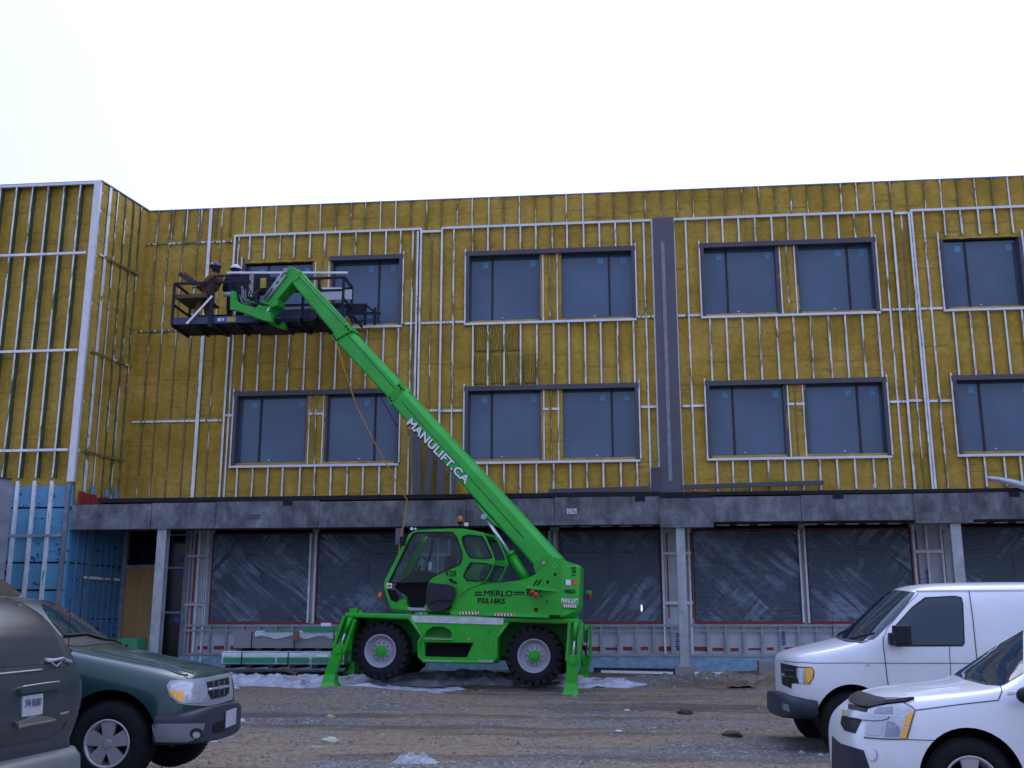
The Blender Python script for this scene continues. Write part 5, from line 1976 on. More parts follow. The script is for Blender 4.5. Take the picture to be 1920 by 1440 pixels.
def place(px, py, Yc, th, W, g):
    """frame whose near side plane passes the wheel hub seen at px, py at heading distance Yc"""
    r = ray(px, py); t = Yc / (-r.x * sy + r.y * cy)
    p = r * t; a = R(th)
    return Frame((p.x - math.sin(a) * W / 2, p.y + math.cos(a) * W / 2, g), th)


# ------------------------------------------------ white panel van
VF = place(1602, 1355, 13.7, 2.0, 2.0, .03)


def vsec(w, zb, zm, zs, ws, zt2, wt, zt):
    return [(0, zb), (-(w - .12), zb), (-w, zb + .07), (-w, zm), (-ws, zs), (-wt, zt2), (-wt * .5, zt - .01), (0, zt)]


van_st = [(-.685, vsec(.44, .62, .80, 1.06, .42, 1.10, .36, 1.12)),
          (-.665, vsec(.60, .58, .80, 1.13, .57, 1.18, .48, 1.20)),
          (-.58, vsec(.86, .54, .85, 1.17, .81, 1.225, .66, 1.25)),
          (-.40, vsec(.985, .50, .9, 1.20, .93, 1.26, .74, 1.30)),
          (.0, vsec(1.0, .45, 1.0, 1.28, .95, 1.34, .76, 1.385)),
          (.20, vsec(1.0, .45, 1.05, 1.35, .95, 1.40, .78, 1.44)),
          (.26, vsec(1.0, .45, 1.08, 1.37, .95, 1.42, .80, 1.50)),
          (.42, vsec(1.0, .45, 1.10, 1.42, .95, 1.55, .80, 1.64)),
          (.86, vsec(1.0, .45, 1.12, 1.45, .95, 1.94, .78, 2.0)),
          (.97, vsec(1.0, .45, 1.12, 1.45, .95, 2.01, .78, 2.08)),
          (1.2, vsec(1.0, .45, 1.12, 1.5, .955, 2.04, .79, 2.12)),
          (2.2, vsec(1.0, .45, 1.12, 1.5, .96, 2.06, .80, 2.14)),
          (4.5, vsec(1.0, .45, 1.12, 1.5, .96, 2.05, .80, 2.12)),
          (4.6, vsec(.96, .5, 1.12, 1.5, .93, 1.98, .76, 2.05))]
van, vb = vehicle('van', VF, 'white panel van parked nose left before the ground floor windows', 'van', van_st, MT['carwhite'], [0, 3.5], 2.0, (.44, .42))
sk = Skin(vb)
sk.decal([(1672, 1106), (1716, 1111), (1702, 1131), (1675, 1163), (1645, 1193), (1637, 1199), (1612, 1203), (1585, 1199), (1560, 1193), (1565, 1188), (1600, 1163), (1640, 1130)], 'windshield', MT['carglass'], van, step=6)
sk.decal([(1557, 1193), (1585, 1200), (1612, 1204), (1630, 1202), (1615, 1206), (1585, 1203)], 'cowl', MT['trimblack'], van, .004)
sw = sk.decal([(1734, 1120), (1790, 1117), (1803, 1120), (1806, 1131), (1809, 1206), (1805, 1212), (1680, 1212.5), (1672, 1207), (1671, 1189), (1680, 1171.5), (1709, 1139)], 'side_window', MT['trimblack'], van, .004)
sk.decal([(1737, 1123), (1790, 1120), (1800, 1123), (1803, 1132), (1806, 1204), (1802, 1209), (1682, 1209.5), (1675, 1205), (1674, 1190), (1683, 1172.5), (1711, 1141)], 'pane', MT['carglass'], van, .009)
sk.line([(1656, 1195), (1656, 1210), (1658, 1224), (1664, 1277), (1670, 1300)], 'door_gap', MT['seamk'], van)
sk.line([(1817, 1109), (1824, 1160), (1831, 1230), (1836, 1290)], 'door_gap', MT['seamk'], van)
sk.line([(1780, 1213), (1782, 1253), (1784, 1290)], 'door_gap', MT['seamk'], van, r=.004)
sk.line([(1470, 1240), (1500, 1242), (1528, 1243.5), (1600, 1243), (1700, 1243.5), (1782, 1243.5), (1919, 1244)], 'body_crease', MT['seamk'], van, r=.004)
sk.line([(1718, 1109), (1760, 1108), (1850, 1107.5), (1919, 1107)], 'roof_gutter', MT['carwhite'], van, r=.018)
sk.line([(1657, 1196), (1664, 1178), (1700, 1135), (1722, 1113)], 'door_gap', MT['seamk'], van, r=.003)
fr_ = sk.decal([(1464, 1243), (1498.7, 1250), (1522.5, 1251), (1527, 1258), (1526, 1270), (1518, 1283), (1485, 1281), (1484, 1291), (1467, 1283)], 'grille', MT['trimblack'], van, .006)
sk.decal([(1495, 1252.5), (1510, 1252.5), (1510, 1283), (1500, 1281), (1495, 1268)], 'headlight', MT['lens'], van, .012, step=3)
sk.decal([(1511, 1252.5), (1522.5, 1252.5), (1525.7, 1258.7), (1523.7, 1272.5), (1517.5, 1281), (1511, 1283)], 'turn_signal', MT['amber'], van, .013, step=3)
for y in (1256, 1268): sk.line([(1468, y), (1490, y + 2)], 'grille_bar', M('grille_slat', (.05, .05, .06), .5), van, r=.012)
sk.decal([(1464, 1262), (1471, 1262.5), (1472, 1267), (1464, 1267)], 'badge', MT['silver'], van, .016, step=3)
sk.decal([(1621, 1247), (1626, 1245), (1634, 1247), (1628, 1249.5)], 'side_badge', MT['silver'], van, .008, step=3)
m = MB()
bst = []
for (x, hw) in ((-.80, .60), (-.76, .80), (-.66, .95), (-.45, 1.02), (-.38, 1.02)):
    bst.append((x, [(0, .42), (-hw * .9, .42), (-hw, .47), (-hw, .62), (-hw * .97, .70), (0, .72)]))
v_, f_ = mirror_loft(bst); m.add(v_, f_, 0, True); bp = m.build('front_bumper', MT['bumper'], van, smooth=True); subsurf(bp, 1)
s2_ = Skin(bp); s2_.decal([(1467, 1318), (1480, 1322), (1481, 1335), (1468, 1330)], 'licence_plate', M('dim_plate', (.16, .18, .18), .5), van, .006, step=4)
road_wheel(van, 0, -.97, .38, .385, .25, True, .215, 6, MT['silver']); road_wheel(van, 0, .97, .38, .385, .25, False, .215, 6, MT['silver'])
road_wheel(van, 3.5, -.97, .38, .385, .25, True, .215, 6, MT['silver']); road_wheel(van, 3.5, .97, .38, .385, .25, False, .215, 6, MT['silver'])
m = MB(); p = VF.at(1688, 1191, -1.14)
m.box(p.x - .09, p.x + .12, -1.22, -1.09, p.z - .12, p.z + .12)
m.box(p.x - .11, p.x - .02, -1.10, -.95, p.z - .12, p.z + .03)
mr = m.build('mirror', MT['trimblack'], van, bevel=.03)
m = MB(); p = VF.at(1561, 1190, 0.45); q = VF.at(1562, 1140, .45); m.tube([p, q], .004, 5); m.build('aerial', MT['trimblack'], van)
for a, b in (((1566, 1190), (1600, 1180)), ((1596, 1199), (1640, 1188))): sk.line([a, b], 'wiper', MT['trimblack'], van, r=.01, off=.012)

# ------------------------------------------------ white compact suv
SF = place(1824, 1463, 9.0, 2.0, 1.82, 0)


def ssec(w, zb, zs, ws, zh, wh, zt):
    return [(0, zb), (-(w - .12), zb), (-w, zb + .08), (-w, (zb + zs) / 2 + .05), (-ws, zs), (-wh, zh), (-wh * .5, (zh + zt) / 2 + .008), (0, zt)]


suv_st = [(-.84, ssec(.36, .30, .58, .38, .64, .28, .66)),
          (-.81, ssec(.52, .25, .70, .50, .80, .40, .83)),
          (-.72, ssec(.60, .22, .78, .48, .88, .34, .91)),
          (-.60, ssec(.78, .20, .86, .62, .95, .44, .98)),
          (-.44, ssec(.89, .20, .92, .82, 1.0, .62, 1.025)),
          (-.30, ssec(.91, .20, .95, .86, 1.02, .70, 1.055)),
          (.15, ssec(.91, .20, 1.02, .87, 1.06, .72, 1.10)),
          (.36, ssec(.91, .20, 1.06, .88, 1.09, .74, 1.13)),
          (.46, ssec(.91, .20, 1.07, .88, 1.14, .75, 1.22)),
          (.92, ssec(.91, .20, 1.10, .88, 1.46, .66, 1.60)),
          (1.2, ssec(.91, .20, 1.10, .88, 1.60, .60, 1.70)),
          (2.3, ssec(.91, .20, 1.12, .88, 1.62, .60, 1.70)),
          (3.3, ssec(.90, .22, 1.12, .86, 1.56, .58, 1.62)),
          (3.6, ssec(.84, .30, 1.05, .80, 1.1, .6, 1.15))]
suv, sb_ = vehicle('suv', SF, 'small white suv with black bonnet deflector at the bottom right corner', 'suv', suv_st, MT['carwhite'], [0, 2.86], 1.82, (.41, .37))
side_panes(suv, sb_, [[(.75, 1.14), (1.45, 1.56), (1.62, 1.56), (1.62, 1.12)], [(1.70, 1.12), (1.70, 1.56), (2.5, 1.55), (2.55, 1.14)], [(2.63, 1.15), (2.6, 1.54), (3.1, 1.50), (3.25, 1.2)]], MT['carglass'])
sk = Skin(sb_)
sk.decal([(1783, 1263), (1810, 1274.5), (1848, 1284), (1876, 1286), (1886, 1282), (1919, 1262), (1919, 1182)], 'windshield', MT['carglass'], suv, step=6)
sk.line([(1717, 1332), (1800, 1321), (1872, 1313), (1879, 1295), (1876, 1288)], 'bonnet_gap', MT['seamk'], suv, r=.004)
sk.decal([(1593, 1316), (1596, 1307), (1612.4, 1299), (1644.7, 1309), (1662, 1312), (1715, 1311), (1699, 1317), (1662.8, 1321), (1630.6, 1328), (1610, 1325)], 'bonnet_deflector', MT['trimblack'], suv, .022, .02, step=4)
sk.line([(1660, 1317), (1690, 1314), (1712, 1312)], 'deflector_rim', MT['silver'], suv, r=.005, off=.026)
sk.decal([(1591, 1320), (1628.5, 1328), (1624.5, 1338), (1591, 1329)], 'grille', MT['trimblack'], suv, .006, step=4)
sk.decal([(1579, 1342), (1588, 1345), (1615.5, 1351), (1604, 1375.6), (1584, 1369.5), (1577, 1357)], 'grille', MT['trimblack'], suv, .006, step=4)
sk.decal([(1628.5, 1338), (1638, 1326), (1675, 1321), (1695, 1319), (1709, 1325), (1716, 1332), (1709, 1357), (1701, 1385.6), (1660, 1385), (1620.5, 1382.6), (1624.5, 1359.5)], 'headlight', MT['lens'], suv, .008, step=4)
hs = sk.decal([(1629, 1359), (1650, 1354), (1658, 1360), (1654, 1380), (1625, 1378)], 'lamp_bowl', MT['silver'], suv, .012, step=4)
sk.decal([(1664, 1352), (1676, 1354), (1686, 1363), (1689, 1370), (1686, 1382), (1659, 1382)], 'lamp_bowl', MT['lampgrey'], suv, .012, step=4)
sk.decal([(1640, 1335), (1648, 1328), (1675, 1326), (1675, 1339), (1640, 1339)], 'lamp_bowl', MT['lampgrey'], suv, .012, step=4)
for q in ([(1711, 1335), (1713, 1340), (1706, 1361), (1695.5, 1360), (1702, 1341)], [(1705, 1364), (1700, 1385), (1688.6, 1384), (1695, 1363)]):
    sk.decal(q, 'turn_signal', MT['amber'], suv, .014, step=4)
sk.line([(1620.5, 1383), (1660, 1386), (1701, 1386), (1709, 1357), (1716, 1332), (1709, 1325), (1695, 1319)], 'lamp_gap', MT['seamk'], suv, r=.004, off=.008)
sk.decal([(1583, 1331), (1628.5, 1339), (1670.8, 1342), (1664.8, 1351), (1630.6, 1353), (1586, 1345)], 'chrome_bar', MT['silver'], suv, .02, .02, step=4, rnd=1)
sk.decal([(1583, 1333), (1590, 1335), (1590, 1345), (1583, 1343)], 'emblem', M('gold_emblem', (.42, .30, .10), .4), suv, .024, step=3)
sk.decal([(1561, 1380), (1576, 1393.7), (1619.5, 1406.8), (1636, 1455), (1600, 1470), (1560, 1460)], 'bumper_insert', MT['bumper'], suv, .006, step=6)
sk.decal([(1637.6 + 9 * math.cos(t), 1416 + 12.5 * math.sin(t)) for t in [i * math.pi / 8 for i in range(16)]], 'fog_lamp_cover', MT['silver'], suv, .004, step=4)
sk.decal([(1636 + 7.5 * math.cos(t), 1415 + 11 * math.sin(t)) for t in [i * math.pi / 8 for i in range(16)]], 'fog_lamp_cover', MT['carwhite'], suv, .006, step=4)
sk.line([(1702, 1386.5), (1730, 1387.5), (1752, 1388)], 'bumper_gap', MT['seamk'], suv, r=.003)
sk.line([(1694, 1304), (1760, 1293), (1800, 1289)], 'bonnet_crease', MT['carwhite'], suv, r=.012, off=-.002)
bg_ = sk.decal([(1888, 1299), (1904, 1298), (1903, 1302), (1889, 1303)], 'side_badge', MT['silver'], suv, .008, step=3)
m = MB(); p = SF.at(1924, 1304, -1.0); m.ball((p.x + .02, -1.0, p.z), .10, .06, .07, 14); m.build('mirror', MT['trimblack'], suv)
for x in (0, 2.86):
    road_wheel(suv, x, -.88, .345, .352, .23, True, .215, 5, MT['alloy']); road_wheel(suv, x, .88, .345, .352, .23, False, .215, 5, MT['alloy'])

# ------------------------------------------------ dark green suv
EF = place(198, 1390, 10.3, 1.2, 1.78, .155)
exp_st = [(.70, ssec(.48, .42, .72, .48, .90, .40, .94)),
          (.66, ssec(.70, .38, .80, .68, .955, .55, .985)),
          (.60, ssec(.83, .36, .88, .80, .995, .60, 1.03)),
          (.42, ssec(.88, .34, .96, .83, 1.03, .62, 1.065)),
          (.10, ssec(.89, .32, 1.05, .84, 1.09, .66, 1.12)),
          (-.40, ssec(.89, .30, 1.15, .85, 1.18, .70, 1.21)),
          (-.62, ssec(.89, .30, 1.18, .86, 1.22, .72, 1.27)),
          (-.72, ssec(.89, .30, 1.19, .86, 1.27, .72, 1.36)),
          (-1.15, ssec(.89, .30, 1.19, .86, 1.60, .62, 1.66)),
          (-1.32, ssec(.89, .30, 1.19, .86, 1.68, .60, 1.735)),
          (-2.4, ssec(.89, .30, 1.2, .86, 1.70, .60, 1.77)),
          (-3.5, ssec(.88, .32, 1.2, .86, 1.66, .60, 1.72)),
          (-3.7, ssec(.84, .40, 1.15, .82, 1.3, .66, 1.34))]
exv, eb = vehicle('suv', EF, 'dark green suv with amber lamp and silver grille parked nose right at the left', 'suv', exp_st, MT['cargreen'], [0, -2.83], 1.78, (.47, .38))
side_panes(exv, eb, [[(-.98, 1.24), (-1.38, 1.60), (-1.85, 1.62), (-1.85, 1.22)], [(-1.93, 1.22), (-1.93, 1.62), (-2.7, 1.62), (-2.7, 1.22)], [(-2.8, 1.22), (-2.8, 1.61), (-3.4, 1.58), (-3.5, 1.25)]], MT['carglass'])
sk = Skin(eb)
sk.decal([(66, 1112), (132, 1114), (150, 1127), (175, 1152), (200, 1178), (212, 1190), (160, 1192), (118, 1192), (100, 1170), (80, 1140)], 'windshield', MT['carglass'], exv, step=6)
sk.decal([(112, 1193), (160, 1192), (212, 1192), (238, 1206), (200, 1207), (150, 1212), (118, 1210)], 'cowl', MT['trimblack'], exv, .005, step=6)
sk.line([(118, 1195), (160, 1191), (200, 1203)], 'wiper', MT['trimblack'], exv, r=.012, off=.02)
sk.line([(165, 1192), (205, 1202), (240, 1207)], 'wiper', MT['trimblack'], exv, r=.012, off=.02)
sk.line([(125, 1218), (160, 1222), (225, 1235), (300, 1250), (337, 1264), (352, 1266)], 'wing_crease', MT['cargreen'], exv, r=.014, off=-.002)
sk.line([(185, 1219), (250, 1230), (320, 1249), (362, 1263)], 'bonnet_crease', MT['cargreen'], exv, r=.014, off=-.002)
sk.line([(175, 1221), (225, 1231), (300, 1247), (340, 1262), (352, 1273)], 'bonnet_gap', MT['seamk'], exv, r=.004, off=.001)
gs = sk.decal([(312, 1287), (318, 1278), (350, 1275.5), (390, 1270), (427, 1263), (432, 1270), (435, 1303), (432, 1312), (410, 1319), (387, 1324), (350, 1322), (332, 1319), (318, 1306)], 'grille_surround', M('grey_surround', (.30, .31, .34), .4, .2, var=.1), exv, .014, .02, step=4)
sk.decal([(319, 1285), (335, 1281), (378, 1279), (385, 1290), (384, 1307), (375, 1317), (345, 1318), (333, 1317), (322, 1307), (317, 1296)], 'headlight', MT['lens'], exv, .022, .014, step=4)
sk.decal([(317.5, 1296), (340, 1297), (341, 1315), (334, 1316), (323, 1307)], 'turn_signal', MT['amber'], exv, .027, step=4)
gr_ = sk.decal([(385, 1279), (425, 1270), (427, 1285), (426, 1299), (420, 1305), (394, 1311), (388, 1300)], 'grille', MT['trimblack'], exv, .02, .012, step=4)
sk.line([(386, 1293), (405, 1290), (426, 1286)], 'grille_bar', MT['silver'], exv, r=.014, off=.024)
for x in (396, 406, 416): sk.line([(x, 1277), (x, 1306)], 'grille_bar', M('dark_slat', (.12, .12, .14), .4), exv, r=.008, off=.022)
sk.decal([(403, 1287), (412, 1285), (413, 1290), (404, 1292)], 'emblem', MT['silver'], exv, .04, .02, step=3)
m = MB(); bst = []
for (x, hw) in ((.38, .93), (.48, .93), (.62, .88), (.74, .72), (.79, .48)):
    bst.append((x, [(0, .34), (-hw * .94, .34), (-hw, .40), (-hw, .58), (-hw * .97, .66), (0, .67)]))
v_, f_ = mirror_loft(bst); m.add(v_, f_, 0, True); bp = m.build('front_bumper', MT['bumper'], exv, smooth=True); subsurf(bp, 2)
s2_ = Skin(bp)
s2_.decal([(285, 1357), (340, 1357), (384, 1356), (376, 1382), (350, 1391), (292, 1391)], 'bumper_insert', M('pale_bumper_insert', (.16, .165, .18), .45, var=.15), exv, .007, step=5)
s2_.decal([(367 + 12 * math.cos(t), 1375 + 10 * math.sin(t)) for t in [i * math.pi / 8 for i in range(16)]], 'fog_lamp', MT['trimblack'], exv, .011, step=4)
s2_.decal([(366 + 7 * math.cos(t), 1378 + 6 * math.sin(t)) for t in [i * math.pi / 8 for i in range(16)]], 'fog_lamp_lens', MT['silver'], exv, .014, step=4)
s2_.decal([(400, 1357), (420, 1350), (420, 1371), (398, 1374)], 'intake', MT['black'], exv, .007, step=4)
s2_.decal([(421, 1334), (440, 1327), (439, 1357), (420, 1365)], 'licence_plate', M('plain_plate', (.36, .37, .42), .5), exv, .02, .01, step=4)
m = MB(); p = EF.at(128, 1220, -.80); m.ball((p.x, -.80, p.z), .035, .035, .03); p2 = EF.at(133, 1108, -.80); m.tube([p, p2], .004, 5); m.build('aerial', MT['trimblack'], exv)
for x in (0, -2.83):
    road_wheel(exv, x, -.86, .37, .375, .25, True, .212, 5, MT['alloy']); road_wheel(exv, x, .86, .37, .375, .25, False, .212, 5, MT['alloy'])
m = MB(); m.box(-1.5, -3.2, -.66, -.62, 1.74, 1.79); m.build('roof_rail', MT['trimblack'], exv, bevel=.01)

# ------------------------------------------------ grey minivan (rear corner in view)
GF = Frame((-4.24, 7.55, 0), 0)
mv = empty('minivan', GF.M, 'grey brown minivan with licence plate, its rear at the left edge of the photo', 'minivan')
lv = [(.30, -.10, .86, .25), (.42, .0, .90, .22), (.62, -.02, .92, .20), (.70, -.08, .93, .20), (.80, -.04, .94, .2), (.96, .0, .95, .2), (1.12, .0, .95, .2), (1.29, -.06, .935, .2), (1.5, -.17, .89, .22), (1.69, -.33, .81, .24), (1.79, -.48, .72, .26), (1.84, -.72, .58, .25)]
vs = []
SEG = 8
for (z, xr_2, w_, rc) in lv:
    ring = []
    for (cx_, cy_, a0) in ((xr_2 - rc, w_ - rc, 0), (-4.5 + rc + (z - .3) * .5, w_ - rc, 90), (-4.5 + rc + (z - .3) * .5, -(w_ - rc), 180), (xr_2 - rc, -(w_ - rc), 270)):
        for k in range(SEG + 1):
            a = R(a0 + 90 * k / SEG); ring.append((cx_ + rc * math.cos(a), cy_ + rc * math.sin(a), z))
    vs += ring
n = 4 * (SEG + 1)
fs = [(i * n + k, i * n + (k + 1) % n, (i + 1) * n + (k + 1) % n, (i + 1) * n + k) for i in range(len(lv) - 1) for k in range(n)] + [tuple(range(n))[::-1], tuple((len(lv) - 1) * n + k for k in range(n))]
m = MB(); m.add(vs, fs, 0, True); mb_ = m.build('body', MT['cargrey'], mv, smooth=True); subsurf(mb_, 1)
m = MB()
vs = []
bl_ = [(.24, -.14, .88, .2), (.30, .0, .94, .22), (.46, .05, .96, .24), (.60, .04, .955, .24), (.66, -.02, .94, .2), (.665, -.18, .85, .2)]
for (z, xr_2, w_, rc) in bl_:
    for (cx_, cy_, a0) in ((xr_2 - rc, w_ - rc, 0), (-.9, w_ - .1, 90), (-.9, -(w_ - .1), 180), (xr_2 - rc, -(w_ - rc), 270)):
        rr_c = rc if a0 in (0, 270) else .1
        for k in range(SEG + 1):
            a = R(a0 + 90 * k / SEG); vs.append((cx_ + rr_c * math.cos(a), cy_ + rr_c * math.sin(a), z))
fs = [(i * n + k, i * n + (k + 1) % n, (i + 1) * n + (k + 1) % n, (i + 1) * n + k) for i in range(len(bl_) - 1) for k in range(n)] + [tuple(range(n))[::-1], tuple((len(bl_) - 1) * n + k for k in range(n))]
m.add(vs, fs, 0, True); gb = m.build('rear_bumper', M('pale_grey_bumper', (.13, .14, .145), .38, .1, var=.12, coat=.3, dark=((.12, .115, .10), .6)), mv, smooth=True)
side_panes(mv, mb_, [[(-.75, 1.24), (-.85, 1.62), (-1.7, 1.68), (-1.7, 1.22)], [(-1.8, 1.22), (-1.8, 1.68), (-2.8, 1.68), (-2.8, 1.22)], [(-2.9, 1.22), (-2.9, 1.66), (-3.3, 1.6), (-3.6, 1.22)]], MT['carglass'])
sk = Skin(mb_)
rw_ = sk.decal([(-60, 1118), (10, 1118), (50, 1122), (66, 1135), (92, 1168), (108, 1200), (117, 1228), (118, 1240), (80, 1245), (0, 1252), (-60, 1258)], 'rear_window', glass_mat('dusty_rear_glass', (.040, .044, .048), .16, .5, .02), mv, .004, step=8)
sk.line([(-40, 1268), (0, 1264), (40, 1260), (78, 1256)], 'chrome_strip', MT['silver'], mv, r=.007, off=.006)
sk.line([(82, 1256), (128, 1248)], 'hatch_gap', MT['seamk'], mv, r=.004)
sk.decal([(31, 1292), (34, 1288), (104, 1279), (109, 1285), (108, 1292), (75, 1297), (30, 1303)], 'number_plate_trim', MT['cargrey'], mv, .035, .04, step=5)
sk.line([(33, 1290), (70, 1284), (103, 1280)], 'chrome_strip', MT['silver'], mv, r=.006, off=.036)
sk.decal([(28, 1355), (60, 1340), (97, 1345), (96, 1351), (60, 1358), (28, 1364)], 'plate_ledge', M('ledge_grey', (.15, .15, .145), .45, .1, var=.1), mv, .03, .03, step=5)
pl8 = sk.decal([(40, 1306), (78, 1300), (77, 1338), (39, 1344)], 'licence_plate', M('pale_plate', (.42, .44, .46), .5, var=.1), mv, .012, step=6)
a, na = sk.hit((58, 1318)); Mi = GF.I
q = Mi @ a
lm_ = Matrix.Translation((q.x + .019, q.y, q.z)) @ Matrix.Rotation(math.pi / 2, 4, 'Z') @ Matrix.Rotation(math.pi / 2, 4, 'X')
text_mesh('74 R00', .075, M('plate_print', (.07, .08, .12), .5), 'lettering', pl8, lm_, .001, .001)
m = MB(); a, _ = sk.hit((84, 1238)); b, _ = sk.hit((112, 1236)); c_, _ = sk.hit((129, 1241)); a, b, c_ = Mi @ a, Mi @ b, Mi @ c_
o_ = Vector((.035, 0, 0)); m.tube([a, a + o_, b + o_, b, c_ + o_ * .5], .016, 8); m.tube([a + o_, (a + b) / 2 + o_ + Vector((0, 0, -.05)), b + o_], .006, 6)
m.build('hatch_handle', MT['silver'], mv)
sk.decal([(112, 1337), (128, 1333), (128, 1336), (112, 1340)], 'badge', MT['silver'], mv, .006, step=3)
sk.line([(28, 1360), (60, 1354), (97, 1348)], 'chrome_strip', MT['silver'], mv, r=.004, off=.028)
sk.line([(0, 1400), (40, 1393), (90, 1383), (118, 1366), (126, 1352)], 'hatch_gap', MT['seamk'], mv, r=.004)
road_wheel(mv, -.95, -.84, .33, .34, .22, True, .2, 5, MT['alloy']); road_wheel(mv, -.95, .84, .33, .34, .22, False, .2, 5, MT['alloy'])
road_wheel(mv, -3.8, -.84, .33, .34, .22, True, .2, 5, MT['alloy']); road_wheel(mv, -3.8, .84, .33, .34, .22, False, .2, 5, MT['alloy'])
m = MB(); m.box(-2.9, -.85, .56, .60, 1.80, 1.84); m.build('roof_rail', MT['cargrey'], mv, bevel=.01)

# ------------------------------------------------ tan pickup cab behind
TFm = Frame((-8.95, 13.75, .05), 0)
tan_st = [(.92, ssec(.84, .45, .95, .80, 1.2, .7, 1.30)), (.88, ssec(.92, .4, 1.1, .86, 1.65, .80, 1.72)), (.72, ssec(.92, .4, 1.25, .88, 1.94, .84, 2.0)),
          (.1, ssec(.92, .4, 1.35, .88, 2.34, .84, 2.38)), (-.5, ssec(.92, .4, 1.35, .88, 2.40, .72, 2.50)), (-2.2, ssec(.92, .4, 1.35, .88, 2.45, .72, 2.55)), (-3.4, ssec(.92, .4, 1.35, .88, 2.4, .72, 2.5))]
tv, tbod = vehicle('van', TFm, 'tan van whose sloping windshield edge shows above the grey minivan at the far left', 'van', tan_st, MT['cartan'], [.1, -2.6], 1.84, (.42, .4))
sk = Skin(tbod)
sk.decal([(-30, 1062), (0, 1070), (48, 1108), (20, 1130), (-30, 1130)], 'side_window', M('dusty_window', (.05, .045, .04), .3, var=.2), tv, .006, step=6)
for x in (.1, -2.6):
    road_wheel(tv, x, -.88, .37, .375, .25, True, .212, 5, MT['alloy']); road_wheel(tv, x, .88, .37, .375, .25, False, .212, 5, MT['alloy'])
# ================================================================== GROUND
def gz(x, y):
    if y < 12: b = 0.0
    elif y < 19: b = .22 * ((y - 12) / 7)
    else: b = .22 + .38 * min(1, (y - 19) / 5.0)
    b += .03 * noise.noise(Vector((x * .5, y * .8, 0))) + (.03 * noise.noise(Vector((x * 1.3, y * 2.6, 4))) if 4 < y < 26 else 0)
    # mound under the left stabiliser
    b += .13 * math.exp(-((x + 5.3) ** 2 / .9 + (y - 20.6) ** 2 / .6)) + .10 * math.exp(-((x + 4.2) ** 2 / 1.6 + (y - 20.2) ** 2 / .25))
    # wheel ruts
    if y < 19.5: b += -.035 * max(0, math.cos((y + .25 * x * .12 + .3 * math.sin(x * .5)) * 3.4)) ** 6 * min(1, max(0, (y - 9) / 3))
    return b


def ground_mat():
    m, t, b = nmat('mud_and_gravel')
    v = coords(t)
    mp = coords(t, (.35, 1, 1))
    big = noise_n(t, mp, .55, 5, .62, .4)
    fine = noise_n(t, v, 9, 6, .7)
    grav = noise_n(t, v, 34, 3, .7)
    mud = ramp_n(t, fine, [(.3, (.105, .074, .047)), (.5, (.25, .178, .105)), (.7, (.35, .27, .175))])
    vor = t.nodes.new('ShaderNodeTexVoronoi'); vor.inputs['Scale'].default_value = 26
    L(t, v, vor.inputs['Vector'])
    sepc = t.nodes.new('ShaderNodeSeparateColor'); L(t, vor.outputs['Color'], sepc.inputs[0])
    gr = ramp_n(t, sepc.outputs[0], [(.1, (.05, .055, .065)), (.6, (.13, .14, .165)), (.93, (.22, .23, .26)), (1, (.42, .43, .46))])
    f = ramp_n(t, big, [(.48, (0, 0, 0)), (.62, (1, 1, 1))])
    spk = mix_n(t, .35, f, ramp_n(t, fine, [(.45, (0, 0, 0)), (.6, (1, 1, 1))]))
    col = mix_n(t, spk, mud, gr)
    # damp dark tracks
    tr = noise_n(t, coords(t, (.12, 1.6, 1)), .8, 5, .65, .5)
    col = mix_n(t, ramp_n(t, tr, [(.52, (0, 0, 0)), (.62, (.7, .7, .7))]), col, (.065, .042, .027))
    # thin frost
    fr = noise_n(t, coords(t, (.4, 1, 1)), 1.5, 6, .75)
    col = mix_n(t, ramp_n(t, fr, [(.70, (0, 0, 0)), (.76, (.5, .5, .5))]), col, (.45, .45, .5))
    L(t, col, b.inputs['Base Color'])
    b.inputs['Roughness'].default_value = .85
    ad = t.nodes.new('ShaderNodeMath'); ad.operation = 'ADD'
    L(t, grav, ad.inputs[0]); L(t, vor.outputs['Distance'], ad.inputs[1])
    bump_n(t, b, ad.outputs[0], .8, .03)
    return m


GM = ground_mat()


def grid(xs, ys, fn):
    vs = [(x, y, fn(x, y)) for y in ys for x in xs]
    n = len(xs)
    fs = [(j * n + i, j * n + i + 1, (j + 1) * n + i + 1, (j + 1) * n + i) for j in range(len(ys) - 1) for i in range(n - 1)]
    return vs, fs


near_x = list(np.arange(-14, 12.001, .11)); near_y = list(np.arange(3, 27.001, .11))
xs_ = [-900, -400, -150, -60, -30, -20] + near_x + [18, 30, 60, 150, 400, 900]
ys_ = [-900, -300, -80, -20, -5, 0] + near_y + [40, 80, 300, 900]
mb = MB(); v_, f_ = grid(xs_, ys_, lambda x, y: gz(x, y) if y < 27 else .6); mb.add(v_, f_, 0, True)
tag(mb.build('ground', GM), kind='structure')

# snow berm and patches
MT['snow'] = M('dirty_snow', (.42, .43, .50), .75, var=.3, vscale=5, bump=.6, bscale=22, dark=((.14, .105, .075), .55))


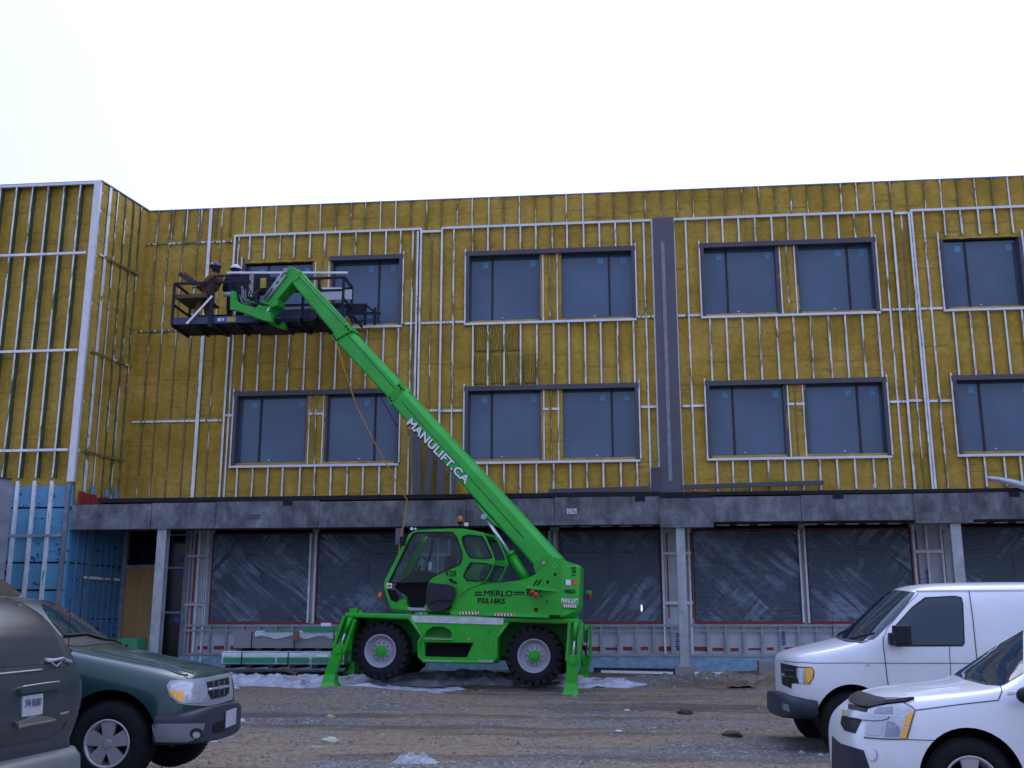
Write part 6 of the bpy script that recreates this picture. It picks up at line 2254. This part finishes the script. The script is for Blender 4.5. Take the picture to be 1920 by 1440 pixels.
def snow_patch(cx, cyy, rx, ry, h, seed, name='snow_patch', step=.05):
    m = MB()
    nx, ny = max(8, int(2 * rx / step)), max(6, int(2 * ry / step))
    vs = []
    for j in range(ny + 1):
        for i in range(nx + 1):
            u, v = 2 * i / nx - 1, 2 * j / ny - 1
            x, y = cx + rx * u, cyy + ry * v
            e = 1 - (abs(u) ** 2.2 + abs(v) ** 2.2) + .75 * noise.noise(Vector((x * 1.1 + seed, y * 2.0, seed))) + .35 * noise.noise(Vector((x * 4, y * 5, seed)))
            z = gz(x, y) - .02 + h * max(-.4, min(1, e)) * (.7 + .5 * noise.noise(Vector((x * 2.2, y * 3, seed + 5))) + (.4 * noise.noise(Vector((x * 7, y * 8, seed + 9))) + .2 * noise.noise(Vector((x * 15, y * 15, seed)))))
            vs.append((x, y, z))
    n = nx + 1
    m.add(vs, [(j * n + i, j * n + i + 1, (j + 1) * n + i + 1, (j + 1) * n + i) for j in range(ny) for i in range(nx)], 0, True)
    return m


m = MB()
for a in ((-6.7, 22.5, 3.0, .8, .18, 1), (-3.0, 22.8, 3.2, .9, .20, 2), (-.9, 22.3, 2.0, .6, .14, 3), (-9.2, 21.8, 1.6, .7, .2, 4), (-4.4, 21.3, 1.8, .5, .08, 7)):
    q = snow_patch(*a); m.add(q.v, q.f, 0, True)
tag(m.build('snow', MT['snow']), 'bank of dirty trodden snow along the foot of the building behind the green machine', 'snow', kind='stuff')
m = MB()
for a in ((-6.4, 17.2, .9, .28, .03, 11), (-6.1, 14.5, 1.5, .3, .03, 12), (-3.9, 14.2, .35, .14, .03, 13), (-2.0, 11.2, .5, .2, .05, 15), (-4.5, 18.8, .4, .14, .02, 16), (4.4, 22.3, 1.0, .2, .03, 17), (-3.0, 17.5, .2, .06, .02, 18), (-3.2, 12.2, .25, .25, .03, 19)):
    q = snow_patch(*a); m.add(q.v, q.f, 0, True)
tag(m.build('ice_patches', MT['snow']), 'thin patches of old snow scattered on the mud in front', 'snow', kind='stuff')
# earth bank at the right foot of the building
m = MB(); q = snow_patch(2.6, 22.7, 2.9, .8, .22, 31)
m.add(q.v, q.f, 0, True)
tag(m.build('earth_bank', GM), kind='structure')

# stones
m = MB(); rs_ = random.Random(21)
for i in range(9000):
    y = 9.5 + 13.5 * rs_.random() ** 1.3; x = -y * .62 + rs_.random() * y * 1.0
    r_ = rs_.uniform(.008, .022) * (2.2 if rs_.random() < .05 else 1)
    z = gz(x, y)
    a = rs_.random() * 6.28; ca, sa = math.cos(a), math.sin(a)
    pts = [(1, 0, 0), (0, 1, 0), (-1, 0, 0), (0, -1, 0), (.2, .1, .8)]
    m.add([(x + r_ * (px_ * ca - py_ * sa) * rs_.uniform(.7, 1.3), y + r_ * (px_ * sa + py_ * ca), z + r_ * pz_) for px_, py_, pz_ in pts], [(0, 1, 4), (1, 2, 4), (2, 3, 4), (3, 0, 4)], rs_.choice((0, 0, 0, 1, 2, 2)))
tag(m.build('gravel', [M('grey_stone', (.11, .115, .13), .85, var=.4, vscale=3), M('pale_stone', (.24, .24, .25), .8, var=.3), M('mud_lump', (.13, .09, .055), .9, var=.3)]), 'loose grey gravel strewn over the muddy yard', 'gravel', kind='stuff')
# clods and debris
def clod(x, y, rx, ry, rz, mat, name, lb, cat, seed, group=None):
    m = MB(); m.ball((0, 0, 0), 1, n=18)
    vs = []
    for v in m.v:
        k = 1 + .45 * noise.noise(Vector(v) * 1.7 + Vector((seed, 0, 0))) + .2 * noise.noise(Vector(v) * 4 + Vector((seed, 3, 0)))
        vs.append((v[0] * rx * k, v[1] * ry * k, v[2] * rz * k))
    m.v = vs
    o = m.build(name, mat, M=Matrix.Translation((x, y, gz(x, y) + rz * .4)), smooth=True)
    return tag(o, lb, cat, group)


foamb = M('foam_scrap', (.48, .36, .12), .8, var=.2)
paper = M('paper_scrap', (.55, .56, .58), .7, var=.2)
def gp(px, py):
    p = atz(px, py, .2)
    for _ in range(4): p = atz(px, py, gz(p.x, p.y))
    return p
for (px_, py_, a, b, c_, mat, nm, lb, cat) in (
        (790, 1309, .13, .06, .02, foamb, 'foam_scrap', 'yellow foam scrap on the ground just right of the left stabiliser', 'foam scrap'),
        (620, 1345, .07, .05, .03, foamb, 'foam_scrap', 'small yellow foam scrap on bare mud below the left stabiliser foot', 'foam scrap'),
        (1160, 1372, .06, .04, .02, paper, 'paper_scrap', 'pale paper scrap on the mud right of the middle', 'paper scrap'),
        (1175, 1333, .05, .03, .02, paper, 'paper_scrap', 'white scrap on the gravel near the right stabiliser', 'paper scrap'),
        (618, 1392, .10, .07, .05, M('yellowish_snow', (.5, .5, .38), .8), 'snow_lump', 'yellowish lump of snow on the mud at the lower left of the yard', 'snow lump'),
        (1285, 1342, .12, .05, .05, M('dark_clod', (.06, .05, .04), .9), 'dirt_clod', 'dark flat clod of earth on the gravel left of the white van', 'clod'),
        (1372, 1382, .13, .07, .05, M('brown_clod', (.09, .06, .04), .9), 'dirt_clod', 'brown clod of earth nearest to the white vehicles', 'clod')):
    p = gp(px_, py_); clod(p.x, p.y, a, b, c_, mat, nm, lb, cat, px_)
# crumpled clear bag
p = gp(778, 1424)
m = MB(); n = 26
vs = []
for j in range(n):
    for i in range(n):
        u, v = i / (n - 1) * 2 - 1, j / (n - 1) * 2 - 1
        h = max(0, 1 - u * u - v * v * .9) * .09 * (1 + noise.noise(Vector((u * 4, v * 4, 1)))) + .02 * noise.noise(Vector((u * 11, v * 9, 2)))
        vs.append((u * .27, v * .16, h + .01))
m.add(vs, [(j * n + i, j * n + i + 1, (j + 1) * n + i + 1, (j + 1) * n + i) for j in range(n - 1) for i in range(n - 1)], 0, False)
tag(m.build('plastic_bag', M('crumpled_bag', (.34, .36, .38), .3, var=.3, vscale=12, bump=.5, bscale=20), M=Matrix.Translation((p.x, p.y, gz(p.x, p.y)))), 'crumpled pale plastic bag on the mud at the bottom edge', 'plastic bag')
# --- material stacks in front of the building
MT['greenprint'] = M('green_print', (.02, .22, .10), .5, var=.2)


def wrap_mat():
    return M('white_wrap', (.42, .47, .52), .4, var=.22, vs=(.6, 1, 4), vscale=4, bump=.5, bscale=9)


WM = wrap_mat()
MT['card'] = M('grey_boards', (.20, .20, .20), .8, var=.12, vs=(.3, 1, 40), vscale=6)


def pack(xa, xb, py_t, py_b, Y, wrapped, lb):
    x0, x1 = AX(xa, py_b, Y), AX(xb, py_b, Y); z0, z1 = AZ(xa, py_b, Y), AZ(xa, py_t, Y)
    e = empty('material_pack', (x0, Y, z0), lb, 'material pack', 'wrapped packs of building boards stacked by the wall')
    I = Matrix.Translation((-x0, -Y, -z0))
    m = MB(); m.box(x0, x1, Y, Y + 1.15, z0 + .08, z1 - .01); m.build('boards', MT['card'], e, I)
    m = MB(); zt_ = z1 + .012
    n = 60
    lo = z0 + (.09 if wrapped else .34)
    vs = []
    for i in range(n + 1):
        x = x0 + (x1 - x0) * (i / n if wrapped else .19 + .81 * i / n)
        wv = .03 * math.sin(i * .33) + .02 * noise.noise(Vector((i * .4, 0, xa)))
        for k, (yy, zz_) in enumerate(((Y - .02, lo + (0 if wrapped else wv - .04)), (Y - .03, lo + (z1 - lo) * .5), (Y - .015, z1 - .03), (Y + .05, zt_), (Y + 1.17, zt_))):
            vs.append((x, yy + .015 * noise.noise(Vector((i * .5, k, 3))), zz_ + .01 * noise.noise(Vector((i * .7, k, 5)))))
    m.add(vs, [(i * 5 + k, i * 5 + k + 1, i * 5 + k + 6, i * 5 + k + 5) for i in range(n) for k in range(4)], 0, True)
    wr = m.build('wrap', WM, e, I)
    m = MB()
    zz0 = lo + .03 if wrapped else lo + .08
    for (u0, u1) in (((.02, .44), (.46, .72), (.74, .99)) if wrapped else ((.28, .57), (.62, .96))):
        hh = .11 if wrapped or u0 > .5 else .035
        m.box(x0 + (x1 - x0) * u0, x0 + (x1 - x0) * u1, Y - .056, Y - .046, zz0, zz0 + hh)
    m.build('green_print', MT['greenprint'], wr)
    m = MB(); m.box(x0 + (x1 - x0) * .78, x0 + (x1 - x0) * .87, Y - .062, Y - .057, zz0 + .12, zz0 + .19); m.build('paper_label', MT['white'], wr)
    m = MB()
    for u in (.17, .55, .9): m.box(x0 + (x1 - x0) * u - .012, x0 + (x1 - x0) * u + .012, Y - .065, Y - .06, z0 + .06, z1)
    m.build('strap', MT['blackp'], e, I)
    m = MB()
    for u in (.03, .2, .38, .56, .74, .9): m.box(x0 + (x1 - x0) * u, x0 + (x1 - x0) * u + .12, Y, Y + 1.1, z0 - .0, z0 + .08)
    m.build('bearer', MT['darkp'], e, I)


pack(415, 645, 1222, 1253, 23.1, True, 'lower wrapped pack with a long green stripe, resting on the snowy ground')
pack(437, 648, 1184, 1222, 23.2, False, 'upper pack with its grey board ends bare at the left, stacked on the wrapped one')
pack(672, 700, 1225, 1256, 23.3, True, 'short wrapped pack half hidden behind the left front wheel of the green machine')
# brown cap on upper pack
p = at(555, 1190, 23.1)
m = MB(); m.box(p.x - .06, p.x + .06, 23.08, 23.13, p.z - .12, p.z + .08)
tag(m.build('cardboard_piece', M('brown_card', (.18, .09, .05), .8)), 'brown cardboard piece tucked at the strap of the upper pack', 'cardboard')
# green crates behind the hood at left
m = MB(); p, q = AX(222, 1200, 23.6), AX(258, 1200, 23.6); zz_ = AZ(240, 1197, 23.6); m.box(p, q, 23.6, 24.1, gz(p, 23.6), zz_)
tag(m.build('board_bundle', MT['greenprint'], bevel=.01), 'green wrapped bundle on the ground before the plywood panel', 'bundle')
for a, b, lb in ((260, 275, 'left white bag on the ground at the foot of the plywood panel'), (277, 290, 'right white bag beside the left steel column')):
    p = at((a + b) / 2, 1203, 23.5); clod(p.x, 23.5, .1, .1, .09, paper, 'white_bag', lb, 'bag', a); bpy.data.objects[-1] if False else None
# snow capped wood piece and studs on the ground
def ground_bar(a, b, Y, w_, h, mat, name, lb, cat, g=None):
    p, q = at(*a, Y), at(*b, Y); m = MB(); m.bar(p, q, w_, h); return tag(m.build(name, mat), lb, cat, g)
ground_bar((528, 1252), (556, 1264), 22.4, .10, .05, M('brown_plank', (.12, .07, .06), .8), 'plank', 'short brown plank sticking out of the snow bank', 'plank')
ground_bar((932, 1262), (960, 1264), 23.0, .12, .05, M('reddish_plank', (.16, .07, .05), .8), 'plank', 'reddish plank lying on the snow behind the right front wheel', 'plank')
ground_bar((962, 1281), (1052, 1280), 22.0, .12, .04, M('dark_red_plank', (.12, .05, .05), .8), 'plank', 'dark red plank lying on the ground under the right wheel', 'plank')
ground_bar((1127, 1259), (1262, 1262), 23.7, .05, .05, MT['track'], 'metal_stud', 'long metal stud on the ground left of the concrete pier', 'metal stud')
ground_bar((1302, 1262), (1380, 1262), 23.6, .10, .05, MT['track'], 'metal_stud', 'wide white metal stud on the ground right of the concrete pier', 'metal stud')
ground_bar((1450, 1268), (1468, 1269), 23.2, .10, .05, MT['track'], 'metal_stud', 'short white stud end poking out beside the white van nose', 'metal stud')
ground_bar((1113, 1256), (1265, 1258), 23.95, .10, .10, MT['darkp'], 'metal_pipe', 'dark bar lying against the blue base boards left of the pier', 'bar')
ground_bar((1250, 1272), (1325, 1266), 23.3, .04, .02, M('orange_lath', (.5, .16, .08), .7), 'lath', 'thin orange lath lying on the ground before the concrete pier', 'lath')
m = MB(); p = at(1436, 1250, 23.9); m.box(p.x - .14, p.x + .2, 23.9, 24.3, gz(p.x, 23.9) - .02, p.z + .12)
tag(m.build('block', MT['concrete'], bevel=.02), 'pale concrete block by the blue base boards left of the white van', 'block')
# ================================================================== PEOPLE ON THE PLATFORM
def skin_body(name, joints, edges, mat, parent, sub=2):
    """joints: name -> (pos, radius); one continuous skinned surface rooted at the first joint"""
    keys = list(joints)
    me = bpy.data.meshes.new(name)
    me.from_pydata([joints[k][0] for k in keys], [(keys.index(a), keys.index(b)) for a, b in edges], [])
    me.materials.append(mat)
    o = link(name, me, parent)
    o.modifiers.new('skin', 'SKIN')
    for i, k in enumerate(keys):
        r_ = joints[k][1]
        me.skin_vertices[0].data[i].radius = r_ if isinstance(r_, tuple) else (r_, r_)
    me.skin_vertices[0].data[0].use_root = True
    s_ = o.modifiers.new('s', 'SUBSURF'); s_.levels = sub; s_.render_levels = sub
    mesh_eval(o)
    for p in o.data.polygons: p.use_smooth = True
    return o


MT['skinc'] = M('weathered_skin', (.38, .20, .13), .6, var=.1)
MT['jacket'] = M('brown_work_jacket', (.19, .085, .035), .9, var=.35, vscale=9, bump=.4, bscale=25)
MT['trousers'] = M('brown_work_trousers', (.15, .065, .03), .9, var=.35, vscale=9, bump=.4, bscale=25)
MT['navyc'] = M('navy_work_clothes', (.025, .03, .06), .9, var=.3, vscale=9, bump=.3)
MT['hood'] = M('dark_hood', (.02, .018, .03), .9)


def hand_mesh(parent, base, dirv, up, name='hand', mat=None):
    """palm with four curled fingers and a thumb"""
    d = Vector(dirv).normalized(); u = Vector(up); sd_ = d.cross(u).normalized(); u = sd_.cross(d).normalized()
    B = Vector(base)
    J = {'w': (B, .028), 'p': (B + d * .055, (.036, .02))}
    E_ = [('w', 'p')]
    for i, (off, ln) in enumerate(((-.030, .9), (-.010, 1.0), (.010, .94), (.029, .76))):
        a = B + d * .085 + sd_ * off
        J['a%d' % i] = (a, .0105); J['b%d' % i] = (a + (d * .7 - u * .5) * .034 * ln, .0095); J['c%d' % i] = (a + (d * .7 - u * .5) * .034 * ln + (-u * .9 - d * .2) * .028 * ln, .0085)
        E_ += [('p', 'a%d' % i), ('a%d' % i, 'b%d' % i), ('b%d' % i, 'c%d' % i)]
    J['t0'] = (B + d * .035 - sd_ * .04, .013); J['t1'] = (B + d * .065 - sd_ * .055 - u * .02, .0105)
    E_ += [('w', 't0'), ('t0', 't1')]
    return skin_body(name, J, E_, mat or MT['skinc'], parent, 1)


def worker(px_head, py_head, Y, label_, facing, helmet_mat, jacket, trousers, lean, arms, knee=.08):
    """facing: angle of the chest direction in the ground plane (degrees, 0 = +x, 90 = away from the camera)"""
    hp_ = at(px_head, py_head, Y)
    z0 = zf + .055
    f = Vector((math.cos(R(facing)), math.sin(R(facing)), 0)); s_ = Vector((-f.y, f.x, 0))   # s_ = his left
    H_ = hp_.z - z0                         # floor to eye height of the leaning figure
    e = empty('person', (hp_.x, Y, z0), label_, 'person')
    I = Matrix.Translation((-hp_.x, -Y, -z0))
    pel = Vector((hp_.x, Y, z0)) - f * lean + Vector((0, 0, H_ * .55))
    hd = Vector((hp_.x, hp_.y, hp_.z))
    neck = hd - Vector((0, 0, .17)) - f * .03
    chest = pel.lerp(neck, .68) - f * .02
    waist = pel.lerp(neck, .3)
    sh_ = neck + Vector((0, 0, -.07))
    off = Vector((-hp_.x, -Y, -z0))
    J = {'pel': (pel, (.16, .12)), 'waist': (waist, (.16, .12)), 'chest': (chest, (.19, .13)), 'nk0': (neck - Vector((0, 0, .05)), .08), 'neck': (neck, .06), 'hd': (hd - Vector((0, 0, .03)), .088), 'hd2': (hd + Vector((0, 0, .07)), .085)}
    E_ = [('pel', 'waist'), ('waist', 'chest'), ('chest', 'nk0'), ('nk0', 'neck'), ('neck', 'hd'), ('hd', 'hd2')]
    for nm, sg in (('l', 1), ('r', -1)):
        hip = pel + s_ * .10 * sg - Vector((0, 0, .06)); ft = Vector((pel.x, pel.y, z0 + .08)) + s_ * .16 * sg + f * (.12 if sg > 0 else -.08)
        kn = hip.lerp(ft, .5) + f * knee
        J['hip' + nm] = (hip, .095); J['kn' + nm] = (kn, .066); J['an' + nm] = (ft, .05); J['toe' + nm] = (ft + f * .18 - Vector((0, 0, .035)), .042)
        E_ += [('pel', 'hip' + nm), ('hip' + nm, 'kn' + nm), ('kn' + nm, 'an' + nm), ('an' + nm, 'toe' + nm)]
        s0 = sh_ + s_ * .19 * sg
        el, wr = arms[nm]
        el = s0 + f * el[0] + s_ * el[1] * sg + Vector((0, 0, el[2])); wr = el + f * wr[0] + s_ * wr[1] * sg + Vector((0, 0, wr[2]))
        J['sh' + nm] = (s0, .075); J['el' + nm] = (el, .055); J['wr' + nm] = (wr, .036)
        E_ += [('nk0', 'sh' + nm), ('sh' + nm, 'el' + nm), ('el' + nm, 'wr' + nm)]
    J2 = {k: (v[0] + off, v[1]) for k, v in J.items()}
    body = skin_body('body', J2, E_, trousers, e, 2)
    # jacket as clothing over the trunk and arms
    JK = {k: (J2[k][0], tuple(r_ * 1.13 for r_ in J2[k][1]) if isinstance(J2[k][1], tuple) else J2[k][1] * 1.2) for k in J2 if not k.startswith(('hip', 'kn', 'an', 'toe', 'hd', 'neck'))}
    JK['pel'] = (J2['pel'][0] - Vector((0, 0, .03)), (.19, .15))
    EJ = [e2 for e2 in E_ if e2[0] in JK and e2[1] in JK]
    skin_body('jacket', JK, EJ, jacket, e, 2)
    # head with face, hood, helmet
    h0 = J2['hd'][0] + Vector((0, 0, .03))
    m = MB(); m.ball(tuple(h0), .078, .092, .115, 20)
    face = m.build('face', MT['skinc'], e)
    m = MB(); m.ball(tuple(h0 + f * .095 - Vector((0, 0, .015))), .016, .016, .024, 10); m.ball(tuple(h0 - s_ * .085), .012, .02, .03, 10); m.ball(tuple(h0 + s_ * .085), .012, .02, .03, 10)
    m.build('nose_and_ears', MT['skinc'], face)
    m = MB()
    for sg in (-1, 1): m.ball(tuple(h0 + f * .082 + s_ * .032 * sg + Vector((0, 0, .015))), .012, .012, .009, 10)
    m.build('eyes', MT['black'], face)
    m = MB(); m.bar(tuple(h0 + f * .088 - s_ * .022 - Vector((0, 0, .06))), tuple(h0 + f * .088 + s_ * .022 - Vector((0, 0, .06))), .010, .010); m.build('mouth', M('lips', (.25, .09, .07), .6), face)
    m = MB(); m.ball(tuple(h0 - f * .018 - Vector((0, 0, .03))), .096, .105, .125, 18)
    m.build('balaclava', MT['hood'], e)
    m = MB()
    nn = 22; rr_h = .128
    vs = []; rows = 7
    for j in range(rows + 1):
        t = (math.pi / 2) * j / rows
        for k in range(nn):
            a = 2 * math.pi * k / nn
            rad_ = rr_h * math.cos(t) * (1 + (.02 * math.cos(4 * a)))
            vs.append(tuple(h0 + Vector((rad_ * math.cos(a) * 1.0, rad_ * math.sin(a) * 1.08, .045 + .115 * math.sin(t)))))
    brim = [tuple(h0 + Vector((.15 * math.cos(2 * math.pi * k / nn), .16 * math.sin(2 * math.pi * k / nn), .035)) + f * .02) for k in range(nn)]
    m.add(vs, [(j * nn + k, j * nn + (k + 1) % nn, (j + 1) * nn + (k + 1) % nn, (j + 1) * nn + k) for j in range(rows) for k in range(nn)], 0, True)
    m.add(brim + vs[:nn], [(k, (k + 1) % nn, nn + (k + 1) % nn, nn + k) for k in range(nn)], 0, True)
    hel = m.build('helmet', helmet_mat, e)
    # hands
    for nm, sg in (('l', 1), ('r', -1)):
        el, wr = J2['el' + nm][0], J2['wr' + nm][0]
        hand_mesh(e, wr, (wr - el), (0, 0, 1), 'glove' if nm == 'l' else 'glove', M('work_glove_%s' % nm, (.42, .40, .36), .8, var=.3, vscale=20))
    return e, hel, h0, f, s_


w_a = worker(404.5, 503, 24.35, 'worker in brown work clothes and purple helmet bending over a metal channel on the platform', 172,
             M('purple_helmet', (.075, .03, .22), .35, var=.1), MT['jacket'], MT['trousers'], -.12 - .10,
             {'l': ((.20, .05, -.24), (.22, -.05, -.02)), 'r': ((.16, .06, -.26), (.24, -.02, .02))})
e_, hel, h0, f_v, s_v = w_a
m = MB(); m.ball(tuple(h0 + Vector((-.05, -.115, .09))), .035, .015, .02, 10); m.build('helmet_sticker', MT['white'], hel)
w_b = worker(441.5, 507, 24.62, 'worker in dark clothes and white helmet standing behind the platform controls', 95,
             M('white_helmet', (.72, .73, .78), .35, var=.05), MT['navyc'], MT['navyc'], .0,
             {'l': ((.14, .08, -.26), (.22, .02, .10)), 'r': ((.18, .08, -.22), (.20, -.02, .12))})
